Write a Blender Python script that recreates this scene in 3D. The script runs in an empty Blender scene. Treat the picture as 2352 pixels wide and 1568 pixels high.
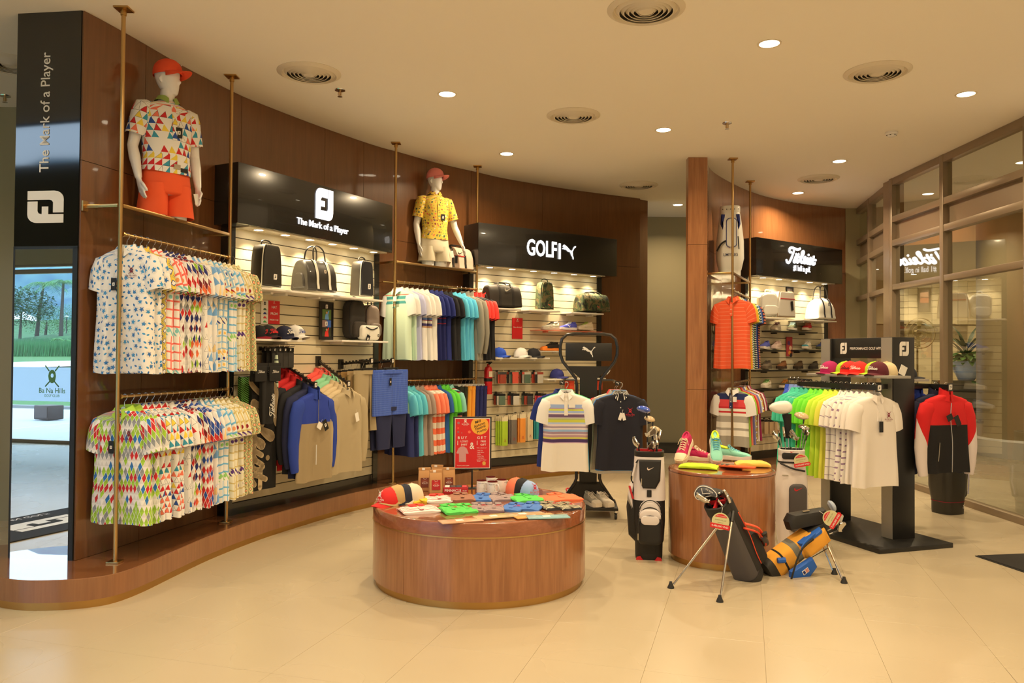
import bpy, bmesh, math, random
from mathutils import Vector, Matrix
R = random.Random(7)
SC = bpy.context.scene
COL = SC.collection
PI = math.pi
# ---------------------------------------------------------------- camera, world, light, exposure
F, EYE, PITCH, ROLL = 1830.0, 1.6, math.radians(1.03), math.radians(0.4)
cd = bpy.data.cameras.new('camera'); cam = bpy.data.objects.new('camera', cd); COL.objects.link(cam)
cd.sensor_width = 36.0; cd.lens = 36.0 * F / 2352.0; cd.clip_end = 900; cd.clip_start = 0.05
_fw = Vector((0, math.cos(PITCH), math.sin(PITCH))); _r0 = Vector((1, 0, 0)); _u0 = _r0.cross(_fw)
_R = _r0 * math.cos(ROLL) + _u0 * math.sin(ROLL); _U = -_r0 * math.sin(ROLL) + _u0 * math.cos(ROLL)
_m = Matrix((_R, _U, -_fw)).transposed().to_4x4(); _m.translation = (0, 0, EYE)
cam.matrix_world = _m
SC.camera = cam
SC.view_settings.view_transform = 'Standard'; SC.view_settings.look = 'None'
SC.view_settings.exposure = 0.12; SC.view_settings.gamma = 1.0; SC.view_settings.use_curve_mapping = False
wd = bpy.data.worlds.new('overcast_sky'); SC.world = wd; wd.use_nodes = True
wd.node_tree.nodes['Background'].inputs[0].default_value = (0.58, 0.78, 1.0, 1)
wd.node_tree.nodes['Background'].inputs[1].default_value = 5.0
WARM = (1.0, 0.76, 0.46)          # colour of the ceiling lamps
LAMP_W, SPOT_W = 32.0, 4.6       # power of a ceiling downlight / of a display soffit spot

def px(x, y, z):
    """point at height z that stands at this place of the 2352x1568 frame"""
    d = _fw + _R * ((x - 1176) / F) - _U * ((y - 784) / F)
    t = (z - EYE) / d.z
    return Vector((0, 0, EYE)) + d * t
def pd(x, y, depth):
    """point at distance depth (along +Y)"""
    d = _fw + _R * ((x - 1176) / F) - _U * ((y - 784) / F)
    return Vector((0, 0, EYE)) + d * (depth / d.y)

# ---------------------------------------------------------------- object helpers
def link(name, data, parent=None, mat=None, M=None):
    o = bpy.data.objects.new(name, data); COL.objects.link(o)
    if mat is not None and data is not None and hasattr(data, 'materials') and len(data.materials) == 0:
        data.materials.append(mat)
    if parent is not None: o.parent = parent
    if M is not None: o.matrix_local = M
    return o
def tag(o, label=None, cat=None, group=None, kind=None):
    if label: o['label'] = label
    if cat: o['category'] = cat
    if group: o['group'] = group
    if kind: o['kind'] = kind
    return o
def thing(name, label, cat, loc=(0, 0, 0), rz=0.0, group=None, M=None):
    o = bpy.data.objects.new(name, None); COL.objects.link(o); o.empty_display_size = 0.05
    o.matrix_local = M if M is not None else Matrix.Translation(Vector(loc)) @ Matrix.Rotation(rz, 4, 'Z')
    return tag(o, label, cat, group)
def struct(name, o=None):
    if o is None:
        o = bpy.data.objects.new(name, None); COL.objects.link(o); o.empty_display_size = 0.05
    o['kind'] = 'structure'; return o
def dup(root, M, label=None, group=None):
    r = root.copy(); COL.objects.link(r); r.matrix_local = M
    if label: r['label'] = label
    if group: r['group'] = group
    for ch in list(root.children):
        c = ch.copy(); COL.objects.link(c); c.parent = r
        for g in list(ch.children):
            e = g.copy(); COL.objects.link(e); e.parent = c
    return r
def T(x=0, y=0, z=0): return Matrix.Translation((x, y, z))
def RZ(a): return Matrix.Rotation(a, 4, 'Z')
def RX(a): return Matrix.Rotation(a, 4, 'X')
def RY(a): return Matrix.Rotation(a, 4, 'Y')
def S3(x, y, z): return Matrix.Diagonal((x, y, z, 1))
def rad(a): return math.radians(a)

class MB:
    """collects shapes and builds ONE mesh; uv (metres) and material slot are kept per face"""
    def __init__(s): s.v = []; s.f = []; s.uv = []; s.mi = []
    def add(s, vs, fs, uvs=None, mi=0, M=None):
        b = len(s.v)
        for p in vs:
            p = Vector(p)
            s.v.append(M @ p if M is not None else p)
        for k, f in enumerate(fs):
            s.f.append([b + i for i in f]); s.mi.append(mi)
            if uvs: s.uv.append(uvs[k])
            else:
                a = [Vector(vs[i]) for i in f]
                n = (a[1] - a[0]).cross(a[2] - a[1])
                ax = max(range(3), key=lambda i: abs(n[i]))
                s.uv.append([(p.y, p.z) if ax == 0 else ((p.x, p.z) if ax == 1 else (p.x, p.y)) for p in a])
        return s
    def box(s, c, d, M=None, mi=0, rot=None):
        x, y, z = d[0] / 2, d[1] / 2, d[2] / 2
        v = [Vector((sx * x, sy * y, sz * z)) for sz in (-1, 1) for sy in (-1, 1) for sx in (-1, 1)]
        if rot is not None: v = [rot @ p for p in v]
        v = [p + Vector(c) for p in v]
        return s.add(v, [(0, 2, 3, 1), (4, 5, 7, 6), (0, 1, 5, 4), (2, 6, 7, 3), (0, 4, 6, 2), (1, 3, 7, 5)], None, mi, M)
    def span(s, a, b, M=None, mi=0):
        return s.box([(a[i] + b[i]) / 2 for i in range(3)], [abs(b[i] - a[i]) for i in range(3)], M, mi)
    def loft(s, rings, cap0=True, cap1=True, closed=True, M=None, mi=0, uvs=None):
        n = len(rings[0]); vs = [p for r in rings for p in r]; fs = []; uv = []
        # arc-length uv
        U = []
        for r in rings:
            a = [0.0]
            for i in range(1, n + 1): a.append(a[-1] + (Vector(r[i % n]) - Vector(r[i - 1])).length)
            U.append(a)
        W = [0.0]
        for k in range(1, len(rings)):
            W.append(W[-1] + sum((Vector(rings[k][i]) - Vector(rings[k - 1][i])).length for i in range(0, n, max(1, n // 6))) / len(range(0, n, max(1, n // 6))))
        m = n if closed else n - 1
        for k in range(len(rings) - 1):
            for i in range(m):
                j = (i + 1) % n
                fs.append((k * n + i, k * n + j, (k + 1) * n + j, (k + 1) * n + i))
                uv.append([(U[k][i], -W[k]), (U[k][i + 1], -W[k]), (U[k + 1][i + 1], -W[k + 1]), (U[k + 1][i], -W[k + 1])])
        if cap0: fs.append(tuple(range(n - 1, -1, -1))); uv.append([(U[0][i], 0) for i in range(n - 1, -1, -1)])
        if cap1:
            b = (len(rings) - 1) * n
            fs.append(tuple(b + i for i in range(n))); uv.append([(U[-1][i], -W[-1]) for i in range(n)])
        return s.add(vs, fs, uv, mi, M)
    def tube(s, pts, r, n=8, M=None, mi=0, cap=True, flat=1.0):
        pts = [Vector(p) for p in pts]; rings = []
        rs = r if isinstance(r, (list, tuple)) else [r] * len(pts)
        up = None
        for i, p in enumerate(pts):
            t = (pts[min(i + 1, len(pts) - 1)] - pts[max(i - 1, 0)])
            t = t.normalized() if t.length > 1e-9 else Vector((0, 0, 1))
            if up is None:
                up = Vector((0, 0, 1)) if abs(t.z) < 0.9 else Vector((0, 1, 0))
            a = t.cross(up)
            a = a.normalized() if a.length > 1e-6 else t.orthogonal().normalized()
            b = a.cross(t).normalized(); up = b
            rings.append([p + a * (rs[i] * math.cos(2 * PI * k / n)) + b * (rs[i] * flat * math.sin(2 * PI * k / n)) for k in range(n)])
        return s.loft(rings, cap, cap, True, M, mi)
    def lathe(s, prof, n=24, M=None, mi=0, cap0=True, cap1=True, sx=1.0, sy=1.0):
        rings = [[(r * sx * math.cos(2 * PI * k / n), r * sy * math.sin(2 * PI * k / n), z) for k in range(n)] for r, z in prof]
        return s.loft(rings, cap0, cap1, True, M, mi)
    def prism(s, poly, d0, d1, M=None, mi=0):
        """poly in x,z plane; extruded along y from d0 to d1"""
        n = len(poly)
        v = [(x, d0, z) for x, z in poly] + [(x, d1, z) for x, z in poly]
        f = [tuple(range(n)), tuple(range(2 * n - 1, n - 1, -1))]
        f += [(i, n + i, n + (i + 1) % n, (i + 1) % n) for i in range(n)]
        return s.add(v, f, None, mi, M)
    def build(s, name, mat, parent=None, M=None, smooth=True, bevel=0.0, seg=2, solid=0.0, sub=0, auto=35):
        me = bpy.data.meshes.new(name)
        me.from_pydata([tuple(p) for p in s.v], [], s.f)
        mats = mat if isinstance(mat, (list, tuple)) else [mat]
        for m in mats: me.materials.append(m)
        ul = me.uv_layers.new(name='UVMap'); k = 0
        flat = [c for f in s.uv for p in f for c in p]
        if len(flat) == 2 * len(me.loops): ul.data.foreach_set('uv', flat)
        me.polygons.foreach_set('material_index', s.mi)
        bm = bmesh.new(); bm.from_mesh(me)
        bmesh.ops.recalc_face_normals(bm, faces=bm.faces)
        if bevel > 0:
            ed = [e for e in bm.edges if len(e.link_faces) == 2 and e.calc_face_angle(0) > 0.5]
            bmesh.ops.bevel(bm, geom=ed, offset=bevel, segments=seg, profile=0.5, affect='EDGES', clamp_overlap=True)
        bm.to_mesh(me); bm.free()
        if smooth:
            me.polygons.foreach_set('use_smooth', [True] * len(me.polygons))
            try: me.set_sharp_from_angle(angle=rad(auto))
            except Exception: pass
        me.update()
        o = link(name, me, parent, None, M)
        if solid: 
            md = o.modifiers.new('thickness', 'SOLIDIFY'); md.thickness = solid; md.offset = 0
        if sub:
            md = o.modifiers.new('smooth', 'SUBSURF'); md.levels = md.render_levels = sub
        return o

def arc(cx, cz, r, a0, a1, n=8):
    return [(cx + r * math.cos(rad(a0 + (a1 - a0) * i / n)), cz + r * math.sin(rad(a0 + (a1 - a0) * i / n))) for i in range(n + 1)]
def rrect(x0, z0, x1, z1, r, n=5):
    r = min(r, abs(x1 - x0) / 2 - 1e-4, abs(z1 - z0) / 2 - 1e-4)
    return arc(x1 - r, z0 + r, r, -90, 0, n) + arc(x1 - r, z1 - r, r, 0, 90, n) + arc(x0 + r, z1 - r, r, 90, 180, n) + arc(x0 + r, z0 + r, r, 180, 270, n)
def smooth_path(pts, n=8, closed=False):
    P = [Vector(p) for p in pts]; out = []; m = len(P)
    rng = range(m) if closed else range(m - 1)
    for i in rng:
        if closed: a, b, c, d = P[(i - 1) % m], P[i], P[(i + 1) % m], P[(i + 2) % m]
        else: a, b, c, d = P[max(i - 1, 0)], P[i], P[i + 1], P[min(i + 2, m - 1)]
        for k in range(n):
            t = k / n
            out.append(0.5 * ((2 * b) + (c - a) * t + (2 * a - 5 * b + 4 * c - d) * t * t + (3 * b - a - 3 * c + d) * t ** 3))
    if not closed: out.append(P[-1])
    return out

# ---------------------------------------------------------------- materials
def srgb(r, g, b):
    def c(u):
        u /= 255.0
        return u / 12.92 if u <= 0.04045 else ((u + 0.055) / 1.055) ** 2.4
    return (c(r), c(g), c(b), 1)
class NT:
    """tiny expression layer over shader nodes"""
    def __init__(s, mat): s.t = mat.node_tree; s.N = s.t.nodes; s.L = s.t.links
    def node(s, typ, **kw):
        n = s.N.new(typ)
        for k, v in kw.items(): setattr(n, k, v)
        return n
    def put(s, sock, val):
        if isinstance(val, E_): s.L.new(val.s, sock)
        elif isinstance(val, bpy.types.NodeSocket): s.L.new(val, sock)
        else: sock.default_value = val
class E_:
    def __init__(s, nt, sock): s.n = nt; s.s = sock
    def _m(s, op, *a):
        m = s.n.node('ShaderNodeMath', operation=op)
        for i, v in enumerate(a): s.n.put(m.inputs[i], v)
        return E_(s.n, m.outputs[0])
    def __add__(s, o): return s._m('ADD', s, o)
    def __radd__(s, o): return s._m('ADD', o, s)
    def __sub__(s, o): return s._m('SUBTRACT', s, o)
    def __rsub__(s, o): return s._m('SUBTRACT', o, s)
    def __mul__(s, o): return s._m('MULTIPLY', s, o)
    def __rmul__(s, o): return s._m('MULTIPLY', o, s)
    def __truediv__(s, o): return s._m('DIVIDE', s, o)
    def floor(s): return s._m('FLOOR', s)
    def fract(s): return s._m('FRACT', s)
    def abs(s): return s._m('ABSOLUTE', s)
    def sin(s): return s._m('SINE', s)
    def lt(s, o): return s._m('LESS_THAN', s, o)
    def gt(s, o): return s._m('GREATER_THAN', s, o)
    def mn(s, o): return s._m('MINIMUM', s, o)
    def mx(s, o): return s._m('MAXIMUM', s, o)
    def mod(s, o): return s._m('FLOORED_MODULO', s, o)
    def sqrt(s): return s._m('SQRT', s)
def mat(name, col=(0.5, 0.5, 0.5, 1), rough=0.6, metal=0.0, coat=0.0, spec=None, emis=None, estr=0.0, sheen=0.0, bump=None, alpha=None, coat_r=0.03):
    m = bpy.data.materials.new(name); m.use_nodes = True
    b = m.node_tree.nodes['Principled BSDF']
    if len(col) == 3: col = (*col, 1)
    b.inputs['Base Color'].default_value = col; b.inputs['Roughness'].default_value = rough; b.inputs['Metallic'].default_value = metal
    b.inputs['Coat Weight'].default_value = coat; b.inputs['Coat Roughness'].default_value = coat_r
    if spec is not None: b.inputs['Specular IOR Level'].default_value = spec
    if emis: b.inputs['Emission Color'].default_value = (*emis[:3], 1); b.inputs['Emission Strength'].default_value = estr
    if sheen: b.inputs['Sheen Weight'].default_value = sheen
    nt = NT(m)
    if bump:
        sc, st = bump
        tc = nt.node('ShaderNodeTexCoord'); nz = nt.node('ShaderNodeTexNoise'); nz.inputs['Scale'].default_value = sc; nz.inputs['Detail'].default_value = 4
        nt.L.new(tc.outputs['Object'], nz.inputs['Vector'])
        bp = nt.node('ShaderNodeBump'); bp.inputs['Strength'].default_value = st; bp.inputs['Distance'].default_value = 0.01
        nt.L.new(nz.outputs['Fac'], bp.inputs['Height']); nt.L.new(bp.outputs['Normal'], b.inputs['Normal'])
    return m
def uvxy(nt, space='UV'):
    tc = nt.node('ShaderNodeTexCoord'); sp = nt.node('ShaderNodeSeparateXYZ')
    nt.L.new(tc.outputs[space], sp.inputs[0])
    return E_(nt, sp.outputs[0]), E_(nt, sp.outputs[1]), E_(nt, sp.outputs[2])
def comb(nt, x, y, z=0.0):
    c = nt.node('ShaderNodeCombineXYZ')
    for i, v in enumerate((x, y, z)): nt.put(c.inputs[i], v)
    return c.outputs[0]
def h2(nt, i, j, seed=0.0):
    w = nt.node('ShaderNodeTexWhiteNoise', noise_dimensions='3D'); nt.L.new(comb(nt, i, j, seed), w.inputs['Vector'])
    return E_(nt, w.outputs['Value'])
def mixc(nt, fac, a, b):
    m = nt.node('ShaderNodeMix', data_type='RGBA'); nt.put(m.inputs[0], fac)
    nt.put(m.inputs[6], a); nt.put(m.inputs[7], b)
    return m.outputs[2]
def pal(nt, fac, cols):
    r = nt.node('ShaderNodeValToRGB'); r.color_ramp.interpolation = 'CONSTANT'
    el = r.color_ramp.elements
    while len(el) < len(cols): el.new(0.5)
    tot = float(sum(w for _, w in cols)); a = 0.0
    for k, (c, w) in enumerate(cols):
        el[k].position = a / tot; el[k].color = c; a += w
    nt.put(r.inputs[0], fac)
    return r.outputs[0]
def base_of(m): return m.node_tree.nodes['Principled BSDF'].inputs['Base Color']
MATS = {}
def plain(col, rough=0.85, key=None, **kw):
    """fabric-like plain material from an sRGB triple, cached"""
    k = ('plain', tuple(col), rough, tuple(sorted(kw.items())))
    if k not in MATS: MATS[k] = mat('cloth_%d_%d_%d' % tuple(col), C(*col), rough, **kw)
    return MATS[k]
# ---------------------------------------------------------------- shell materials
CEIL = 3.95
def wood_mat(name, c1, c2, horizontal=False, rough=0.35, coat=0.6):
    m = mat(name, c1, rough, coat=coat, coat_r=0.04); nt = NT(m)
    tc = nt.node('ShaderNodeTexCoord'); mp = nt.node('ShaderNodeMapping')
    mp.inputs['Scale'].default_value = (1.2, 22, 22) if horizontal else (22, 22, 1.2)
    nt.L.new(tc.outputs['Object'], mp.inputs[0])
    n1 = nt.node('ShaderNodeTexNoise'); n1.inputs['Scale'].default_value = 2.2; n1.inputs['Detail'].default_value = 6; n1.inputs['Distortion'].default_value = 0.6
    nt.L.new(mp.outputs[0], n1.inputs['Vector'])
    mp2 = nt.node('ShaderNodeMapping'); mp2.inputs['Scale'].default_value = (0.7, 5, 5) if horizontal else (5, 5, 0.7); nt.L.new(tc.outputs['Object'], mp2.inputs[0])
    n2 = nt.node('ShaderNodeTexNoise'); n2.inputs['Scale'].default_value = 1.3; n2.inputs['Distortion'].default_value = 1.5; nt.L.new(mp2.outputs[0], n2.inputs['Vector'])
    f = E_(nt, n1.outputs['Fac']) * 0.6 + E_(nt, n2.outputs['Fac']) * 0.4
    r = nt.node('ShaderNodeValToRGB'); r.color_ramp.elements[0].position = 0.36; r.color_ramp.elements[1].position = 0.64
    r.color_ramp.elements[0].color = c1; r.color_ramp.elements[1].color = c2
    nt.L.new(f.s, r.inputs[0]); nt.L.new(r.outputs[0], base_of(m))
    return m
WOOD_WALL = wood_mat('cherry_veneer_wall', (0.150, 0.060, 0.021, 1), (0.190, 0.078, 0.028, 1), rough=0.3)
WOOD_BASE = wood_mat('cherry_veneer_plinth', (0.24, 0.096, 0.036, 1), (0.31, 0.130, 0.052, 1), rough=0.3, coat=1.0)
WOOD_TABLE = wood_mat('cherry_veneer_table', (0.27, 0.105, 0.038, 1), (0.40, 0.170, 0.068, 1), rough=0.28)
WOOD_DARK = mat('dark_cherry_hanger', (0.10, 0.018, 0.012, 1), 0.35, coat=0.4)
GOLD = mat('brushed_brass', (0.55, 0.36, 0.15, 1), 0.28, metal=1.0)
BRASS_BASE = mat('brass_kick_strip', (0.50, 0.30, 0.10, 1), 0.32, metal=1.0)
CHROME = mat('chrome', (0.75, 0.75, 0.75, 1), 0.12, metal=1.0)
BLACK_GLOSS = mat('black_gloss_panel', (0.012, 0.012, 0.012, 1), 0.25, coat=0.5)
BLACK_MIRROR = mat('black_glass_panel', (0.004, 0.004, 0.004, 1), 0.05, spec=1.0)
BLACK = mat('black_satin', (0.012, 0.012, 0.012, 1), 0.4)
BLACKMETAL = mat('black_metal', (0.014, 0.014, 0.014, 1), 0.28, coat=0.3)
SILVER = mat('silver_laminate', (0.42, 0.40, 0.36, 1), 0.38, metal=0.5)
WHITE = mat('white_laminate', (0.80, 0.78, 0.72, 1), 0.45)
WHITEP = mat('white_paint', (0.78, 0.76, 0.72, 1), 0.5)
GROOVE = mat('slat_groove_shadow_gap', (0.05, 0.04, 0.03, 1), 0.7)
LIT = mat('lit_sign_letters', (1, 1, 1, 1), 0.5, emis=(0.90, 0.93, 1.0), estr=1.6)
PRINTW = mat('white_print', (0.82, 0.80, 0.76, 1), 0.5)
MIRROR = mat('silver_mirror', (0.93, 0.95, 0.96, 1), 0.0, metal=1.0)
RUBBER = mat('black_rubber', (0.02, 0.02, 0.02, 1), 0.6)
def glass_mat(name, tint=(0.93, 0.95, 0.94, 1), refl=0.10):
    m = bpy.data.materials.new(name); m.use_nodes = True; nt = NT(m); nt.N.clear()
    out = nt.node('ShaderNodeOutputMaterial'); tr = nt.node('ShaderNodeBsdfTransparent'); gl = nt.node('ShaderNodeBsdfGlossy')
    tr.inputs[0].default_value = tint; gl.inputs['Roughness'].default_value = 0.0; gl.inputs[0].default_value = (0.9, 0.92, 0.9, 1)
    ge = nt.node('ShaderNodeNewGeometry'); fr = nt.node('ShaderNodeFresnel'); nt.put(fr.inputs[0], 1.5 - E_(nt, ge.outputs['Backfacing']) * 0.8333)
    mx = nt.node('ShaderNodeMixShader'); f = (E_(nt, fr.outputs[0]) * 1.5 + refl * 0.4).mn(1.0)
    nt.L.new(f.s, mx.inputs[0]); nt.L.new(tr.outputs[0], mx.inputs[1]); nt.L.new(gl.outputs[0], mx.inputs[2]); nt.L.new(mx.outputs[0], out.inputs[0])
    return m
GLASS = glass_mat('clear_pane_glass')
SHELFGLASS = glass_mat('shelf_glass', (0.80, 0.88, 0.84, 1), 0.12)
FRAME = mat('bronze_aluminium_frame', (0.30, 0.23, 0.155, 1), 0.38, metal=0.35)

# ---------------------------------------------------------------- floor tiles
def floor_mat():
    m = mat('cream_porcelain_tile', (0.70, 0.62, 0.50, 1), 0.22, spec=0.5); nt = NT(m)
    tc = nt.node('ShaderNodeTexCoord'); n = nt.node('ShaderNodeTexNoise'); n.inputs['Scale'].default_value = 0.7; n.inputs['Detail'].default_value = 3
    ge = nt.node('ShaderNodeNewGeometry')
    nt.L.new(ge.outputs['Position'], n.inputs['Vector'])
    r = nt.node('ShaderNodeValToRGB'); r.color_ramp.elements[0].position = 0.3; r.color_ramp.elements[1].position = 0.7
    r.color_ramp.elements[0].color = (0.475, 0.405, 0.285, 1); r.color_ramp.elements[1].color = (0.515, 0.44, 0.31, 1)
    nt.L.new(n.outputs['Fac'], r.inputs[0]); nt.L.new(r.outputs[0], base_of(m))
    rr = nt.node('ShaderNodeMapRange'); rr.inputs[3].default_value = 0.2; rr.inputs[4].default_value = 0.34
    nt.L.new(n.outputs['Fac'], rr.inputs[0]); nt.L.new(rr.outputs[0], m.node_tree.nodes['Principled BSDF'].inputs['Roughness'])
    return m
FLOOR = floor_mat()
GROUT = mat('tile_grout', (0.36, 0.30, 0.21, 1), 0.8)
floor = MB().span((-13, -1.75, -0.3), (16, 26, -0.003)).build('floor', GROUT, smooth=False); struct('floor', floor)
TA = rad(16.5); tc_, ts_ = math.cos(TA), math.sin(TA); TS = 0.595
def tile_xy(a, b): return (a * tc_ + b * ts_, -a * ts_ + b * tc_)
tmb = MB().box((0, 0, -0.006), (TS - 0.0012, 0.6 - 0.0012, 0.012)); _tm = tmb.build('tile', FLOOR, floor, bevel=0.0006, seg=1, smooth=False)
tmesh = _tm.data; bpy.data.objects.remove(_tm)
cells = []
for i in range(-40, 40):
    for j in range(-30, 50):
        x, y = tile_xy(0.09 + TS * (i + 0.5), 4.12 + 0.6 * (j + 0.5))
        if -12.5 < x < 15.5 and -1.5 < y < 25.5:
            vis = y > 3.2 and abs(x / y) < 0.72
            cells.append((0 if vis else 1, math.hypot(x, y), x, y))
cells.sort(); rest = MB()
for k, (q, d, x, y) in enumerate(cells):
    if k < 290: link('tile', tmesh, floor, None, T(x, y, 0) @ RZ(-TA))
    else: rest.add([Vector(p.co) for p in tmesh.vertices][:0] or [(-.2965, -.299, 0), (.2965, -.299, 0), (.2965, .299, 0), (-.2965, .299, 0)], [(0, 1, 2, 3)], None, 0, T(x, y, 0) @ RZ(-TA))
o = rest.build('floor_tiles_farther_off', FLOOR, floor, smooth=False); o['kind'] = 'stuff'

# ---------------------------------------------------------------- ceiling
CEILM = mat('ceiling_paint', (0.90, 0.84, 0.72, 1), 0.75)
cl = MB().span((-13, 3.2, CEIL), (16, 26, CEIL + 0.2)).span((-3.6, -1.75, CEIL), (16, 3.2, CEIL + 0.2))
struct('ceiling', cl.build('ceiling', CEILM, smooth=False))
# ---------------------------------------------------------------- plain walls
OLIVE = mat('olive_paint', (0.34, 0.29, 0.17, 1), 0.7)
def wallbox(name, a, b, m=OLIVE): return struct(name, MB().span(a, b).build(name, m, smooth=False))
wallbox('wall_back', (-3.2, 13.35, 0), (5.9, 13.6, CEIL))
wallbox('wall_back_left', (-13, 7.6, 0), (-3.25, 7.8, CEIL))
wallbox('wall_rear', (-3.6, -1.75, 0), (5.2, -1.6, 6.4), WHITEP)
wallbox('wall_rear_right', (5.05, -1.75, 0), (5.25, 7.36, CEIL), WHITEP)
wallbox('wall_left', (-13.1, -1.75, 0), (-13, 7.8, 6.4), WHITEP)
wallbox('wall_high_band', (-3.6, -1.75, CEIL), (-3.5, 3.2, 6.4)); wallbox('wall_high_front', (-13, 3.2, CEIL), (-3.5, 3.3, 6.4))
wallbox('ceiling_lobby', (-13.1, -1.75, 6.4), (-3.5, 3.3, 6.55), CEILM)
struct('baseboard_back', MB().span((1.9, 13.30, 0), (5.9, 13.35, 0.16)).span((1.9, 13.29, 0.16), (5.9, 13.35, 0.172)).build('baseboard_back', mat('dark_skirting', (0.05, 0.045, 0.035, 1), 0.5)))

# ---------------------------------------------------------------- curved cherry-wood wall on the left, built of veneer panels
def curve_pts(ctrl, step=0.12):
    p = smooth_path([Vector((x, y, 0)) for x, y in ctrl], 24)
    out = [p[0]]; acc = 0
    for q in p[1:]:
        if (q - out[-1]).length >= step: out.append(q)
    if (p[-1] - out[-1]).length > 0.02: out.append(p[-1])
    return out
def panel_wall(root, pts, seams, zs, thick, m, side=1):
    """pts along the wall (room side); seams: arc-length positions; panels stand side by side with recessed joints"""
    L = [0.0]
    for i in range(1, len(pts)): L.append(L[-1] + (pts[i] - pts[i - 1]).length)
    def at(s):
        for i in range(1, len(pts)):
            if s <= L[i] or i == len(pts) - 1:
                t = (s - L[i - 1]) / max(1e-9, L[i] - L[i - 1]); return pts[i - 1].lerp(pts[i], t)
    def nrm(s):
        d = at(min(s + 0.05, L[-1])) - at(max(s - 0.05, 0)); d.normalize(); return Vector((-d.y, d.x, 0)) * side
    seams = [0.0] + [s for s in seams if s < L[-1] - 0.05] + [L[-1]]
    for a, b in zip(seams[:-1], seams[1:]):
        for z0, z1 in zip(zs[:-1], zs[1:]):
            n = max(2, int((b - a) / 0.12)); g = 0.002
            ss = [a + g + (b - a - 2 * g) * i / n for i in range(n + 1)]
            fr = [at(s) for s in ss]; bk = [at(s) + nrm(s) * 0.02 for s in ss]
            rings = [[(p.x, p.y, z0 + g), (q.x, q.y, z0 + g), (q.x, q.y, z1 - g), (p.x, p.y, z1 - g)] for p, q in zip(fr, bk)]
            MB().loft(rings).build('panel', m, root, auto=25)
    bk = MB(); n = int(L[-1] / 0.12); ss = [L[-1] * i / n for i in range(n + 1)]
    rings = []
    for s in ss:
        p = at(s) + nrm(s) * 0.012; q = at(s) + nrm(s) * thick
        rings.append([(p.x, p.y, zs[0]), (q.x, q.y, zs[0]), (q.x, q.y, zs[-1]), (p.x, p.y, zs[-1])])
    bk.loft(rings).build('backing', BLACK, root, auto=25)
WALL = [(-2.955, 5.43), (-2.90, 5.62), (-2.82, 5.95), (-2.70, 6.49), (-2.50, 7.15), (-2.37, 7.45), (-1.98, 8.20), (-1.56, 8.90), (-1.34, 9.17), (-0.89, 9.74), (-0.47, 10.16), (-0.10, 10.53), (0.70, 11.12), (1.30, 11.48), (1.89, 11.80)]
wl = struct('wall_cherry_curved')
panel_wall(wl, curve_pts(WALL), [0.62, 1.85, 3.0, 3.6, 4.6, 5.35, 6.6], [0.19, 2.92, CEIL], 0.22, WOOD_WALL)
# the wall's free end at the right: flat edge strip
struct('trim_1', MB().box((1.895, 11.90, 0.19 + 1.88), (0.03, 0.30, 3.76), rot=RZ(rad(-58)).to_3x3()).build('trim_1', WOOD_WALL))
# right partition: end face and concave wall behind the Titleist display
WALL2 = [(2.284, 9.35), (2.33, 9.50), (2.40, 9.75), (2.556, 10.10), (2.943, 10.70), (3.385, 11.27), (3.825, 11.71), (4.291, 12.04), (4.709, 12.25), (5.222, 12.47)]
wr = struct('wall_cherry_partition')
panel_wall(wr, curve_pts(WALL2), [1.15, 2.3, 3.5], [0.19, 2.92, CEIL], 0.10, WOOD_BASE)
for z0, z1 in ((0.0, 1.22), (1.22, 2.92), (2.92, CEIL)):
    MB().span((2.06, 9.33, z0 + 0.002), (2.284, 9.45, z1 - 0.002)).build('panel', WOOD_TABLE, wr)
MB().loft([[(2.06, 9.4, z), (2.27, 9.4, z), (2.5, 10.2, z), (3.2, 11.4, z), (5.2, 12.7, z), (5.2, 13.3, z), (2.9, 11.9, z)] for z in (0, CEIL)]).build('core', OLIVE, wr, smooth=False)

# ---------------------------------------------------------------- raised plinth along the left wall
PLAT = [(-3.75, 5.85), (-3.62, 5.42), (-3.42, 5.14), (-3.21, 5.02), (-3.05, 4.965), (-2.93, 4.955), (-2.76, 4.98), (-2.63, 5.03), (-2.525, 5.13), (-2.455, 5.35), (-2.40, 5.74), (-2.32, 6.25), (-2.15, 6.90), (-1.93, 7.47), (-1.72, 7.95), (-1.45, 8.42), (-1.00, 9.05), (-0.45, 9.70), (0.05, 10.20), (0.42, 10.52), (1.1, 10.98), (1.62, 11.30)]
pp = smooth_path([Vector((x, y, 0)) for x, y in PLAT], 6)
back = [Vector((1.8, 11.95, 0)), Vector((0.3, 11.3, 0)), Vector((-1.2, 9.7, 0)), Vector((-2.4, 7.9, 0)), Vector((-3.1, 6.2, 0))]
plat = struct('plinth_left')
ring = pp + back
def offs(pts, d):
    out = []
    for i, p in enumerate(pts):
        t = (pts[min(i + 1, len(pts) - 1)] - pts[max(i - 1, 0)]).normalized(); out.append(p + Vector((-t.y, t.x, 0)) * d)
    return out
top_in = offs(pp, 0.006)
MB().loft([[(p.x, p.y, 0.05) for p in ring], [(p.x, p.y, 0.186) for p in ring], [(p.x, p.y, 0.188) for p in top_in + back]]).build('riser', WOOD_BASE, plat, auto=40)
WOOD_LACQ = wood_mat('cherry_veneer_lacquered_top', (0.22, 0.085, 0.032, 1), (0.29, 0.118, 0.046, 1), True, 0.25, 1.0)
WOOD_LACQ.node_tree.nodes['Principled BSDF'].inputs['Coat IOR'].default_value = 2.1; WOOD_LACQ.node_tree.nodes['Principled BSDF'].inputs['Coat Roughness'].default_value = .01
MB().loft([[(p.x, p.y, 0.188) for p in top_in + back], [(p.x, p.y, 0.19) for p in top_in + back]], False).build('deck', WOOD_LACQ, plat, auto=40)
kick = offs(pp, 0.012)
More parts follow.
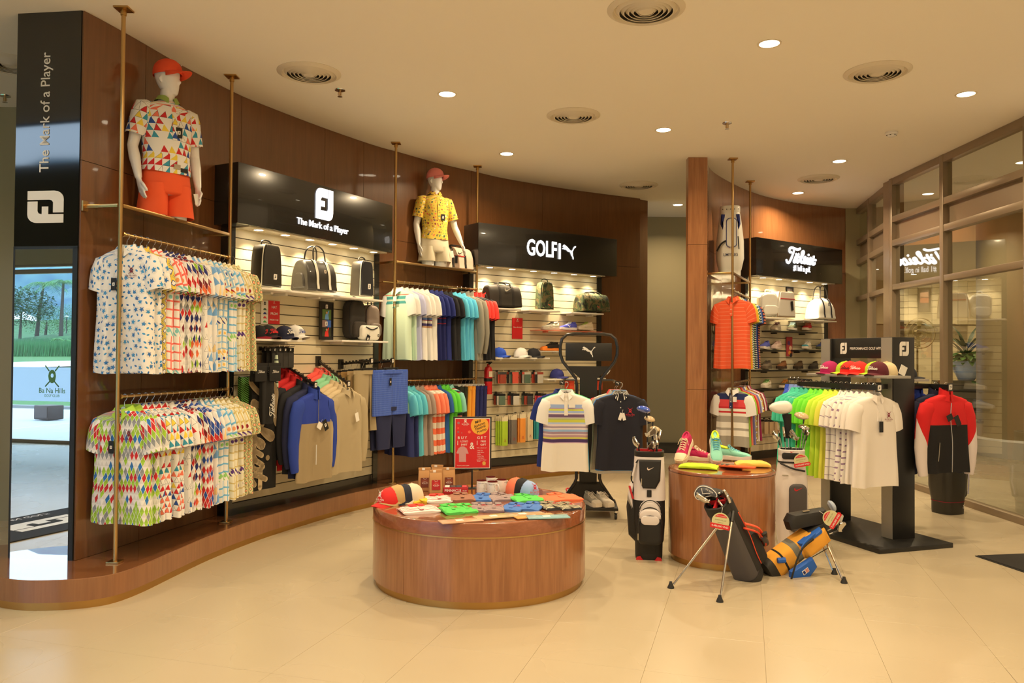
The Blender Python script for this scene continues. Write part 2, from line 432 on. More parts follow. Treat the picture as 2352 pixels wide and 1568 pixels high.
MB().loft([[(p.x, p.y, 0.0) for p in kick + back], [(p.x, p.y, 0.05) for p in kick + back]]).build('kick_strip', BRASS_BASE, plat, auto=40)
plat2 = struct('plinth_right')
P2 = [(2.30, 9.40), (2.62, 9.18), (2.95, 9.55), (3.3, 10.35), (3.75, 10.75), (4.6, 11.35), (5.15, 11.75)]
p2 = smooth_path([Vector((x, y, 0)) for x, y in P2], 5); b2 = [Vector((5.2, 12.4, 0)), Vector((4.2, 12.0, 0)), Vector((3.3, 11.2, 0)), Vector((2.6, 10.2, 0))]
MB().loft([[(p.x, p.y, 0.05) for p in p2 + b2], [(p.x, p.y, 0.19) for p in p2 + b2]]).build('riser', WOOD_BASE, plat2, auto=40)
MB().loft([[(p.x, p.y, 0.0) for p in offs(p2, 0.012) + b2], [(p.x, p.y, 0.05) for p in offs(p2, 0.012) + b2]]).build('kick_strip', BRASS_BASE, plat2, auto=40)

# ---------------------------------------------------------------- glass shopfront on the right
def shopfront(name, A, B, mull, zt=CEIL - 0.0):
    """frame along A->B; mull: fractions of vertical posts; z layout measured from the photograph"""
    root = struct(name); A = Vector(A); B = Vector(B); d = B - A; L = d.length; M = T(A.x, A.y, 0) @ RZ(math.atan2(d.y, d.x))
    Z = [(0.0, 0.07), (2.49, 2.56), (3.06, 3.14), (3.37, 3.45), (3.86, CEIL)]
    for z0, z1 in Z: MB().span((0, -0.05, z0), (L, 0.05, z1)).build('rail', FRAME, root, M, bevel=0.004)
    MB().span((0, 0.01, 3.14), (L, 0.06, 3.37)).build('header_panel', FRAME, root, M)
    for f in mull:
        x = f * L; MB().span((x - 0.04, -0.055, 0), (x + 0.04, 0.055, CEIL)).build('post', FRAME, root, M, bevel=0.004)
    ms = sorted(mull)
    for f0, f1 in zip(ms[:-1], ms[1:]):
        for z0, z1 in ((0.07, 2.49), (2.56, 3.06), (3.45, 3.86)):
            MB().span((f0 * L + 0.04, -0.002, z0), (f1 * L - 0.04, 0.002, z1)).build('pane', GLASS, root, M, smooth=False)
    return root
shopfront('window_1', (4.99, 10.42), (4.985, 7.60), (0.012, 0.45, 0.985))
shopfront('window_2', (5.52, 12.85), (5.06, 10.62), (0.0, 0.52, 1.0))
struct('trim_2', MB().span((4.97, 10.40, 0), (5.12, 10.66, CEIL)).build('trim_2', FRAME))
struct('trim_3', MB().span((4.93, 7.36, 0), (5.10, 7.58, CEIL)).build('trim_3', FRAME))
wallbox('wall_right_corner', (5.22, 12.46, 0), (5.56, 12.9, CEIL))
# ---------------------------------------------------------------- the hall beyond the glass
CREAM = mat('cream_wall_panel', (0.80, 0.70, 0.46, 1), 0.5)
hall = struct('wall_hall')
MB().span((6.5, 24.0, 0), (16, 24.2, CEIL)).build('backing', mat('groove_brown', (0.35, 0.28, 0.16, 1), 0.7), hall, smooth=False)
x = 7.0
pm = MB()
while x < 15.8:
    w = R.choice([0.18, 0.3, 0.42, 0.6]); MB().span((x, 23.95, 0.12), (min(x + w, 15.9) - 0.03, 24.0, 2.1 if R.random() < .6 else 2.6)).build('panel', CREAM, hall, smooth=False)
    MB().span((x, 23.955, 2.64), (min(x + w, 15.9) - 0.015, 24.0, CEIL)).build('panel', CREAM, hall, smooth=False); x += w
wallbox('wall_hall_right', (15.9, 7, 0), (16, 26, CEIL), CREAM)
wallbox('wall_hall_near', (5.3, 6.6, 0), (16, 6.8, CEIL), CREAM)
wallbox('wall_hall_left', (5.6, 13.2, 0), (5.8, 24, CEIL), OLIVE)
colm = struct('column_hall'); cx, cy = 8.74, 13.3
MB().lathe([(0.86, 0.28), (0.86, CEIL)], 40, T(cx, cy, 0)).build('shaft', mat('column_tan', (0.42, 0.34, 0.20, 1), 0.45), colm)
MB().lathe([(0.93, 0), (0.93, 0.27), (0.90, 0.30), (0.86, 0.30)], 40, T(cx, cy, 0)).build('plinth', WHITEP, colm)

# ---------------------------------------------------------------- rear glazing (seen in the mirror and as daylight)
rg = struct('window_3')
xs = [-13, -11.1, -9.25, -7.1, -5.3, -3.6]
for z0, z1 in ((0, 0.06), (3.0, 3.08), (3.12, 3.16)): MB().span((-13, -1.72, z0), (-3.6, -1.64, z1)).build('rail', FRAME, rg)
for x in xs: MB().span((x - 0.035, -1.72, 0), (x + 0.035, -1.64, 3.1)).build('post', FRAME, rg)
for a, b in zip(xs[:-1], xs[1:]): MB().span((a + .035, -1.682, .06), (b - .035, -1.678, 3.0)).build('pane', GLASS, rg, smooth=False)
wallbox('wall_rear_upper', (-13, -1.75, 3.16), (-3.6, -1.6, 4.94))
wallbox('wall_rear_top', (-13, -1.75, 5.8), (-3.6, -1.6, 6.4))
FILM = bpy.data.materials.new('frosted_film'); FILM.use_nodes = True; _n = NT(FILM); _b = FILM.node_tree.nodes['Principled BSDF']; _tl = _n.node('ShaderNodeBsdfTranslucent'); _tl.inputs[0].default_value = (.80, .86, .92, 1); _ms = _n.node('ShaderNodeMixShader'); _ms.inputs[0].default_value = .75
_b.inputs['Base Color'].default_value = (.7, .78, .85, 1); _n.L.new(_b.outputs[0], _ms.inputs[1]); _n.L.new(_tl.outputs[0], _ms.inputs[2]); _n.L.new(_ms.outputs[0], FILM.node_tree.nodes['Material Output'].inputs[0])
MB().span((-13, -1.676, 0.74), (-3.6, -1.674, 1.34)).build('frosted_band', FILM, rg, smooth=False)
# ---------------------------------------------------------------- ceiling fittings
LAMP = mat('lamp_diffuser', (1, 1, 1, 1), 0.5, emis=(1.0, 0.86, 0.62), estr=9.0)
TRIMW = mat('lamp_trim', (0.75, 0.66, 0.5, 1), 0.4)
def lampdata(name, w, size, spread):
    l = bpy.data.lights.new(name, 'AREA'); l.shape = 'DISK'; l.size = size; l.energy = w; l.color = WARM; l.spread = rad(spread); return l
_dl = lampdata('downlight_beam', LAMP_W, 0.13, 150)
DL = [(1.911, 5.924, 'ceiling downlight above the large round table side, biggest and topmost of the lit ones'),
      (-0.599, 7.129, 'ceiling downlight over the middle of the left displays, between the two round vents'),
      (1.554, 8.21, 'ceiling downlight left of the sprinkler in the middle of the ceiling'),
      (4.015, 7.031, 'ceiling downlight nearest the shopfront glass, right end of the ceiling'),
      (-0.076, 9.233, 'ceiling downlight above the pole beside the second mannequin'),
      (3.894, 9.472, 'ceiling downlight between the smoke detector and the right cherry partition'),
      (4.065, 11.324, 'ceiling downlight close to the wall above the right black sign header'),
      (2.547, 12.265, 'ceiling downlight in the passage before the olive back wall')]
def downlight(x, y, label=None):
    t = thing('downlight', label or 'round recessed ceiling downlight behind the viewpoint', 'light', (x, y, CEIL), group='recessed ceiling downlights')
    MB().lathe([(0.088, 0.0), (0.088, -0.006), (0.074, -0.004), (0.070, 0.004)], 28, None, 0, False, False).build('trim_ring', TRIMW, t)
    MB().lathe([(0.0, -0.003), (0.072, -0.003)], 24, None, 0, False, False).build('diffuser', LAMP, t, smooth=False)
    link('beam', _dl, t, None, T(0, 0, -0.012))
for x, y, lb in DL: downlight(x, y, lb)
for x, y in [(-1.1, 4.4), (0.9, 3.3), (-2.2, 2.6), (2.6, 3.9), (3.6, 1.6), (0.6, 0.6), (-1.6, 0.2), (-5.2, 4.6), (3.2, -0.6)]: downlight(x, y)
for x, y in [(7.2, 9.5), (7.0, 12.6), (10.5, 10.5), (11.0, 15.5), (9.0, 18.5), (13.0, 20.0), (8.2, 21.8), (11.2, 22.2), (9.6, 21.0), (13.0, 22.4), (10.4, 19.2)]:  # hall lamps not seen; those near the cream wall added to brighten it
    downlight(x, y, 'round recessed downlight added to light the hall beyond the glass')
VENTM = mat('vent_paint', (0.72, 0.64, 0.50, 1), 0.5); VDARK = mat('vent_gap', (0.03, 0.025, 0.02, 1), 0.8)
def vent(x, y, label):
    t = thing('ceiling_vent', label, 'vent', (x, y, CEIL))
    MB().lathe([(0.262, 0.0), (0.262, -0.004), (0.225, -0.022), (0.215, -0.004), (0.2, 0.0)], 40, None, 0, False, False).build('rim', VENTM, t)
    MB().lathe([(0.0, -0.001), (0.22, -0.001)], 32, None, 0, False, False).build('duct', VDARK, t)
    for k, r in enumerate((0.205, 0.172, 0.14, 0.108, 0.076)):
        MB().lathe([(r, -0.004), (r - 0.022, -0.026), (r - 0.026, -0.024), (r - 0.004, -0.003)], 36, None, 0, False, False).build('ring', VENTM, t)
    MB().lathe([(0.0, -0.022), (0.048, -0.022), (0.05, -0.016)], 24, None, 0, False, False).build('hub', VENTM, t)
for x, y, lb in [(-1.709, 6.611, 'round ring-slat ceiling vent above the left black sign header'), (2.983, 6.498, 'round ceiling vent at the upper right near the smoke detector'),
                 (0.584, 7.739, 'round ceiling vent in the middle of the ceiling left of the sprinkler'), (0.891, 5.348, 'largest round ceiling vent, cut by the top edge of the picture'),
                 (4.003, 10.404, 'small-looking round vent beside the right cherry partition'), (1.721, 10.878, 'round vent above the end of the long curved wall'),
                 (-4.10, 6.45, 'round vent at the left edge behind the black tower')]: vent(x, y, lb)
def sprinkler(x, y, label):
    t = thing('sprinkler', label, 'sprinkler', (x, y, CEIL))
    MB().lathe([(0.048, 0), (0.046, -0.008), (0.012, -0.012)], 20, None, 0, False, True).build('escutcheon', CHROME, t)
    MB().tube([(0, 0, -0.01), (0, 0, -0.05)], 0.007).tube([(-0.014, 0, -0.02), (-0.016, 0, -0.045), (0, 0, -0.06)], 0.003, 5).tube([(0.014, 0, -0.02), (0.016, 0, -0.045), (0, 0, -0.06)], 0.003, 5).build('body', GOLD, t)
    MB().lathe([(0.0, -0.06), (0.022, -0.06), (0.022, -0.063), (0, -0.063)], 14).build('deflector', CHROME, t)
for x, y, lb in [(-1.542, 7.032, 'ceiling sprinkler just below the left round vent'), (2.141, 7.949, 'ceiling sprinkler in the middle of the ceiling'), (-4.66, 7.26, 'ceiling sprinkler at the left edge behind the tower')]: sprinkler(x, y, lb)
t = thing('smoke_detector', 'white round smoke detector on the ceiling near the shopfront', 'detector', (3.926, 8.231, CEIL))
MB().lathe([(0.06, 0), (0.062, -0.018), (0.054, -0.03), (0.048, -0.03)], 28, None, 0, False, True).build('base', WHITEP, t)
MB().lathe([(0.046, -0.03), (0.046, -0.036), (0.036, -0.05), (0, -0.055)], 28, None, 0, False, False).build('chamber', WHITEP, t)
for k in range(6): MB().box((0.044 * math.cos(k), 0.044 * math.sin(k), -0.036), (0.012, 0.012, 0.006), None).build('slot', VDARK, t)
# ---------------------------------------------------------------- letters and emblems (flat print / cut-out letters), unit-size meshes in x,z facing -y
_mk = {}
def text_geo(s, bold=0.0, shear=0.0, space=1.0):
    k = ('t', s, bold, shear, space)
    if k in _mk: return _mk[k]
    cu = bpy.data.curves.new('lettering', 'FONT'); cu.body = s; cu.size = 1.0; cu.offset = bold; cu.shear = shear; cu.space_character = space
    cu.align_x = 'CENTER'; cu.align_y = 'CENTER'; cu.resolution_u = 3; cu.fill_mode = 'BOTH'
    o = bpy.data.objects.new('lettering', cu); COL.objects.link(o)
    me = bpy.data.meshes.new_from_object(o.evaluated_get(bpy.context.evaluated_depsgraph_get()))
    v = [(p.co.x, p.co.y) for p in me.vertices]; f = [tuple(p.vertices) for p in me.polygons]
    bpy.data.objects.remove(o); bpy.data.meshes.remove(me); bpy.data.curves.remove(cu)
    _mk[k] = (v, f); return _mk[k]
def strokes_geo(strokes, r, sm=6):
    v = []; f = []
    for st in strokes:
        p = [Vector((a, b, 0)) for a, b in st]
        if len(p) == 1: p = [p[0], p[0] + Vector((1e-3, 0, 0))]
        if len(p) > 2: p = smooth_path(p, sm)
        for i in range(len(p) - 1):
            a, b = p[i], p[i + 1]; d = b - a
            if d.length < 1e-6: continue
            n = Vector((-d.y, d.x, 0)).normalized() * r; k = len(v)
            v += [tuple((a + n)[:2]), tuple((a - n)[:2]), tuple((b - n)[:2]), tuple((b + n)[:2])]; f.append((k, k + 1, k + 2, k + 3))
        for q in ([p[0], p[-1]] + p[1:-1:2]):
            k = len(v); v += [(q.x + r * math.cos(a * PI / 5), q.y + r * math.sin(a * PI / 5)) for a in range(10)]; f.append(tuple(range(k, k + 10)))
    return v, f
def polys_geo(polys):
    v = []; f = []
    for p in polys:
        k = len(v); v += list(p); f.append(tuple(range(k, k + len(p))))
    return v, f
W_ = 0.82
FJ_F = [(0, 0), (0, .74)] + [(.26 - .26 * math.cos(a), .74 + .26 * math.sin(a)) for a in (0.3, .6, .9, 1.2, 1.5708)] + [(.67, 1), (.67, .72), (.37, .72), (.30, .69), (.275, .62), (.275, .60), (.51, .60), (.51, .42), (.27, .42), (.27, 0)]
FJ_J = [(.32, 0), (.74, 0)] + [(.74 + .26 * math.sin(a), .26 - .26 * math.cos(a)) for a in (.3, .6, .9, 1.2, 1.5708)] + [(1, 1), (.72, 1), (.72, .40), (.70, .33), (.64, .29), (.32, .29)]
_cat = [(470,520),(520,440),(575,405),(630,415),(660,440),(760,480),(900,580),(1020,680),(1120,745),(1200,770),(1270,740),(1330,660),(1380,560),(1440,470),(1520,420),(1575,430),(1590,470),(1550,520),(1450,570),(1390,660),(1340,760),(1285,820),(1310,890),(1320,980),(1320,1080),(1365,1140),(1390,1240),(1380,1320),(1340,1310),(1310,1240),(1305,1170),(1230,1100),(1170,1010),(1130,910),(1070,845),(980,850),(890,820),(800,760),(745,700),(680,730),(600,710),(550,680),(520,690),(490,715),(450,690),(435,655),(480,625),(540,615),(590,630),(600,600),(590,575),(530,570),(480,545)]
_tt = [[(760,450),(700,430),(690,360),(740,310),(820,310),(930,345),(1040,365),(1120,335)], [(870,415),(800,580),(720,720),(660,780),(600,760),(575,700)],
       [(945,590),(890,690),(865,750),(905,770),(970,700)], [(962,512)], [(1060,510),(1010,640),(980,740),(1020,780),(1100,700)], [(985,590),(1115,610)],
       [(1080,740),(1200,600),(1275,480),(1265,425),(1220,440),(1180,570),(1150,720),(1185,790),(1250,750)], [(1230,770),(1320,710),(1355,640),(1320,610),(1275,700),(1290,800),(1370,780)],
       [(1440,650),(1395,760),(1420,815),(1490,760)], [(1475,540)], [(1480,790),(1555,640),(1590,740),(1550,835),(1490,825)], [(1700,600),(1645,760),(1640,840),(1690,855),(1740,815)], [(1605,690),(1780,715)]]
def _ttf(p): x, y = p; return ((x - 1150) * 1.32 / 1000.0, -((y - 590) - 0.115 * (x - 1150)) / 1000.0)
def geo(kind):
    if kind in _mk: return _mk[kind]
    if kind == 'fj': g = polys_geo([[((x - .5) * W_, z - .5) for x, z in p] for p in (FJ_F, FJ_J)])
    elif kind == 'cat': g = polys_geo([[((x - 1010) / 1160, (865 - y) / 1160) for x, y in _cat]])
    elif kind == 'script': g = strokes_geo([[_ttf(p) for p in st] for st in _tt], 0.039)
    elif kind == 'script_thin': g = strokes_geo([[_ttf(p) for p in st] for st in _tt], 0.034, 4)
    elif kind == 'swoosh': g = polys_geo([[(x - .5, z - .25) for x, z in [(0, .26), (.03, .11), (.12, .015), (.22, 0), (.34, .035), (1, .46), (.36, .20), (.24, .175), (.16, .20), (.12, .27), (.12, .42), (.04, .34)][::-1]]])
    elif kind == 'crest':
        sh = [(-.2, .62), (-.2, .35), (-.13, .16), (0, .06), (.13, .16), (.2, .35), (.2, .62), (.1, .66), (-.1, .66)]
        hole = [(.075 * math.cos(a * PI / 5), .40 + .09 * math.sin(a * PI / 5)) for a in range(10)]
        v, f = [], []
        n = 10; out = [(.2 * math.cos(a * PI / 5), .38 + .27 * math.sin(a * PI / 5) * (1 if a < 6 else 1.15)) for a in range(n)]
        v = out + hole; f = [(i, (i + 1) % n, n + (i + 1) % n, n + i) for i in range(n)]
        for st in ([(-.34, .80), (-.16, .60)], [(.34, .80), (.16, .60)], [(-.13, .14), (-.33, -.05)], [(.13, .14), (.33, -.05)]):
            a, b = strokes_geo([st], .03); k = len(v); v += a; f += [tuple(k + i for i in q) for q in b]
        for s_, z_, sc in (('Ba Na Hills', -.24, .30), ('GOLF CLUB', -.45, .15)):
            a, b = text_geo(s_, 0.01); k = len(v); v += [(x * sc, y * sc + z_) for x, y in a]; f += [tuple(k + i for i in q) for q in b]
        g = (v, f)
    elif kind.startswith('rect'):
        g = None
    else: g = text_geo(kind)
    _mk[kind] = g; return g
_mm = {}
def mark_mesh(g, key, ext=0.0, bend=None):
    k = (key, ext, bend)
    if k in _mm: return _mm[k]
    v, f = g; me = bpy.data.meshes.new('emblem')
    vs = [(x, 0.0, z) for x, z in v]; fs = [tuple(q) for q in f]
    bm = bmesh.new(); bv = [bm.verts.new(p) for p in vs]
    for q in fs:
        try: bm.faces.new([bv[i] for i in q])
        except ValueError: pass
    for fc in bm.faces:
        fc.normal_update()
        if fc.normal.y > 0: fc.normal_flip()
    if ext:
        r = bmesh.ops.extrude_face_region(bm, geom=bm.faces[:], use_keep_orig=True)
        bmesh.ops.translate(bm, vec=(0, -ext, 0), verts=[e for e in r['geom'] if isinstance(e, bmesh.types.BMVert)])
        bmesh.ops.recalc_face_normals(bm, faces=bm.faces)
    if bend:                                                   # bend round a vertical cylinder of that radius
        for w in bm.verts:
            a = w.co.x / bend; w.co = ((bend + 0) * math.sin(a), bend - bend * math.cos(a) + w.co.y, w.co.z)
    bm.to_mesh(me); bm.free(); _mm[k] = me; return me
def place(name, me, parent, M, m):
    o = bpy.data.objects.new(name, me); COL.objects.link(o); o.parent = parent; o.matrix_local = M
    if len(me.materials) == 0: me.materials.append(None)
    o.material_slots[0].link = 'OBJECT'; o.material_slots[0].material = m
    return o
def emblem(parent, kind, M, size, m, name='emblem', ext=0.0, bend=None, sx=1.0, bold=None, shear=0.0):
    if bold is not None or shear: g = text_geo(kind, bold or 0.0, shear); key = (kind, bold, shear)
    else: g = geo(kind); key = kind
    me = mark_mesh(g, key, ext / max(size, 1e-6), None if bend is None else round(bend / size, 3))
    return place(name, me, parent, M @ S3(size * sx, size, size), m)
def lettering(parent, s, M, size, m, bold=0.0, shear=0.0, sx=1.0, ext=0.0, name='lettering', bend=None):
    g = text_geo(s, bold, shear); me = mark_mesh(g, (s, bold, shear), ext / max(size, 1e-6), None if bend is None else round(bend / size, 3))
    return place(name, me, parent, M @ S3(size * sx, size, size), m)
# ---------------------------------------------------------------- the three lit slat-wall display units
UZ0, UZ1, UZ2 = 0.295, 2.715, 3.235
PDEP = 0.20
SLATM = mat('slat_laminate', (0.72, 0.65, 0.46, 1), 0.42)
SOFFIT = mat('soffit_white_gloss', (0.72, 0.66, 0.52, 1), 0.12, coat=0.6)
SPOTM = mat('spot_diffuser', (1, 1, 1, 1), 0.5, emis=(1.0, 0.93, 0.75), estr=12.0)
_sp = lampdata('display_spot_beam', SPOT_W, 0.05, 110)
class Unit:
    def __init__(s, A, B, il, ir, depth, label, nspot):
        A, B = Vector(A), Vector(B); d = B - A; s.L = d.length; s.M = T(A.x, A.y, 0) @ RZ(math.atan2(d.y, d.x)); s.I = s.M.inverted()
        s.t = t = thing('display_wall', label, 'display', M=s.M); L = s.L; s.x0, s.x1 = il, L - ir
        MB().span((0, 0, UZ1), (L, depth, UZ2)).build('header', BLACK_GLOSS, t, bevel=0.003)
        MB().span((il, 0.02, UZ1 - 0.012), (L - ir, PDEP, UZ1 - 0.001)).build('soffit', SOFFIT, t)
        MB().span((il - 0.06, PDEP - 0.02, 0.19), (il, depth, UZ1)).build('jamb', BLACK_GLOSS, t); MB().span((L - ir, PDEP - 0.02, 0.19), (L - ir + 0.08, depth, UZ1)).build('jamb', BLACK_GLOSS, t)
        MB().span((il - 0.06, PDEP - 0.015, 0.19), (L - ir + 0.08, depth, UZ0)).build('plinth', BLACK_GLOSS, t)
        MB().span((il, PDEP + 0.008, UZ0), (L - ir, PDEP + 0.03, UZ1)).build('backing', GROOVE, t)
        n = 26; p = (UZ1 - UZ0) / n
        prof = [(0.0, 0.006), (0.0, p - 0.002), (0.018, p - 0.002), (0.018, 0.006)]
        sl = MB().loft([[(il, y, z) for y, z in prof], [(L - ir, y, z) for y, z in prof]]).build('slat', SLATM, t, T(0, PDEP - 0.004, UZ0), smooth=False)
        for k in range(1, n): link('slat', sl.data, t, None, T(0, PDEP - 0.004, UZ0 + k * p))
        for k in range(nspot):
            x = il + (L - il - ir) * (k + 0.5) / nspot
            f = MB().lathe([(0.052, 0), (0.05, -0.005), (0.04, -0.004)], 20, None, 0, False, False).build('spot', TRIMW, t, T(x, 0.075, UZ1 - 0.012))
            MB().lathe([(0, -0.002), (0.041, -0.002)], 18, None, 0, False, False).build('diffuser', SPOTM, f, smooth=False)
            link('beam', _sp, f, None, T(0, 0, -0.008) @ RX(rad(-9)))
    def at(s, x, y, off):
        """local (lx, lz) where the sight line through this place of the photograph meets the plane off metres before the slats"""
        d = _fw + _R * ((x - 1176) / F) - _U * ((y - 784) / F); o = s.I @ Vector((0, 0, EYE)); d = s.I.to_3x3() @ d
        t = (PDEP - off - o.y) / d.y; p = o + d * t; return p.x, p.z
    def P(s, lx, lz, off): return s.M @ T(lx, PDEP - off, lz)
UF = Unit((-2.339, 6.75, 0), (-1.317, 8.70, 0), 0.15, 0.07, 0.42, 'black-headed slat wall with the lit FJ sign, bags, caps and hanging jackets', 6)
UP = Unit((-0.421, 9.75, 0), (1.456, 11.10, 0), 0.05, 0.20, 0.42, 'black-headed slat wall with the lit GOLF sign, camouflage bags and gloves', 6)
UT = Unit((3.305, 10.78, 0), (4.977, 12.00, 0), 0.06, 0.17, 0.78, 'black-headed slat wall with the lit script sign, white bags and shoe rows', 5)
def hdr(U, x, y): a = U.at(x, y, PDEP + 0.004); return T(a[0], -0.004, a[1])
emblem(UF.t, 'fj', hdr(UF, 745, 469.5), 0.30, LIT, 'lit_emblem', ext=0.006)
a = UF.at(678, 507, PDEP); b = UF.at(807, 532, PDEP)
lettering(UF.t, 'The Mark of a Player', hdr(UF, 743, 520), (b[0] - a[0]) / 9.3, LIT, 0.006, ext=0.006, name='lit_lettering')
a = UP.at(1209, 572, PDEP); b = UP.at(1279, 585, PDEP)
lettering(UP.t, 'GOLF', hdr(UP, 1244.5, 572.5), 0.29, LIT, 0.018, sx=(b[0] - a[0]) / 0.29 / 2.55, ext=0.006, name='lit_lettering')
o = hdr(UP, 1284.5, 577); MB().box((0, -0.01, 0), (0.022, 0.02, 0.205)).build('lit_bar', LIT, UP.t, o)
emblem(UP.t, 'cat', hdr(UP, 1307, 579), 0.235, LIT, 'lit_emblem', ext=0.006)
emblem(UT.t, 'script', hdr(UT, 1839, 589), 0.445, LIT, 'lit_script', ext=0.006)
lettering(UT.t, '#1 ball in golf.', hdr(UT, 1842, 617.5), 0.118, LIT, 0.002, sx=0.62, ext=0.005, name='lit_lettering')

# ---------------------------------------------------------------- mirror tower at the left end
TWM = T(-3.445, 5.49, 0) @ RZ(math.atan2(5.43 - 5.49, -2.968 + 3.445)); TWW = 0.478
tw = thing('mirror_tower', 'tall black tower with a mirror below and white upright lettering above, at the left edge', 'sign tower', M=TWM @ T(0, 0, 0.19))
MB().span((0, 0.006, 0), (TWW, 0.55, CEIL - 0.19)).build('carcass', BLACK_GLOSS, tw, smooth=False)
MB().span((0, 0, 2.135), (TWW, 0.006, CEIL - 0.19)).build('upper_panel', BLACK_MIRROR, tw, smooth=False)
MB().span((0.0, -0.003, 0.0), (0.012, 0.006, 2.135)).span((TWW - 0.035, -0.003, 0), (TWW, 0.006, 2.135)).span((0, -0.003, 2.12), (TWW, 0.006, 2.14)).build('mirror_frame', BLACK, tw, smooth=False)
MB().span((0.012, -0.001, 0.0), (TWW - 0.035, 0.004, 2.12)).build('mirror', MIRROR, tw, smooth=False)
def tloc(x, y):
    d = _fw + _R * ((x - 1176) / F) - _U * ((y - 784) / F); I = TWM.inverted(); o = I @ Vector((0, 0, EYE)); d = I.to_3x3() @ d; p = o + d * (-o.y / d.y); return p.x, p.z - 0.19
a = tloc(105, 258); b0 = tloc(105, 108); b1 = tloc(105, 408)
lettering(tw, 'The Mark of a Player', T(a[0], -0.002, a[1]) @ RY(-PI / 2), (b0[1] - b1[1]) / 9.25, PRINTW, 0.005, ext=0.0015)
a = tloc(105, 475); emblem(tw, 'fj', T(a[0], -0.002, a[1]) @ RY(-PI / 2), 0.27, PRINTW, 'emblem', ext=0.0015)

# ---------------------------------------------------------------- brass poles, rails and glass shelves
def pole(x, y, label, z0=0.19, clamp=False):
    t = thing('brass_pole', label, 'pole', (x, y, z0)); h = CEIL - z0
    MB().tube([(0, 0, 0.01), (0, 0, h - 0.01)], 0.0145, 10).build('tube', GOLD, t)
    MB().box((0, 0, 0.006), (0.085, 0.085, 0.012)).build('foot_plate', GOLD, t, bevel=0.002)
    MB().box((0, 0, h - 0.006), (0.10, 0.10, 0.012)).tube([(0, 0, h - 0.05), (0, 0, h - 0.012)], 0.02, 10).build('ceiling_plate', BRASS_BASE, t, bevel=0.002)
    return t
PL = [Vector((-2.665, 5.395, 0)), Vector((-2.385, 6.70, 0)), Vector((-1.30, 8.79, 0)), Vector((-0.442, 9.84, 0)), Vector((2.596, 9.383, 0)), Vector((3.162, 10.587, 0))]
for p, lb in zip(PL, ['brass pole nearest the black mirror tower, in front of the printed shirts', 'brass pole at the left edge of the lit FJ display wall', 'brass pole left of the mannequin in the yellow print shirt', 'brass pole between the striped duffel bag and the GOLF display wall',
                      'brass pole in front of the orange polo on the right partition', 'brass pole at the left edge of the script-sign display wall']): pole(p.x, p.y, lb)
def rail_set(a, b, inward, zs, depth, label, shelf_label):
    """hanging rails between two poles and a brass framed glass shelf above"""
    d = (b - a).normalized(); ang = math.atan2(d.y, d.x); L = (b - a).length; M = T(a.x, a.y, 0) @ RZ(ang)
    for z, lb in zip(zs[:2], label):
        t = thing('hanging_rail', lb, 'rail', M=M @ T(0, 0, z))
        MB().tube([(0.016, 0, 0), (L - 0.016, 0, 0)], 0.011, 10).build('bar', GOLD, t)
        for x in (0.025, L - 0.025): MB().tube([(x - 0.008, 0, 0), (x + 0.008, 0, 0)], 0.019, 10).build('socket', GOLD, t)
    z = zs[2]; t = thing('glass_shelf', shelf_label, 'shelf', M=M @ T(0, 0, z)); s = inward
    MB().span((0.015, s * 0.017, -0.004), (L - 0.015, s * depth, 0.006)).build('glass_plate', SHELFGLASS, t, smooth=False)
    MB().span((0.016, -0.011, -0.016), (L - 0.016, 0.011, 0.008)).build('front_bar', GOLD, t, bevel=0.002)
    for x in (0.0, L): MB().span((x - 0.011, s * 0.017, -0.016), (x + 0.011, s * depth, 0.008)).build('side_bar', GOLD, t, bevel=0.002)
    for x in (0.0, L): MB().box((x, s * (depth), 0), (0.05, 0.012, 0.07)).build('wall_bracket', GOLD, t)
    return M, L
RA, RAL = rail_set(PL[0], PL[1], 1, (2.41, 1.305, 2.607), 0.28, ('upper brass rail of the left rack holding printed polos', 'lower brass rail of the left rack holding printed polos'), 'brass framed glass shelf under the mannequin in orange shorts')
RB, RBL = rail_set(PL[2], PL[3], 1, (2.415, 1.315, 2.635), 0.34, ('upper brass rail between the two black sign headers', 'lower brass rail between the two black sign headers'), 'brass framed glass shelf under the mannequin in white shorts')
RC, RCL = rail_set(PL[4], PL[5], 1, (2.385, 1.30, 2.60), 0.30, ('upper brass rail on the right partition', 'lower brass rail on the right partition'), 'brass framed glass shelf under the white and navy golf bag')
t = thing('spare_rail', 'plain brass rail high behind the upper row of polos in the middle rack', 'rail', M=RB @ T(0, 0.2, 2.42))
MB().tube([(0.0, 0, 0), (RBL, 0, 0)], 0.010, 8).build('bar', GOLD, t)
for x in (0.02, RBL - 0.02): MB().tube([(x, 0, 0), (x, 0.12, 0)], 0.008, 8).build('bracket', GOLD, t)
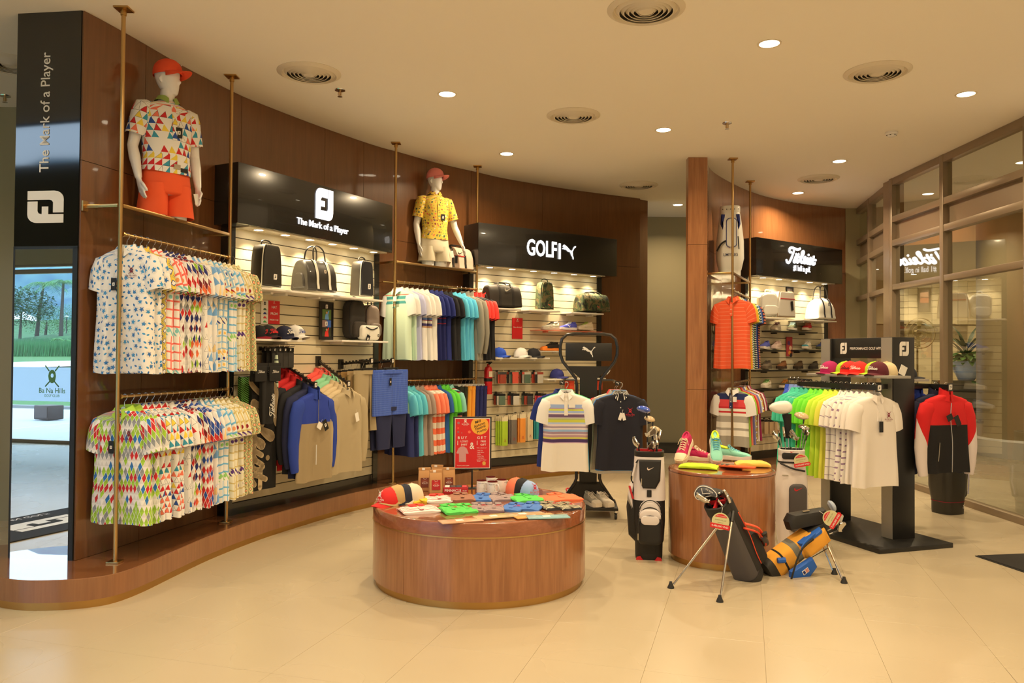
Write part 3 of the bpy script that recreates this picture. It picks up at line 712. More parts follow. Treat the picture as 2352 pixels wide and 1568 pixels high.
# ---------------------------------------------------------------- printed fabrics (all node-built)
def C(*c):
    q = srgb(*c); return (min(.86, q[0]), min(.86, q[1] * 1.08), min(.86, q[2] * 1.25), 1)   # dye colours, read from the warm-lit photograph
WH = C(238, 232, 222)
def pat(name, fn, rough=0.85):
    if name in MATS: return MATS[name]
    m = mat(name, (0.8, 0.8, 0.8, 1), rough); nt = NT(m); u, v, w = uvxy(nt)
    nt.put(base_of(m), fn(nt, u, v)); MATS[name] = m; return m
def cell_rot(nt, i, j, fu, fv, seed):
    a = h2(nt, i, j, seed) * 6.283; c = a._m('COSINE', a); s = a.sin()
    return fu * c - fv * s, fu * s + fv * c
def leaves(c1, c2, bg, size=0.043):
    def fn(nt, u, v):
        x, y = u / size + (v / size).floor() * 0.37, v / size; i, j = x.floor(), y.floor()
        fu = x - i - 0.5 + (h2(nt, i, j, 1) - 0.5) * 0.55; fv = y - j - 0.5 + (h2(nt, i, j, 2) - 0.5) * 0.55
        a, b = cell_rot(nt, i, j, fu, fv, 3)
        big = h2(nt, i, j, 4).gt(0.62)
        r = (a * a + b * b).sqrt(); ang = a._m('ARCTAN2', b, a)
        fl = r.lt(0.30 + (ang * 5).sin() * 0.09 + (ang * 13).sin() * 0.06); lf = (a * a * 5 + b * b * 20 + a.abs() * 0.35).lt(0.42)
        f = fl * big + lf * (1 - big)
        halo = (r.lt(0.62)) * big * 0.45
        col = mixc(nt, halo, bg, C(214, 206, 190))
        ink = mixc(nt, h2(nt, i, j, 5), c1, c2)
        return mixc(nt, f, col, ink)
    return fn
def rhombs(cols, w=0.032, h=0.075, line=WH, bands=True):
    """rhomb lattice, each rhomb split down its middle, coloured in rows"""
    def fn(nt, u, v):
        a = u / w + v / h; b = u / w - v / h; i, j = a.floor(), b.floor()
        row = (i - j); k = h2(nt, row * 0.5 if False else row, 0.0, 7) if bands else h2(nt, i, j, 7)
        jit = h2(nt, i, j, 8)
        k2 = (k * 0.72 + jit * 0.28)
        col = pal(nt, k2, cols)
        half = (a - i - (b - j)).gt(0.0)
        sh = mixc(nt, half * 0.16, col, C(60, 60, 60))
        e = ((a - i).mn(b - j)).mn((1 - (a - i)).mn(1 - (b - j))).lt(0.045)
        return mixc(nt, e, sh, line)
    return fn
def triangles(cols, s=0.04, line=C(40, 40, 50), lw=0.05):
    def fn(nt, u, v):
        y = v / s; j = y.floor(); fy = y - j
        x = u / s * 0.95 + j * 0.5; i = x.floor(); fx = x - i
        up = ((fx - 0.5).abs() * 2).lt(1 - fy)
        col = pal(nt, h2(nt, i, j, 11), cols)
        d = ((fx - 0.5).abs() * 2 - (1 - fy)).abs()
        out = (d.lt(lw * 2) + (fy.lt(lw))).mn(1) * h2(nt, i, j, 12).gt(0.72) * up
        c = mixc(nt, up, WH, col); return mixc(nt, out, c, line)
    return fn
def squares(bg, grid, fills, s=0.055, lw=0.17):
    def fn(nt, u, v):
        x, y = u / s, v / s; i, j = x.floor(), y.floor(); fx, fy = x - i, y - j
        g = (fx.lt(lw) + fy.lt(lw)).mn(1) * h2(nt, j, 0.0, 21).gt(0.3)
        r = ((fx - 0.58) * (fx - 0.58) + (fy - 0.58) * (fy - 0.58)).lt(0.05) * h2(nt, i, j, 22).gt(0.55)
        diag = ((fx + fy).fract() - 0.5).abs().lt(0.14) * h2(nt, j, 0.0, 21).lt(0.3)
        c = mixc(nt, g, bg, grid); c = mixc(nt, r, c, pal(nt, h2(nt, i, j, 23), fills)); return mixc(nt, diag, c, pal(nt, h2(nt, i, j, 24), fills))
    return fn
def aztec(bg, c1, c2, c3, s=0.06):
    def fn(nt, u, v):
        a = u / s + v / s; b = u / s - v / s; i, j = a.floor(), b.floor(); x, y = a - i - 0.5, b - j - 0.5
        d = x.abs().mx(y.abs()); k = h2(nt, (i + j), 0.0, 31).gt(0.5)
        c = mixc(nt, d.lt(0.30), bg, c1); c = mixc(nt, d.lt(0.21), c, c2); c = mixc(nt, d.lt(0.07), c, C(240, 230, 210))
        dots = d.gt(0.37) * d.lt(0.46) * ((u / 0.008).fract().lt(0.55)) * k
        return mixc(nt, dots, c, c3)
    return fn
def bands(stops, period):
    """horizontal stripes: stops = [(colour, width)] repeated over period metres"""
    def fn(nt, u, v): return pal(nt, ((0 - v) / period).fract(), stops)
    return fn
def placed(stops):
    """stripes once over the length measured down from the neck"""
    tot = sum(w for _, w in stops)
    def fn(nt, u, v): return pal(nt, ((0 - v) / tot).mn(0.999), stops)
    return fn
def plaid(bg, c1, c2, s=0.03):
    def fn(nt, u, v):
        x, y = (u / s).fract(), (v / s).fract(); c = mixc(nt, x.lt(0.3) * 0.6, bg, c1); c = mixc(nt, y.lt(0.3) * 0.6, c, c1)
        return mixc(nt, (x.lt(0.07) + y.lt(0.07)).mn(1), c, c2)
    return fn
def floral(bg, cols, s=0.035):
    def fn(nt, u, v):
        x, y = u / s, v / s; i, j = x.floor(), y.floor()
        fu = x - i - 0.5 + (h2(nt, i, j, 1) - 0.5) * 0.5; fv = y - j - 0.5 + (h2(nt, i, j, 2) - 0.5) * 0.5
        r = (fu * fu + fv * fv).sqrt(); a = r._m('ARCTAN2', fv, fu); sz = h2(nt, i, j, 3) * 0.26 + 0.1
        f = r.lt(sz + (a * 5).sin() * 0.05) * (1 - r.lt(sz * 0.4) * h2(nt, i, j, 6).gt(0.5))
        return mixc(nt, f, bg, pal(nt, h2(nt, i, j, 5), cols))
    return fn
def camo(nt, u, v):
    n = nt.node('ShaderNodeTexNoise'); n.inputs['Scale'].default_value = 13; n.inputs['Detail'].default_value = 2; n.inputs['Distortion'].default_value = 0.8
    tc = nt.node('ShaderNodeTexCoord'); nt.L.new(tc.outputs['Object'], n.inputs['Vector'])
    return pal(nt, E_(nt, n.outputs['Fac']) * 1.6 - 0.3, [(C(28, 28, 20), 0.36), (C(52, 66, 34), 0.18), (C(92, 78, 46), 0.2), (C(38, 44, 26), 0.26)])
RED, NAVY, LIME, GRAY = C(205, 40, 42), C(36, 44, 110), C(165, 205, 60), C(148, 150, 148)
PT = {
 'leaf': ('white polo with a blue leaf and blossom print', lambda: pat('print_blue_leaf', leaves(C(60, 150, 200), C(40, 100, 165), WH))),
 'yellow': ('yellow polo with navy flower diamonds', lambda: pat('print_yellow_navy', aztec(C(235, 200, 70), C(30, 60, 130), C(240, 235, 215), C(30, 110, 110), 0.07))),
 'coral': ('white polo with coral and teal squares', lambda: pat('print_coral', squares(WH, C(242, 110, 95), [(C(245, 160, 100), 1), (C(130, 195, 190), 1)], 0.06, 0.2))),
 'rhred': ('polo with red, lime and grey diamonds', lambda: pat('print_red_rhomb', rhombs([(LIME, 1), (WH, 1.2), (RED, 1), (C(120, 24, 40), .5), (NAVY, .7), (WH, .8), (GRAY, .6)]))),
 'rhlime': ('polo with lime, red and blue diamonds on white', lambda: pat('print_lime_rhomb', rhombs([(WH, 1.3), (LIME, 1.0), (GRAY, 1.0), (RED, .8), (C(45, 120, 185), .5), (WH, .8)]))),
 'rhorange': ('polo with orange and dark red diamonds', lambda: pat('print_orange_rhomb', rhombs([(C(235, 110, 60), 1), (WH, 1), (C(130, 24, 34), 1), (NAVY, .8), (LIME, .6)]))),
 'tri': ('white polo with scattered coloured triangles', lambda: pat('print_triangles', triangles([(WH, 1.4), (RED, .8), (C(240, 205, 70), .6), (C(45, 80, 150), .5), (C(240, 120, 90), .6), (C(60, 150, 170), .5)]))),
 'mono': ('white polo with thin dark line shapes', lambda: pat('print_line_shapes', triangles([(WH, 3), (C(60, 110, 170), .4), (RED, .4)], 0.045, C(30, 30, 60), 0.035))),
 'pale': ('white polo with pale blue triangles', lambda: pat('print_pale_triangles', triangles([(WH, 1), (C(120, 170, 220), 1.2), (C(245, 205, 140), .5)], 0.07, C(150, 180, 215), 0.03))),
 'houses': ('white polo with red and navy block shapes', lambda: pat('print_blocks', squares(C(240, 230, 205), C(150, 190, 225), [(C(175, 30, 45), 1), (C(40, 60, 135), .8), (C(245, 190, 90), .6)], 0.05, 0.22))),
 'lattice': ('white polo with a blue and green brush lattice', lambda: pat('print_lattice', squares(WH, C(110, 180, 220), [(C(245, 160, 100), 1), (C(150, 205, 110), 1)], 0.062, 0.2))),
 'maroon': ('cream polo with maroon dots and purple bars', lambda: pat('print_maroon', squares(C(238, 228, 196), C(214, 190, 120), [(C(160, 32, 50), 1), (C(96, 60, 130), .8)], 0.06, 0.18))),
 'aztec': ('beige polo with green and orange woven diamonds', lambda: pat('print_aztec', aztec(C(214, 200, 140), C(70, 150, 110), C(240, 140, 85), C(45, 45, 40)))),
 'rhnavy': ('polo with red and royal blue diamonds', lambda: pat('print_navy_rhomb', rhombs([(RED, 1.1), (C(40, 80, 165), 1.1), (WH, 1)]))),
}
def PM(k): return PT[k][1]()
def stripes(name, stops, period): return pat(name, bands([(C(*c), w) for c, w in stops], period))
# ---------------------------------------------------------------- hangers and garments (origin = hook on the rail, front faces -y)
HOOK = mat('steel_hook', (0.6, 0.58, 0.55, 1), 0.22, metal=1.0)
DISC = mat('size_disc', C(196, 220, 226), 0.5); TAGW = mat('paper_tag', C(236, 226, 206), 0.7); TAGK = mat('black_tag', C(20, 20, 20), 0.5)
_gm = {}
def cached(key, fn):
    if key not in _gm:
        o = fn(); _gm[key] = o.data; bpy.data.objects.remove(o)
    return _gm[key]
def inst(name, me, parent, m, M=None):
    o = bpy.data.objects.new(name, me); COL.objects.link(o); o.parent = parent
    if M is not None: o.matrix_local = M
    if len(me.materials) == 0: me.materials.append(None)
    for sl in o.material_slots: sl.link = 'OBJECT'; sl.material = m
    return o
def _hook():
    p = [(0, 0, -0.075), (0, 0, -0.04), (0.012, 0, -0.026), (0.02, 0, -0.004), (0.012, 0, 0.012), (-0.004, 0, 0.0135), (-0.0135, 0, 0.004)]
    return MB().tube(smooth_path(p, 4), 0.0022, 6).build('hook', None or HOOK)
def _hbody():
    rings = []
    for k in range(17):
        x = -0.205 + 0.41 * k / 16; a = abs(x) / 0.205; z = -0.088 - 0.070 * a ** 1.15; hh = 0.020 * (1 - 0.6 * a); dd = 0.011 * (1 - .2 * a); z -= hh * 0.3
        rings.append([(x, dd * math.cos(t * PI / 4) - 0.012 * (1 - a) * 0, z + hh * math.sin(t * PI / 4)) for t in range(8)])
    return MB().loft(rings).build('body', WOOD_DARK)
def _disc(): return MB().prism([(0.018 * math.cos(a * PI / 8), 0.018 * math.sin(a * PI / 8) - 0.088) for a in range(16)], -0.0135, -0.011).build('size_disc', DISC)
def hanger(M, label, group, m=None, disc=None, logo=None):
    t = thing('hanger', label, 'hanger', M=M, group=group)
    inst('hook', cached('hook', _hook), t, HOOK); inst('body', cached('hbody', _hbody), t, m or WOOD_DARK)
    if disc: inst('size_disc', cached('hdisc', _disc), t, disc)
    if logo: emblem(t, logo, T(0, -0.0125, -0.088), 0.026, PRINTW)
    return t
# body sections: (z, half width, half depth)
BODY = [(-0.088, .058, .046), (-0.100, .085, .050), (-0.118, .150, .050), (-0.140, .205, .046), (-0.165, .224, .050), (-0.235, .222, .058), (-0.36, .216, .060), (-0.52, .214, .056), (-0.68, .222, .050), (-0.80, .228, .046), (-0.84, .229, .045)]
def body_mesh(v=0, depth=1.0, length=0.75, width=1.0, seed=0, belly=0.0):
    rr = random.Random(100 + seed); ph = [rr.uniform(0, 6.28) for _ in range(4)]; n = 40; rings = []
    k = (length) / 0.752
    for z, w, d in BODY:
        z = -0.088 + (z + 0.088) * k; t = min(1, max(0, (-z - 0.25) / 0.5)); ring = []
        for i in range(n):
            a = 2 * PI * i / n - PI / 2; c, s = math.cos(a), math.sin(a)
            x = w * width * math.copysign(abs(c) ** 0.72, c); y = d * depth * math.copysign(abs(s) ** 0.85, s)
            f = 0.016 * t * (math.sin(3 * a + ph[0]) + 0.7 * math.sin(5 * a + ph[1]) + 0.4 * math.sin(9 * a + ph[2]))
            y += f * (0.5 + 0.5 * depth); x += 0.012 * t * math.sin(4 * a + ph[3]); zz = z + 0.006 * t * math.sin(3 * a + ph[2])
            ring.append((x, y, zz))
        rings.append(ring)
    return MB().loft(rings, False, False).build('body', WHITE, auto=80)
def sleeve_mesh(sgn, long=False, depth=1.0, spread=0.0):
    def ring(cx, cz, ang, r, d):
        # ring across the sleeve: r = half width in the plane, d = half depth
        out = []
        for i in range(18):
            a = 2 * PI * i / 18; q = r * math.cos(a); out.append((sgn * (cx + q * math.cos(ang)), d * depth * math.sin(a), cz + q * math.sin(ang)))
        return out
    if not long:
        rs = [ring(.150, -.205, rad(80), .075, .048), ring(.190, -.222, rad(58), .084, .052), ring(.205 + spread * .3, -.275, rad(38), .082, .054), ring(.212 + spread * .7, -.335, rad(24), .080, .052), ring(.216 + spread, -.385, rad(16), .078, .049), ring(.214 + spread, -.383, rad(16), .072, .043)]
    else:
        rs = [ring(.158, -.205, rad(78), .075, .050), ring(.205, -.225, rad(48), .085, .052), ring(.232, -.30, rad(25), .076, .052), ring(.250 + spread * .5, -.42, rad(12), .066, .050), ring(.262 + spread, -.55, rad(4), .060, .046), ring(.255 + spread, -.68, rad(-4), .052, .042), ring(.240 + spread, -.775, rad(-8), .045, .038), ring(.239 + spread, -.79, rad(-8), .040, .034)]
    return MB().loft(rs, False, False).build('sleeve', WHITE, auto=80)
def collar_mesh(kind='polo'):
    mb = MB(); n = 26; rows = []
    for k in range(n + 1):
        th = rad(14 if kind == 'polo' else 7) + (2 * PI - 2 * rad(14 if kind == 'polo' else 7)) * k / n; fr = max(0, math.cos(th))
        s, c = math.sin(th), -math.cos(th)
        e = math.exp(-((min(th, 2 * PI - th)) / 0.55) ** 2)
        if kind == 'polo':
            row = [(0.050 * s, 0.040 * c, -0.100 - .02 * fr), (0.052 * s, 0.042 * c, -0.062 - .026 * fr), (0.060 * s, 0.050 * c, -0.060 - .026 * fr), (0.084 * s * (1 + .1 * e), 0.058 * c - .004 * e, -0.100 - 0.045 * e), (0.092 * s * (1 + .12 * e), 0.062 * c - .006 * e, -0.112 - 0.055 * e)]
        else:                                              # stand-up jacket collar
            row = [(0.070 * s, 0.052 * c, -0.120 - .03 * fr), (0.062 * s, 0.050 * c, -0.075 - .035 * fr), (0.058 * s, 0.047 * c, -0.030 - .03 * fr), (0.055 * s, 0.044 * c, -0.031 - .03 * fr), (0.060 * s, 0.046 * c, -0.10 - .03 * fr)]
        rows.append(row)
    mb.loft(rows, False, False, False); return mb.build('collar', WHITE, solid=0.0, auto=60)
def placket_mesh(z1=-0.30, w=0.017):
    mb = MB(); mb.loft([[(-w, y + .006, z), (w, y + .006, z), (w, y, z), (-w, y, z)] for y, z in ((-.0475, -.138), (-.0525, -.165), (-.0600, -.235), (-.0612, z1))])
    return mb.build('placket', WHITE)
def btn_mesh():
    mb = MB()
    for y, z in ((-.0525, -0.165), (-.0585, -0.22), (-.0610, -0.275)): mb.lathe([(0, 0), (0.005, 0), (0.005, 0.002), (0, 0.002)], 8, T(0, y, z) @ RX(PI / 2))
    return mb.build('buttons', WHITE)
LMAP = {}
def garment(M, label, group, mb, mc=None, ms=None, kind='polo', seed=0, depth=1.0, length=0.75, width=1.0, spread=0.0, detail=False, cat='shirt', name='polo_shirt', long=False, mcuff=None):
    t = thing(name, label, cat, M=M, group=group)
    ms = ms or mb; mc = mc or mb; dk = round(depth, 2); sd = seed % 5
    inst('body', cached(('b', dk, length, width, sd), lambda: body_mesh(0, depth, length, width, sd)), t, mb)
    for s in (-1, 1): inst('sleeve', cached(('s', s, long, dk, spread), lambda: sleeve_mesh(s, long, depth, spread)), t, ms)
    inst('collar', cached(('c', kind), lambda: collar_mesh(kind)), t, mc)
    if detail and kind == 'polo':
        inst('placket', cached('pl', placket_mesh), t, mb); inst('buttons', cached('bt', btn_mesh), t, WHITE)['kind'] = 'stuff'
    return t
def swing_tag(parent, x, z, y, m=TAGW, w=0.035, h=0.06, rot=0.0, logo=None, lm=None):
    o = MB().box((0, 0, -h / 2), (w, 0.002, h)).tube([(0, 0, 0), (0.004, 0, 0.035)], 0.0008, 4).build('swing_tag', m, parent, T(x, y, z) @ RY(rot))
    if logo: emblem(o, logo, T(0, -0.0015, -h / 2), w * 0.55, lm or PRINTW)
    return o
ORD = ['first', 'second', 'third', 'fourth', 'fifth', 'sixth', 'seventh', 'eighth', 'ninth', 'tenth', 'eleventh', 'twelfth', 'thirteenth', 'fourteenth', 'fifteenth', 'sixteenth', 'seventeenth', 'eighteenth', 'nineteenth', 'twentieth', 'twenty-first', 'twenty-second', 'twenty-third', 'twenty-fourth', 'twenty-fifth']
def rack(M, L, z, specs, where, group, start=0.05, end=None, face=None, hm=None, jit=0.04, dx=0.0):
    """specs: list of dicts (garment args); hung along local x of the rail from near (x=start) to far; local -x is the side facing the viewer"""
    n = len(specs); end = L - 0.06 if end is None else end; rr = random.Random(hash(where) % 1000 if False else len(where) * 7 + n)
    for i, sp in enumerate(specs):
        x = start + (end - start) * (i / max(1, n - 1)) ** 1.0; a = (face or -PI / 2) + (rr.uniform(-jit, jit) if i else 0)
        G = M @ T(x, dx, z) @ RZ(a) @ T(0, 0, -0.0)
        o = ORD[i]; txt = sp.pop('txt'); hk = sp.pop('hang', True); tz = sp.pop('tags', None); lgo = sp.pop('logo', None); crest = sp.pop('crest', None)
        if hk: hanger(G, f'{"black" if hm else "dark cherry-wood"} hanger, {o} from the front, {where}', 'hangers on the ' + where, hm, None if hm else (DISC if i < 3 else None), lgo)
        t = garment(G, f'{txt}, {o} from the front, {where}', group, seed=i, **sp)
        if tz:
            for q in tz: swing_tag(t, **q)
        if crest: emblem(t, 'crest', T(0.085, -0.064, -0.27), 0.062, crest)
def S(k, **kw): d = dict(txt=PT[k][0], mb=PM(k)); d.update(kw); return d
UPR = ['leaf', 'leaf', 'yellow', 'coral', 'coral', 'rhred', 'rhred', 'rhorange', 'rhorange', 'mono', 'pale', 'pale', 'houses', 'houses', 'lattice', 'lattice', 'maroon', 'maroon', 'aztec', 'aztec']
LOR = ['rhlime', 'rhlime', 'tri', 'tri', 'tri', 'tri', 'mono', 'rhred', 'rhorange', 'rhnavy', 'rhnavy', 'pale', 'lattice', 'lattice', 'maroon', 'maroon', 'maroon', 'aztec', 'aztec']
CRIM = plain((150, 20, 40)); TEALC = plain((110, 195, 205)); LIMEC = plain((170, 210, 70)); CREAMC = plain((232, 220, 190))
def upspec(lst, L):
    out = []
    for i, k in enumerate(lst):
        d = S(k, depth=0.62 if i else 0.9, length=L, width=1.0)
        if k in ('rhlime',): d['mc'] = LIMEC
        if i == 0: d.update(detail=True, crest=plain((120, 40, 50)), tags=[dict(x=-0.045, z=-0.30, y=-0.07, m=TAGK, w=0.04, h=0.085, logo='fj')], depth=1.0)
        out.append(d)
    return out
rack(RA, RAL, 2.41, upspec(UPR, 0.86), 'upper left rail', 'printed polos on the upper left rail', 0.07, RAL + 0.04)
rack(RA, RAL, 1.305, upspec(LOR, 0.78), 'lower left rail', 'printed polos on the lower left rail', 0.07, RAL + 0.04)
# ---- middle rack, upper: mint striped, white, navy, black, turquoise, grey, red/black
BH = BLACKMETAL
MINT = pat('mint_chest_stripe', placed([(C(190, 225, 190), .12), (C(240, 120, 100), .012), (C(190, 225, 190), .012), (C(70, 150, 145), .03), (C(205, 215, 180), .02), (C(70, 150, 145), .035), (C(212, 232, 196), .8)]))
LILAC = plain((190, 190, 215)); WHT = plain((236, 228, 212)); MULTI = pat('multi_stripe_white', placed([(C(236, 228, 212), .33), (C(110, 90, 140), .02), (C(225, 205, 190), .02), (C(90, 120, 170), .025), (C(150, 60, 70), .012), (C(235, 225, 205), .03), (C(80, 70, 120), .03), (C(190, 150, 110), .02), (C(236, 228, 212), .6)]))
NAV = plain((30, 42, 110)); NAVS = pat('navy_red_stripe', placed([(C(26, 36, 100), .36), (C(150, 40, 60), .012), (C(26, 36, 100), .05), (C(150, 40, 60), .012), (C(22, 30, 90), .6)])); BLK = plain((26, 26, 30)); TURQ = plain((92, 190, 215)); GRY = plain((150, 142, 122)); REDC = plain((240, 62, 52))
B1 = [dict(txt='mint polo with teal and coral chest stripes', mb=MINT, mc=WHT, ms=WHT, tags=[dict(x=0.03, z=-0.17, y=-0.072, w=0.05, h=0.055)], detail=True)]
B1 += [dict(txt='pale mint polo with white sleeves', mb=plain((206, 228, 196)), ms=WHT, mc=WHT), dict(txt='lilac-yoked polo', mb=LILAC, mc=WHT), dict(txt='white polo with purple lower stripes', mb=MULTI, ms=WHT, mc=WHT), dict(txt='white polo with purple lower stripes', mb=MULTI, ms=WHT, mc=WHT), dict(txt='plain white polo', mb=WHT)]
B1 += [dict(txt='navy polo with thin red stripes', mb=NAVS, ms=NAV, mc=NAV), dict(txt='navy polo with thin red stripes', mb=NAVS, ms=NAV, mc=NAV), dict(txt='plain navy polo', mb=NAV), dict(txt='black polo', mb=BLK), dict(txt='black polo', mb=BLK)]
B1 += [dict(txt='turquoise polo', mb=TURQ) for _ in range(3)] + [dict(txt='grey long-sleeved pullover', mb=GRY, long=True, name='pullover', kind='jacket') for _ in range(2)]
B1 += [dict(txt='black pullover with red shoulders', mb=BLK, ms=REDC, mc=REDC, name='pullover', kind='jacket') for _ in range(3)]
for d in B1: d.setdefault('depth', 0.62); d.setdefault('length', 0.78)
rack(RB, RBL, 2.415, B1, 'upper middle rail', 'garments on the upper middle rail', 0.05, RBL + 0.10, hm=BH)
# lower: aqua, navy skirts..., stripes, green, trousers
AQ = plain((96, 190, 200)); TAUPE = plain((160, 140, 122)); COR = plain((250, 130, 95)); CORS = stripes('coral_white_stripe', [((246, 110, 70), 1), ((240, 222, 196), 1)], 0.13); GRN = plain((100, 205, 60)); GRS = stripes('black_coral_green_stripe', [((60, 60, 66), 1), ((240, 130, 110), .6), ((225, 220, 200), .5), ((110, 180, 150), .6)], 0.09); BLU = plain((40, 90, 150)); SEA = plain((140, 200, 180))
AQN = pat('aqua_over_navy', placed([(C(110, 200, 200), .17), (C(150, 205, 175), .16), (C(38, 46, 96), .7)]))
B2 = [dict(txt='aqua polo with a navy lower half', mb=AQN, mc=AQ, ms=AQ, detail=True), dict(txt='aqua polo with a navy lower half', mb=AQN, ms=AQ, mc=AQ), dict(txt='aqua polo', mb=AQ), dict(txt='taupe polo', mb=TAUPE), dict(txt='taupe polo', mb=TAUPE)]
B2 += [dict(txt='coral and white broad-striped polo', mb=CORS, ms=COR, mc=COR) for _ in range(3)] + [dict(txt='blue polo', mb=BLU), dict(txt='bright green polo', mb=GRN), dict(txt='bright green polo', mb=GRN), dict(txt='black, coral and green striped polo', mb=GRS, mc=SEA, ms=SEA)]
for d in B2: d.setdefault('depth', 0.66); d.setdefault('length', 0.74)
rack(RB, RBL, 1.315, B2, 'lower middle rail', 'polos on the lower middle rail', 0.10, RBL * 0.64, hm=BH)
# trousers on clip hangers
def trousers(M, label, group, m, length=0.85, fold=False, name='trousers', seed=0, wide=0.17, short=False):
    t = thing(name, label, 'trousers' if not short else 'shorts', M=M, group=group)
    def legs(s):
        rr = random.Random(seed + s); rings = []
        for k in range(7):
            q = k / 6; w = (wide / 2) * (1.0 - 0.25 * q * (0 if short else 1)) * (1.1 if short else 1); cx = s * (wide / 2) * (0.96 + .05 * q); z = -0.10 - length * q
            rings.append([(cx + w * math.cos(a * PI / 8), (0.026 + .008 * q) * math.sin(a * PI / 8) + .006 * math.sin(3 * a * PI / 8 + s + 2 * q), z) for a in range(16)])
        return MB().loft(rings, True, False).build('leg', m, None, auto=80)
    for s in (-1, 1): inst('leg', cached(('leg', s, length, wide, short, seed % 2), lambda: legs(s)), t, m)
    inst('waistband', cached(('wb', wide), lambda: MB().loft([[(x * wide * 1.02, y * 0.031, z) for x, y in [(math.cos(a * PI / 10), math.sin(a * PI / 10)) for a in range(20)]] for z in (-0.085, -0.125)]).build('waistband', m)), t, m)
    return t
def clip_hanger(M, label, group, m=None):
    t = thing('clip_hanger', label, 'hanger', M=M, group=group)
    inst('hook', cached('hook', _hook), t, HOOK)
    inst('bar', cached('chbar', lambda: MB().box((0, 0, -0.070), (0.26, 0.012, 0.02)).build('bar', BLACK, bevel=0.003)), t, m or BLACKMETAL)
    for s in (-1, 1): inst('clip', cached(('clip'), lambda: MB().box((0, 0, -0.088), (0.02, 0.028, 0.035)).build('clip', BLACK, bevel=0.003)), t, m or BLACKMETAL, T(s * 0.1, 0, 0))
    return t
TC = [((44, 46, 30), 'dark olive trousers'), ((44, 46, 30), 'dark olive trousers'), ((240, 160, 50), 'mustard trousers'), ((240, 160, 50), 'mustard trousers'), ((34, 40, 96), 'navy trousers'), ((34, 40, 96), 'navy trousers'), ((30, 34, 84), 'navy trousers')]
CLEAR = mat('clear_plastic_hanger', C(214, 206, 186), 0.2)
for i, (c, tx) in enumerate(TC):
    G = RB @ T(RBL * (0.70 + 0.052 * i), 0, 1.315) @ RZ(-PI / 2)
    clip_hanger(G, f'clear clip hanger, {ORD[i]} of the trouser row, lower middle rail', 'clip hangers on the lower middle rail', CLEAR)
    trousers(G, f'{tx}, {ORD[i]} pair from the front, lower middle rail', 'trousers on the lower middle rail', plain(c), 0.66, seed=i)
# ---- right partition
ORS = stripes('orange_fine_stripe', [((244, 92, 48), 1), ((250, 140, 100), .12)], 0.045); YEL = plain((245, 190, 50)); GRST = stripes('green_white_stripe', [((60, 130, 80), 1), ((225, 225, 205), .6)], 0.03); BLUS = plain((90, 130, 190)); BKW = stripes('black_orange_stripe', [((60, 46, 50), 1), ((225, 120, 80), .6)], 0.03); RDW = stripes('red_white_stripe', [((190, 40, 50), 1), ((235, 225, 205), 1)], 0.028)
C1 = [dict(txt='orange polo with fine pale stripes', mb=ORS, detail=True), dict(txt='yellow polo', mb=YEL), dict(txt='yellow polo with a red and white striped body', mb=RDW, ms=YEL), dict(txt='green and white striped polo', mb=GRST), dict(txt='black and white striped polo', mb=stripes('bw_stripe', [((50, 50, 60), 1), ((220, 215, 200), .7)], 0.026)), dict(txt='blue polo', mb=BLUS), dict(txt='navy polo', mb=NAV), dict(txt='brown and orange striped polo', mb=BKW), dict(txt='brown and orange striped polo', mb=BKW)]
for d in C1: d.setdefault('depth', 0.6); d.setdefault('length', 0.83)
rack(RC, RCL, 2.385, C1, 'upper right rail', 'polos on the upper right rail', 0.03, RCL * 0.62, face=-rad(103))
CLS = pat('banded_children_polo', placed([(C(110, 105, 105), .09), (C(36, 46, 90), .08), (C(225, 70, 72), .085), (C(200, 40, 46), .02), (C(236, 226, 204), .03), (C(200, 40, 46), .022), (C(236, 226, 204), .035), (C(170, 160, 140), .075), (C(236, 226, 204), .065), (C(170, 160, 140), .03), (C(236, 226, 204), .065), (C(165, 155, 135), .3)]))
C2 = [dict(txt='white-sleeved polo with navy, red and grey bands', mb=CLS, ms=WHT, mc=WHT, detail=True, tags=[dict(x=0.055, z=-0.16, y=-0.072, w=0.045, h=0.06)]), dict(txt='lime polo', mb=plain((160, 200, 70))), dict(txt='red polo', mb=plain((205, 50, 50))), dict(txt='coral polo', mb=COR), dict(txt='lavender polo', mb=plain((130, 130, 180))), dict(txt='small-print white polo', mb=PM('mono')), dict(txt='yellow print polo', mb=PM('yellow')), dict(txt='wine-red polo', mb=CRIM), dict(txt='white polo', mb=WHT), dict(txt='magenta polo', mb=plain((150, 30, 80)))]
for d in C2: d.setdefault('depth', 0.6); d.setdefault('length', 0.66); d.setdefault('width', 0.92)
rack(RC, RCL, 1.30, C2, 'lower right rail', 'small polos on the lower right rail', 0.03, RCL * 0.72, face=-rad(103), hm=BH)
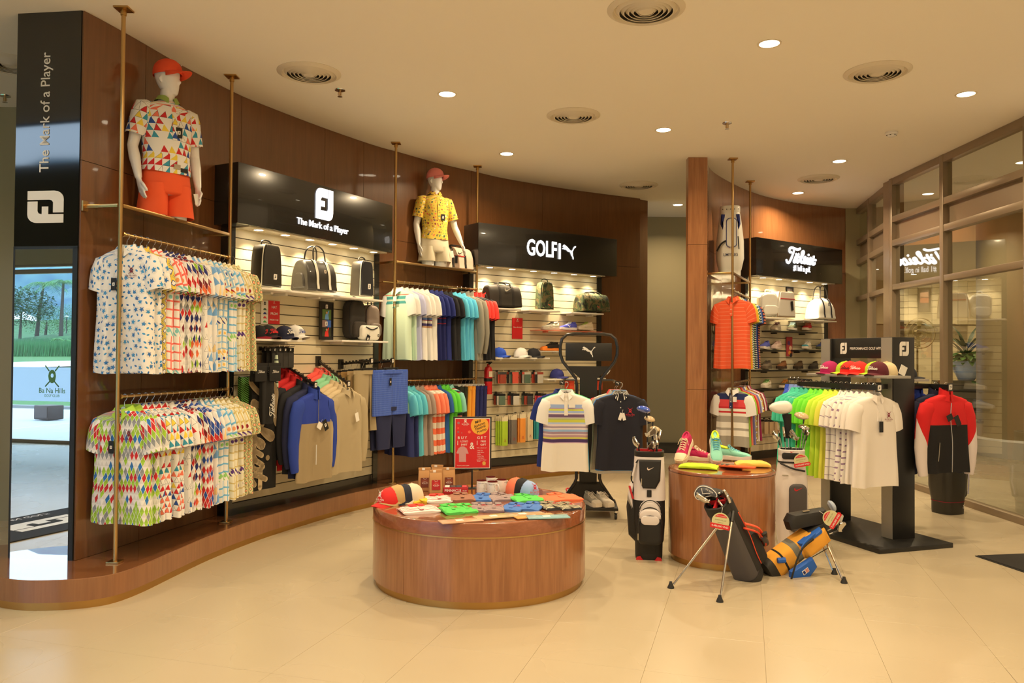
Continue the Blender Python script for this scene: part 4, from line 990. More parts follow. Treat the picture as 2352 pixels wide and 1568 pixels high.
# ---------------------------------------------------------------- builders for the goods
def pouch_mb(poly, d, r, mb=None, M=None, mi=0):
    mb = mb or MB(); cx = sum(p[0] for p in poly) / len(poly); cz = sum(p[1] for p in poly) / len(poly)
    def ins(k, y):
        out = []
        for x, z in poly:
            vx, vz = x - cx, z - cz; l = math.hypot(vx, vz) or 1; out.append((x - vx / l * k, y, z - vz / l * k))
        return out
    rings = [ins(r, -d / 2), ins(r * .55, -d / 2 + r * .08), ins(r * .2, -d / 2 + r * .35), ins(0, -d / 2 + r), ins(0, d / 2 - r), ins(r * .2, d / 2 - r * .35), ins(r * .55, d / 2 - r * .08), ins(r, d / 2)]
    return mb.loft(rings, True, True, True, M, mi)
def loop(mb, pts, r=0.004, n=6): return mb.tube(smooth_path(pts, 6), r, n)
LEATHER = mat('black_leatherette', (0.022, 0.020, 0.016, 1), 0.38, coat=0.15, bump=(140, 0.08)); PIPING = plain((222, 214, 190)); CANVAS = plain((46, 40, 34)); ZIP = mat('zip_metal', (0.55, 0.52, 0.45, 1), 0.3, metal=1.0)
WLEATH = mat('white_leatherette', C(232, 224, 204), 0.35, coat=0.2); DGREY = plain((70, 62, 54)); CAMO = pat('camouflage_print', camo)
# ---- caps
def crown_mesh(h=0.118, flat=False):
    n = 30; rings = []; prof = [(1.0, 0), (1.01, .10), (1.0, .26), (.95, .46), (.84, .66), (.66, .83), (.42, .94), (.2, .985), (.04, 1.0)]
    for s, q in prof:
        ring = []
        for i in range(n):
            a = 2 * PI * i / n; c, sn = math.cos(a), math.sin(a)
            fr = max(0, -sn); k = s + (0.10 * fr * q * (1 - q) * 2.4 if q < .95 else 0)
            seam = 1 + 0.006 * math.cos(6 * a)
            ring.append((0.079 * k * c * seam, 0.094 * k * sn * seam, h * q))
        rings.append(ring)
    return MB().loft(rings, False, True).build('crown', WHITE, auto=60)
def brim_mesh(flat=False):
    rows = []; m = 16; k = 7
    for j in range(k):
        w = j / (k - 1); row = []
        for i in range(m + 1):
            u = -1 + 2 * i / m; x = 0.077 * u * (1 + .06 * w * (1 - u * u)); y = -0.094 * math.sqrt(max(0, 1 - 0.92 * u * u)) - w * 0.074 * math.sqrt(max(0, 1 - u * u)) * (1.05 if flat else 1)
            z = 0.006 - (0.012 if flat else 0.034) * u * u * (0.35 + .65 * w) - w * (0.003 if flat else 0.012) + (0.016 if not flat else .004)
            row.append((x, y, z))
        rows.append(row)
    top = MB().loft(rows, False, False, False); 
    return top.build('brim', WHITE, solid=0.0, auto=60)
def cap(M, label, mc, mbm=None, logo=None, lm=None, group=None, flat=False, size=0.065, sx=1.0):
    t = thing('cap', label, 'cap', M=M, group=group)
    inst('crown', cached('crown', crown_mesh), t, mc)
    o = inst('brim', cached(('brim', flat), lambda: brim_mesh(flat)), t, mbm or mc)
    md = o.modifiers.new('thickness', 'SOLIDIFY'); md.thickness = 0.0035
    inst('button', cached('cbtn', lambda: MB().lathe([(0.0085, 0), (0.0075, 0.003), (0.003, .005), (0, .005)], 10).build('button', WHITE)), t, mc, T(0, 0, 0.117))
    if logo:
        emblem(t, logo, T(0, -0.1035, 0.062) @ RX(rad(-12)), size, lm or PRINTW, bend=0.085, sx=sx)
    return t
# ---- shoes (toe towards -y, standing on z=0)
def shoe_meshes():
    P = [(-.150, .020, .020, .030), (-.143, .034, .020, .046), (-.118, .045, .020, .058), (-.08, .049, .020, .066), (-.035, .046, .020, .080), (0.01, .041, .020, .094), (.05, .037, .020, .103), (.09, .037, .020, .108), (.125, .035, .020, .112), (.143, .027, .020, .106), (.149, .012, .02, .09)]
    rings = []
    for y, w, z0, z1 in P:
        ring = []
        for i in range(16):
            a = 2 * PI * i / 16 - PI / 2; c, s = math.cos(a), math.sin(a)
            hx = w * (abs(c) ** .8) * math.copysign(1, c); zz = (z0 + z1) / 2 + (z1 - z0) / 2 * math.copysign(abs(s) ** .7, s)
            if s > 0 and y > -.05: hx *= 1 - .42 * s * min(1, (y + .05) / .06)
            ring.append((hx, y, zz))
        rings.append(ring)
    up = lambda: MB().loft(rings).build('upper', WHITE, sub=0)
    out = [(-.153, .012), (-.148, .033), (-.125, .048), (-.08, .053), (-.03, .047), (.02, .041), (.07, .040), (.115, .040), (.145, .030), (.156, .012)]
    poly = [(w, y) for y, w in out] + [(-w, y) for y, w in out[::-1]]
    sole = lambda: MB().loft([[(x, y, 0.004 if y < -.13 else 0) for x, y in poly], [(x * 1.02, y * 1.01, .012) for x, y in poly], [(x * 1.0, y, .030 + (.006 if y > .05 else 0) + (0.010 if y < -.12 else 0)) for x, y in poly]]).build('sole', WHITE)
    toe = lambda: MB().loft([[(x * 1.03, y - .001, z + .001) for x, y, z in r] for r in rings[:4]], True, False).build('toe_cap', WHITE)
    def collar():
        mb = MB(); pts = [(.026 * math.cos(a), .082 + .052 * math.sin(a), .104 + .012 * math.sin(a)) for a in [2 * PI * k / 18 for k in range(19)]]
        mb.tube(pts, .0075, 8); return mb.build('ankle_collar', WHITE)
    def hole(): return MB().lathe([(0, .1045), (.026, .1045)], 18, T(0, .082, 0) @ S3(1, 2, 1), 0, False, False).build('lining', BLACK)
    def laces():
        mb = MB()
        for k in range(5):
            y = -.055 + .021 * k; z = .075 + .0075 * k + .003
            mb.tube([(-.028, y, z - .010), (-.012, y + .003, z), (0.0, y + .007, z + .004), (.012, y + .01, z), (.028, y + .012, z - .008)], .0028, 5)
            mb.tube([(.028, y, z - .010), (.012, y + .003, z), (0.0, y + .007, z + .004), (-.012, y + .01, z), (-.028, y + .012, z - .008)], .0028, 5)
        for s in (-1, 1): mb.tube(smooth_path([(0, .045, .112), (s * .02, .04, .124), (s * .034, .03, .112), (s * .02, .04, .108), (0, .045, .112)], 4), .0025, 5); mb.tube(smooth_path([(0, .045, .112), (s * .03, .03, .112), (s * .046, .0, .085)], 4), .0025, 5)
        return mb.build('laces', WHITE)
    return dict(upper=up, sole=sole, toe_cap=toe, ankle_collar=collar, lining=hole, laces=laces)
SHM = shoe_meshes()
def shoe(M, label, mu, ms, ml=None, mt=None, mcol=None, group=None, logo=None, lm=None, size=1.0, cat='shoe'):
    t = thing('shoe', label, cat, M=M @ S3(size, size, size), group=group)
    inst('upper', cached('sh_upper', SHM['upper']), t, mu); inst('sole', cached('sh_sole', SHM['sole']), t, ms)
    if mt: inst('toe_cap', cached('sh_toe', SHM['toe_cap']), t, mt)
    inst('ankle_collar', cached('sh_col', SHM['ankle_collar']), t, mcol or mu); inst('lining', cached('sh_hole', SHM['lining']), t, mcol or BLACK)
    if ml: inst('laces', cached('sh_laces', SHM['laces']), t, ml)
    if logo:
        for s in (-1, 1): emblem(t, logo, T(s * .047, -.02, .050) @ RZ(s * PI / 2) @ RX(rad(-12)), .055, lm or PRINTW)
    return t
# ---- shelves on the slat walls
def shelf(U, x0, x1, y, off, label, m=None, th=0.018, group=None):
    """front edge runs between picture x0..x1 at height y; off = how far it sticks out"""
    a = U.at(x0, y, off); b = U.at(x1, y, off); z = U.at((x0 + x1) / 2, y, off)[1]
    t = thing('wall_shelf', label, 'shelf', M=U.M @ T(0, PDEP, z), group=group)
    MB().span((a[0], -off, -th), (b[0], -0.006, 0)).build('board', m or WHITE, t, bevel=0.002)
    for q in (.2, .8): MB().box((a[0] + (b[0] - a[0]) * q, -off * .3, -th - .012), (.03, off * .55, .02)).build('bracket', m or WHITE, t)
    return t, a[0], b[0], z
def stand_at(U, x, y, off, rz=0.0, z=None):
    """matrix of a thing standing at this place of the picture, off metres before the slats"""
    lx, lz = U.at(x, y, off); return U.M @ T(lx, PDEP - off, lz if z is None else z) @ RZ(rz)
# ---- bags
def shoe_bag(M, label, w, h, d, front, side, pip, logo=None, lm=None, handle=True, lz=0.09, ls=0.05):
    t = thing('shoe_bag', label, 'bag', M=M)
    out = [(-w / 2, 0), (w / 2, 0)] + [(w / 2 * .98, h * .35), (w / 2 * .92, h * .72)] + arc(0, h * .82, w / 2 * .86, 12, 168, 10)[0:] + [(-w / 2 * .92, h * .72), (-w / 2 * .98, h * .35)]
    out = [(x, min(z, h)) for x, z in out]
    pouch_mb(out, d, .022).build('body', side, t)
    f = [(x * .93, .012 + z * .955) for x, z in out]; pouch_mb(f, .02, .008).build('front_panel', front, t, T(0, -d / 2 - .002, 0))
    mb = MB(); pts = [(x, -d / 2 + .006, z) for x, z in out]; mb.tube(pts + pts[:1], .0045, 6); mb.build('piping', pip, t)
    if handle: loop(MB(), [(-w * .25, 0, h - .012), (-w * .22, 0, h + .032), (0, 0, h + .046), (w * .22, 0, h + .032), (w * .25, 0, h - .012)], .007).build('handle', side, t)
    mb = MB(); mb.box((-w * .40, -d / 2 - .004, h * .12), (.008, .008, .035)); mb.build('zip_pull', ZIP, t)
    if logo: emblem(t, logo, T(w * .12, -d / 2 - .0135, lz), ls, lm or PRINTW)
    return t
def duffel(M, label, L, h, d, m, strap=None, hm=None, end=None, handle=0.16, logo=None, lm=None, band=None, ls=.06, boston=False, lz=.6):
    t = thing('duffel_bag', label, 'bag', M=M)
    prof = [(-d / 2 * .92, 0), (d / 2 * .92, 0), (d / 2, h * .25), (d / 2 * .92, h * .62), (d / 2 * .55, h * .95), (0, h), (-d / 2 * .55, h * .95), (-d / 2 * .92, h * .62), (-d / 2, h * .25)]
    prof = [(v.x, v.y) for v in smooth_path([Vector((a, b, 0)) for a, b in prof], 3, True)]
    rings = []
    for x, s in [(-.5, .80), (-.495, .90), (-.47, .97), (-.42, 1), (-.2, 1.02), (0, 1.03), (.2, 1.02), (.42, 1), (.47, .97), (.495, .90), (.5, .80)]:
        k = s if not boston else s * (1 - .18 * (2 * abs(x)) ** 2); rings.append([(x * L * (1 - (.10 if boston else .02) * max(0, z) / h), y * s, max(0, z) * k) for y, z in prof])
    MB().loft(rings).build('body', m, t)
    if end:
        for s in (-1, 1): MB().loft([[(s * L * .503, y * .62, .02 + max(0, z) * .5) for y, z in prof], [(s * L * .535, y * .5, .03 + max(0, z) * .44) for y, z in prof]]).build('end_pocket', end, t)
    sm = strap or m; hm = hm or sm
    for q in (-.2, .2):
        pts = [(q * L, y * 1.045, max(0, z) * 1.04 + .001) for y, z in prof if y <= d * .02]; pts.sort(key=lambda p: p[2])
        MB().loft([[(p[0] - .015, p[1], p[2]), (p[0] + .015, p[1], p[2]), (p[0] + .015, p[1] - .004, p[2] + .001), (p[0] - .015, p[1] - .004, p[2] + .001)] for p in pts]).build('strap', sm, t)
    for s, q in ((-1, -.3), (1, .25)):
        loop(MB(), [(-.2 * L, s * d * .28, h * .9), (-.17 * L, s * d * .2, h + handle * .7), (0, s * d * .12, h + handle), (.17 * L, s * d * .2, h + handle * .7), (.2 * L, s * d * .28, h * .9)], .0075).build('handle', hm, t)
    MB().span((-L * .4, -.006, h * 1.025), (L * .4, .006, h * 1.04)).build('zip', ZIP, t)
    if band: MB().span((-L * .18, -d / 2 * 1.03, h * .58), (L * .18, -d / 2 * .90, h * .615)).build('red_band', band, t)
    if logo: emblem(t, logo, T(0.02, -d / 2 * 1.06, h * lz) @ RX(rad(-8)), ls, lm or PRINTW)
    return t
def backpack(M, label, w, h, d, m, front, strap=None):
    t = thing('backpack', label, 'bag', M=M)
    out = rrect(-w / 2, 0, w / 2, h, w * .36); pouch_mb(out, d, .04).build('body', m, t)
    pouch_mb(rrect(-w * .42, .02, w * .42, h * .46, .05), .05, .02).build('front_pocket', front, t, T(0, -d / 2 - .012, 0))
    loop(MB(), [(-.03, 0, h - .004), (-.025, 0, h + .035), (.025, 0, h + .035), (.03, 0, h - .004)], .007).build('handle', strap or m, t)
    mb = MB(); mb.tube([(x, -d / 2 + .02, z) for x, z in out] , .004, 5); mb.build('piping', strap or front, t)
    return t
def folded(M, label, m, w=0.24, l=0.30, h=0.035, mc=None, logo=None, lm=None, collar=True, group=None, seed=0, name='folded_polo', cat='shirt'):
    """polo folded flat: collar end towards +y"""
    t = thing(name, label, cat, M=M, group=group); rr = random.Random(seed)
    rows = []; nx, ny = 12, 10
    rings = []
    for j in range(ny + 1):
        y = -l / 2 + l * j / ny; e = min(1, min(j, ny - j) / 1.5); ring = []
        for i in range(20):
            a = 2 * PI * i / 20; c, s = math.cos(a), math.sin(a); ww = w / 2 * (1 - .03 * math.sin(3 * j + seed))
            x = ww * math.copysign(abs(c) ** .55, c); z = h / 2 * (.55 + .45 * e) * (1 + math.copysign(abs(s) ** .6, s)) + .003 * math.sin(5 * a + j + seed) * (s > .2)
            ring.append((x, y, max(0.0, z)))
        rings.append(ring)
    MB().loft(rings).build('body', m, t)
    if collar:
        mb = MB()
        for s in (-1, 1):
            mb.add([(s * .008, l / 2 - .075, h + .002), (s * .055, l / 2 - .05, h + .001), (s * .052, l / 2 - .002, h + .004), (s * .010, l / 2 - .004, h + .006)], [(0, 1, 2, 3)])
        mb.tube([(-.052, l / 2 - .006, h + .001), (0, l / 2 + .004, h + .003), (.052, l / 2 - .006, h + .001)], .006, 6)
        o = mb.build('collar', mc or m, t); md = o.modifiers.new('thickness', 'SOLIDIFY'); md.thickness = .003
        MB().box((0, l / 2 - .13, h + .0008), (.024, .10, .003)).build('placket', m, t)
    if logo: emblem(t, logo, T(w * .22, -l * .06, h + .0045) @ RX(-PI / 2), .05, lm or plain((190, 30, 50)))
    return t
# ---------------------------------------------------------------- goods on the FJ display wall
shelf(UF, 566, 669, 661, .30, 'white shelf under the tall black shoe bag')
shelf(UF, 656, 781, 672, .30, 'white shelf under the black duffel bag with cream straps')
shelf(UF, 766, 880, 683, .30, 'white shelf under the small black shoe bag')
shelf(UF, 572, 702, 779, .26, 'white shelf holding the row of three script caps')
shelf(UF, 786, 892, 782, .28, 'white shelf holding the backpacks and white pouch')
shoe_bag(stand_at(UF, 610, 659, .17), 'tall black shoe bag with cream piping on the first white shelf', .235, .37, .15, LEATHER, LEATHER, PIPING, 'fj')
duffel(stand_at(UF, 722, 670, .16), 'black leather duffel bag with two cream straps', .42, .29, .22, LEATHER, PIPING, LEATHER, LEATHER, .15, 'fj', plain((210, 190, 160)), ls=.035, lz=.66)
shoe_bag(stand_at(UF, 830, 680, .16), 'small black shoe bag with white piping on the third white shelf', .21, .36, .14, BLK, LEATHER, PIPING, 'fj', None, True, .10, .055)
CAPBR = plain((34, 30, 36)); REDTX = plain((215, 40, 40))
cap(stand_at(UF, 596, 777, .10, rad(10)), 'black cap with a dark red brim, leftmost on the script cap shelf', BLK, CRIM, 'script_thin', REDTX)
cap(stand_at(UF, 614, 776, .14, rad(-5)), 'black cap with red script lettering on the cap shelf', BLK, plain((60, 34, 40)), 'script_thin', REDTX, sx=.9, size=.075)
cap(stand_at(UF, 652, 777, .13), 'navy cap with white script lettering on the cap shelf', plain((34, 36, 60)), None, 'script_thin', PRINTW, sx=.9, size=.075)
cap(stand_at(UF, 677, 775, .13, rad(4)), 'white cap with navy script lettering on the cap shelf', WHT, None, 'script_thin', plain((40, 60, 130)), sx=.9, size=.075)
backpack(stand_at(UF, 812, 779, .12), 'dark brown backpack on the lower right white shelf', .24, .40, .13, CANVAS, plain((56, 48, 40)), BLK)
backpack(stand_at(UF, 848, 778, .10), 'grey brown backpack with black base behind the white pouch', .22, .36, .13, plain((130, 112, 98)), plain((110, 96, 84)), BLK)
t = thing('pouch', 'white zip pouch with a black tag in front of the grey backpack', 'bag', M=stand_at(UF, 846, 781, .22))
pouch_mb(rrect(-.15, 0, .15, .155, .05), .09, .03).build('body', WLEATH, t); loop(MB(), [(-.10, -.045, .135), (0, -.05, .11), (.10, -.045, .135)], .006).build('zip', BLK, t); emblem(t, 'fj', T(.11, -.0462, .05), .03, plain((60, 50, 40)))
swing_tag(t, -.06, .05, -.055, TAGK, .05, .085, rad(25), 'fj')
def poster(M, label, w, h, m, frame=None, cat='poster', name='poster'):
    t = thing(name, label, cat, M=M); fw = .018 if frame else 0
    MB().span((-w / 2, -.004, 0), (w / 2, .004, h)).build('sheet', m, t)
    if frame: MB().span((-w / 2 - fw, -.008, -fw), (-w / 2, .008, h + fw)).span((w / 2, -.008, -fw), (w / 2 + fw, .008, h + fw)).span((-w / 2, -.008, -fw), (w / 2, .008, 0)).span((-w / 2, -.008, h), (w / 2, .008, h + fw)).build('frame', frame, t)
    return t
POSTRED = mat('red_poster_print', C(212, 34, 36), 0.45)
p = poster(stand_at(UF, 628.5, 744, .012), 'narrow red hat price strip above the cap shelf', .145, .215, POSTRED)
for s_, z in (('HAT', .155), ('FROM', .095), ('390,000 VND', .038)): lettering(p, s_, T(0, -.0045, z), .034 if len(s_) < 6 else .02, PRINTW, .01)
emblem(p, 'crest', T(0, -.0045, .198), .02, PRINTW)
p = poster(stand_at(UF, 607, 744, .012), 'white strip of small cap pictures beside the red hat strip', .085, .215, WHITE)
emblem(p, 'fj', T(0, -.0045, .19), .03, BLK)
for k, c in enumerate(((80, 170, 90), (210, 50, 50), (40, 60, 130), (60, 90, 60))):
    MB().prism(arc(0, .015 + .038 * k, .018, 0, 180, 8), -.006, -.0042).box((.018, -.005, .017 + .038 * k), (.02, .002, .004)).build('cap_picture', plain(c), p)
p = poster(stand_at(UF, 749, 776, .05), 'black framed board of golf pictures between caps and backpacks', .165, .345, mat('board_black', C(26, 26, 26), .4), BLACK, 'picture', 'picture_board')
emblem(p, 'fj', T(0, -.0045, .315), .04, PRINTW)
for z0, z1, bg, fg in ((.185, .285, (92, 120, 60), (110, 160, 210)), (.015, .10, (56, 60, 40), (215, 50, 40))):
    MB().span((-.065, -.0055, z0), (.065, -.004, z1)).build('photo', plain(bg), p)
    MB().prism([(-.03, z0), (.03, z0), (.022, z0 + .05), (.035, z0 + .085), (.02, z0 + .09), (.008, z0 + .06), (-.02, z0 + .05)], -.0075, -.0056).build('figure', plain(fg), p); MB().prism(arc(-.002, z0 + .068, .012, 0, 360, 10)[:-1], -.008, -.0058).build('figure_head', plain((200, 150, 110)), p)
MB().span((-.065, -.0055, .108), (-.002, -.004, .178)).build('photo', plain((150, 120, 110)), p); emblem(p, 'fj', T(-.005, -.0065, .143), .045, PRINTW); MB().span((.002, -.0055, .108), (.065, -.004, .178)).build('photo', plain((70, 110, 190)), p)
# ---- long black accessories on the far left of the wall
def towel(M, label, w, h, m, cat='towel', seed=0, waves=.008):
    t = thing('towel', label, cat, M=M); n = 16; rings = []
    for k in range(9):
        q = k / 8; r = []
        for i in range(n + 1): u = -1 + 2 * i / n; r.append((u * w / 2 * (1 - .04 * q), -.02 + waves * math.sin(5 * u + seed + q), -h * q))
        for i in range(n, -1, -1): u = -1 + 2 * i / n; r.append((u * w / 2 * (1 - .04 * q), .02 + waves * math.sin(4 * u + seed), -h * q))
        rings.append(r)
    MB().loft(rings).build('cloth', m, t, auto=60); MB().tube([(-w / 2, 0, .004), (w / 2, 0, .004)], .008, 6).build('bar', BLACK, t); return t
BLKT = plain((24, 22, 20)); BEIGE = plain((196, 170, 128))
t = towel(stand_at(UF, 606, 866, .22), 'long black golf towel with huge pale script lettering', .30, .98, BLKT, seed=1)
emblem(t, 'script', T(-.03, -.034, -.44) @ RY(PI / 2), .62, BEIGE)
t = towel(stand_at(UF, 613, 862, .30), 'shorter black golf towel with small white upright script', .15, .42, BLKT, seed=2)
emblem(t, 'script_thin', T(.035, -.034, -.27) @ RY(-PI / 2), .13, PRINTW)
zeb = pat('green_zebra_stripe', lambda nt, u, v: mixc(nt, (((v * 1.6 + u) / .03).fract()).lt(.5), C(20, 24, 16), C(120, 190, 80)))
towel(stand_at(UF, 566, 866, .16), 'green and black zebra striped golf towel', .17, .40, zeb, seed=3)
def pack(M, label, w, h, mcard, mprod, group, hd=.045, d=.012, logo=None, name='packet', cat='packet'):
    t = thing(name, label, cat, M=M, group=group)
    inst('header_card', cached(('pkh', w, hd), lambda: MB().box((0, 0, -hd / 2), (w, .0025, hd)).build('header_card', WHITE)), t, mcard)
    inst('contents', cached(('pkb', w, h, d), lambda: pouch_mb(rrect(-w * .46, -h, w * .46, -.0, .008), d, .004).build('contents', WHITE)), t, mprod, T(0, 0, -hd))
    if logo: emblem(t, logo[0], T(0, -.002 - (d / 2 if logo[2] < -hd else 0), logo[2]), logo[1], logo[3])
    return t
def peg(U, x, y, l, label, dz=0.0, m=None, group='pegs and arms'):
    lx, lz = U.at(x, y, 0.0); t = thing('peg_hook', label, 'hook', M=U.M @ T(lx, PDEP, lz), group=group)
    MB().box((0, -.008, 0), (.03, .012, .035)).build('back_plate', m or BLACKMETAL, t); MB().tube([(0, -.012, 0), (0, -l, dz), (0, -l - .004, dz + .014)], .004, 6).build('wire', m or CHROME, t); return lx, lz
for k in range(4):
    lx, lz = peg(UF, 596 + 12 * k, 800, .24, f'steel peg holding black glove packs, {ORD[k]} from the left', 0.02)
    for j in range(3): pack(UF.P(lx, lz + .008, .07 + .06 * j), f'black golf glove pack, {ORD[j]} on the {ORD[k]} peg above the black towels', .085, .14, BLKT, plain((52, 48, 42)), 'glove packs', logo=('fj', .02, -.02, PRINTW))
for k, (x, y) in enumerate(((585, 833), (618, 833))):
    lx, lz = UF.at(x, y, .26)
    for j in range(2): pack(UF.P(lx, lz, .33 - .05 * j), f'black hanging card box with white outline, {["front", "back"][j]} of the {["left", "right"][k]} pair', .145, .13, BLKT, BLKT, 'outlined card boxes', logo=('script_thin', .05, -.075, PRINTW), hd=.03, name='card_box', cat='box')
t = thing('umbrella', 'folded umbrella in pale striped sleeve beside the red jackets', 'umbrella', M=stand_at(UF, 635, 815, .24))
MB().tube([(0, 0, 0), (0, 0, -.08), (0.006, 0, -.30)], [.012, .02, .016], 8).build('sleeve', stripes('pale_sleeve', [((200, 210, 180), 1), ((60, 70, 60), .4)], .05), t); MB().tube([(0, 0, 0), (0, 0, .05)], .009, 8).build('handle', BLACK, t)
# ---- face-out arms with jackets, hoodies, trousers and shorts
def arm(U, x0, y0, off0, x1, y1, off1, label, logo='fj'):
    a = U.at(x0, y0, off0); b = U.at(x1, y1, off1); A = Vector((a[0], PDEP - off0, a[1])); B = Vector((b[0], PDEP - off1, b[1]))
    t = thing('display_arm', label, 'hanging arm', M=U.M @ T(*A)); d = B - A
    MB().box((0, .0, 0), (.05, .03, .10)).build('mount', BLACKMETAL, t)
    mb = MB(); n = 9
    MB().tube([Vector((0, 0, 0)), d], .013, 6).build('bar', BLACKMETAL, t)
    for k in range(n): mb = MB().box(d * ((k + .6) / n) + Vector((0, 0, .016)), (.02, .010, .016)); mb.build('notch', BLACKMETAL, t)
    MB().box(d + Vector((0, -.004, 0)), (.045, .006, .06)).build('end_plate', BLACKMETAL, t)
    if logo: emblem(t, logo, T(*d) @ T(0, -.0085, 0), .038, PRINTW)
    return A, B
def on_arm(U, A, B, specs, where, group, f0=.08, f1=.97):
    n = len(specs)
    for i, sp in enumerate(specs):
        p = A.lerp(B, f0 + (f1 - f0) * i / max(1, n - 1)); G = U.M @ T(p.x, p.y, p.z + .012); o = ORD[n - 1 - i]; txt = sp.pop('txt'); tz = sp.pop('tags', None)
        hanger(G, f'black hanger, {o} from the front, {where}', 'hangers on the ' + where, BLACKMETAL, None, 'fj')
        t = garment(G, f'{txt}, {o} from the front, {where}', group, seed=i, **sp)
        if tz:
            for q in tz: swing_tag(t, **q)
RDJ = plain((196, 30, 32)); RYB = plain((36, 62, 150)); KHA = plain((156, 134, 98)); NV2 = plain((30, 36, 70))
BKH = pat('blue_yoke_khaki', lambda nt, u, v: mixc(nt, (0 - v).lt(.34), C(160, 138, 100), C(34, 58, 150)))
A, B = arm(UF, 648, 834, .02, 724, 884, .42, 'sloping black arm holding the red and blue jackets')
J1 = [dict(txt='red zip jacket', mb=RDJ, ms=RDJ) for _ in range(2)] + [dict(txt='red jacket with black sleeve panel', mb=RDJ, ms=BLK), dict(txt='black zip jacket', mb=BLK), dict(txt='dark navy zip jacket', mb=NV2), dict(txt='royal blue jacket with a khaki lower body', mb=BKH, ms=RYB, mc=RYB, tags=[dict(x=0.01, z=-.36, y=-.075, m=TAGW, w=.06, h=.06, rot=rad(30)), dict(x=.05, z=-.34, y=-.078, m=TAGK, w=.055, h=.10, rot=rad(-25), logo='fj')])]
for d in J1: d.update(long=True, kind='jacket', name='zip_jacket', cat='jacket', depth=.8, length=.80, width=1.0, spread=.0)
on_arm(UF, A, B, J1, 'jacket arm', 'jackets on the sloping arm')
A, B = arm(UF, 731, 829, .02, 800, 881, .42, 'sloping black arm holding the coral, mint and cream pullovers')
CRM = plain((206, 182, 138)); MNT = plain((140, 200, 150)); COR2 = plain((236, 90, 76))
J2 = [dict(txt='coral polo', mb=COR2, long=False, kind='polo', name='polo_shirt', cat='shirt') for _ in range(2)] + [dict(txt='mint polo', mb=MNT, long=False, kind='polo', name='polo_shirt', cat='shirt') for _ in range(2)] + [dict(txt='cream long-sleeved pullover', mb=CRM) for _ in range(3)] + [dict(txt='stone grey long-sleeved pullover', mb=plain((176, 156, 118)), tags=[dict(x=.05, z=-.30, y=-.075, w=.05, h=.085, rot=rad(-15))])]
for d in J2:
    for k_, v_ in dict(long=True, kind='polo', name='pullover', cat='pullover', depth=.75, length=.78).items(): d.setdefault(k_, v_)
on_arm(UF, A, B, J2, 'pullover arm', 'pullovers on the sloping arm')
A, B = arm(UF, 783, 836, .02, 853, 828, .36, 'level black arm holding the tan trousers')
for i in range(5):
    p = A.lerp(B, .12 + .2 * i); G = UF.M @ T(p.x, p.y, p.z - .01); c = [(150, 112, 62), (140, 104, 56), (150, 112, 62), (168, 140, 96), (166, 146, 108)][i]
    clip_hanger(G, f'black clip hanger, {ORD[4 - i]} from the front, arm of tan trousers', 'clip hangers on the tan trouser arm')
    trousers(G, f'folded {"tan" if i < 3 else "khaki grey"} trousers, {ORD[4 - i]} from the front, arm of tan trousers', 'trousers on the level arm', plain(c), .60, seed=i, wide=.24)
A, B = arm(UF, 834, 836, .02, 901, 828, .38, 'level black arm holding the blue checked shorts')
CHK = pat('blue_check', plaid(C(62, 92, 180), C(40, 60, 140), C(120, 150, 215), .022))
for i in range(3):
    p = A.lerp(B, .3 + .33 * i); G = UF.M @ T(p.x, p.y, p.z - .01)
    clip_hanger(G, f'black clip hanger, {ORD[2 - i]} from the front, arm of blue shorts', 'clip hangers on the shorts arm')
    t = trousers(G, f'{"blue checked" if i == 2 else "navy"} shorts, {ORD[2 - i]} from the front, arm of blue shorts', 'shorts on the level arm', CHK if i == 2 else NV2, .46, seed=i, wide=.30, short=True)
    if i == 2: swing_tag(t, -.06, -.17, -.04, TAGK, .035, .08, 0, 'fj')
for i in range(2):
    G = UF.M @ T(*(A.lerp(B, .75 + .2 * i))) @ T(.02, 0, -.40); trousers(G, f'navy trousers hanging below the blue checked shorts, {["rear", "front"][i]} pair', 'navy trousers below the shorts', NV2, .42, seed=i, wide=.28)

# ---------------------------------------------------------------- goods on the GOLF display wall
shelf(UP, 1112, 1197, 707, .26, 'white shelf under the black sports duffel bag'); shelf(UP, 1215, 1287, 712, .26, 'white shelf under the camouflage shoe bag'); shelf(UP, 1313, 1387, 718, .24, 'white shelf under the camouflage duffel bag')
shelf(UP, 1133, 1263, 821, .22, 'white shelf holding the blue, white and black caps'); shelf(UP, 1258, 1392, 869, .22, 'white shelf under the navy cap behind the black stand')
ACR = mat('acrylic_painted_red_lit', C(230, 120, 90), .2); shelf(UP, 1232, 1384, 759.5, .15, 'thin acrylic shelf coloured as red-lit under the three small golf shoes', ACR, .006); shelf(UP, 1238, 1300, 806, .16, 'thin acrylic shelf under the orange and black shoe', WHITE, .008)  # red light on the acrylic is put into its base colour
BLKB = plain((44, 38, 30), bump=(160, .1))
duffel(stand_at(UP, 1152, 705, .13), 'black sports duffel bag on the GOLF wall', .50, .27, .22, BLKB, plain((30, 26, 22)), None, plain((38, 33, 27)), .035, 'swoosh', plain((170, 160, 140)), ls=.11, lz=.8)
shoe_bag(stand_at(UP, 1250, 710, .13), 'camouflage shoe bag on the GOLF wall', .215, .35, .13, CAMO, CAMO, plain((60, 60, 40)), 'cat', plain((240, 90, 70)), True, .05, .04)
duffel(stand_at(UP, 1359, 716, .12), 'camouflage duffel bag on the GOLF wall', .50, .24, .22, CAMO, CAMO, plain((30, 30, 22)), CAMO, .03, 'cat', plain((240, 90, 70)), ls=.04, lz=.25)
p = poster(stand_at(UP, 1188, 778, .01), 'red New Arrival poster below the black sports duffel', .165, .27, POSTRED); lettering(p, 'New Arrival', T(0, -.0045, .15), .026, PRINTW, .004); emblem(p, 'crest', T(0, -.0045, .238), .034, PRINTW)
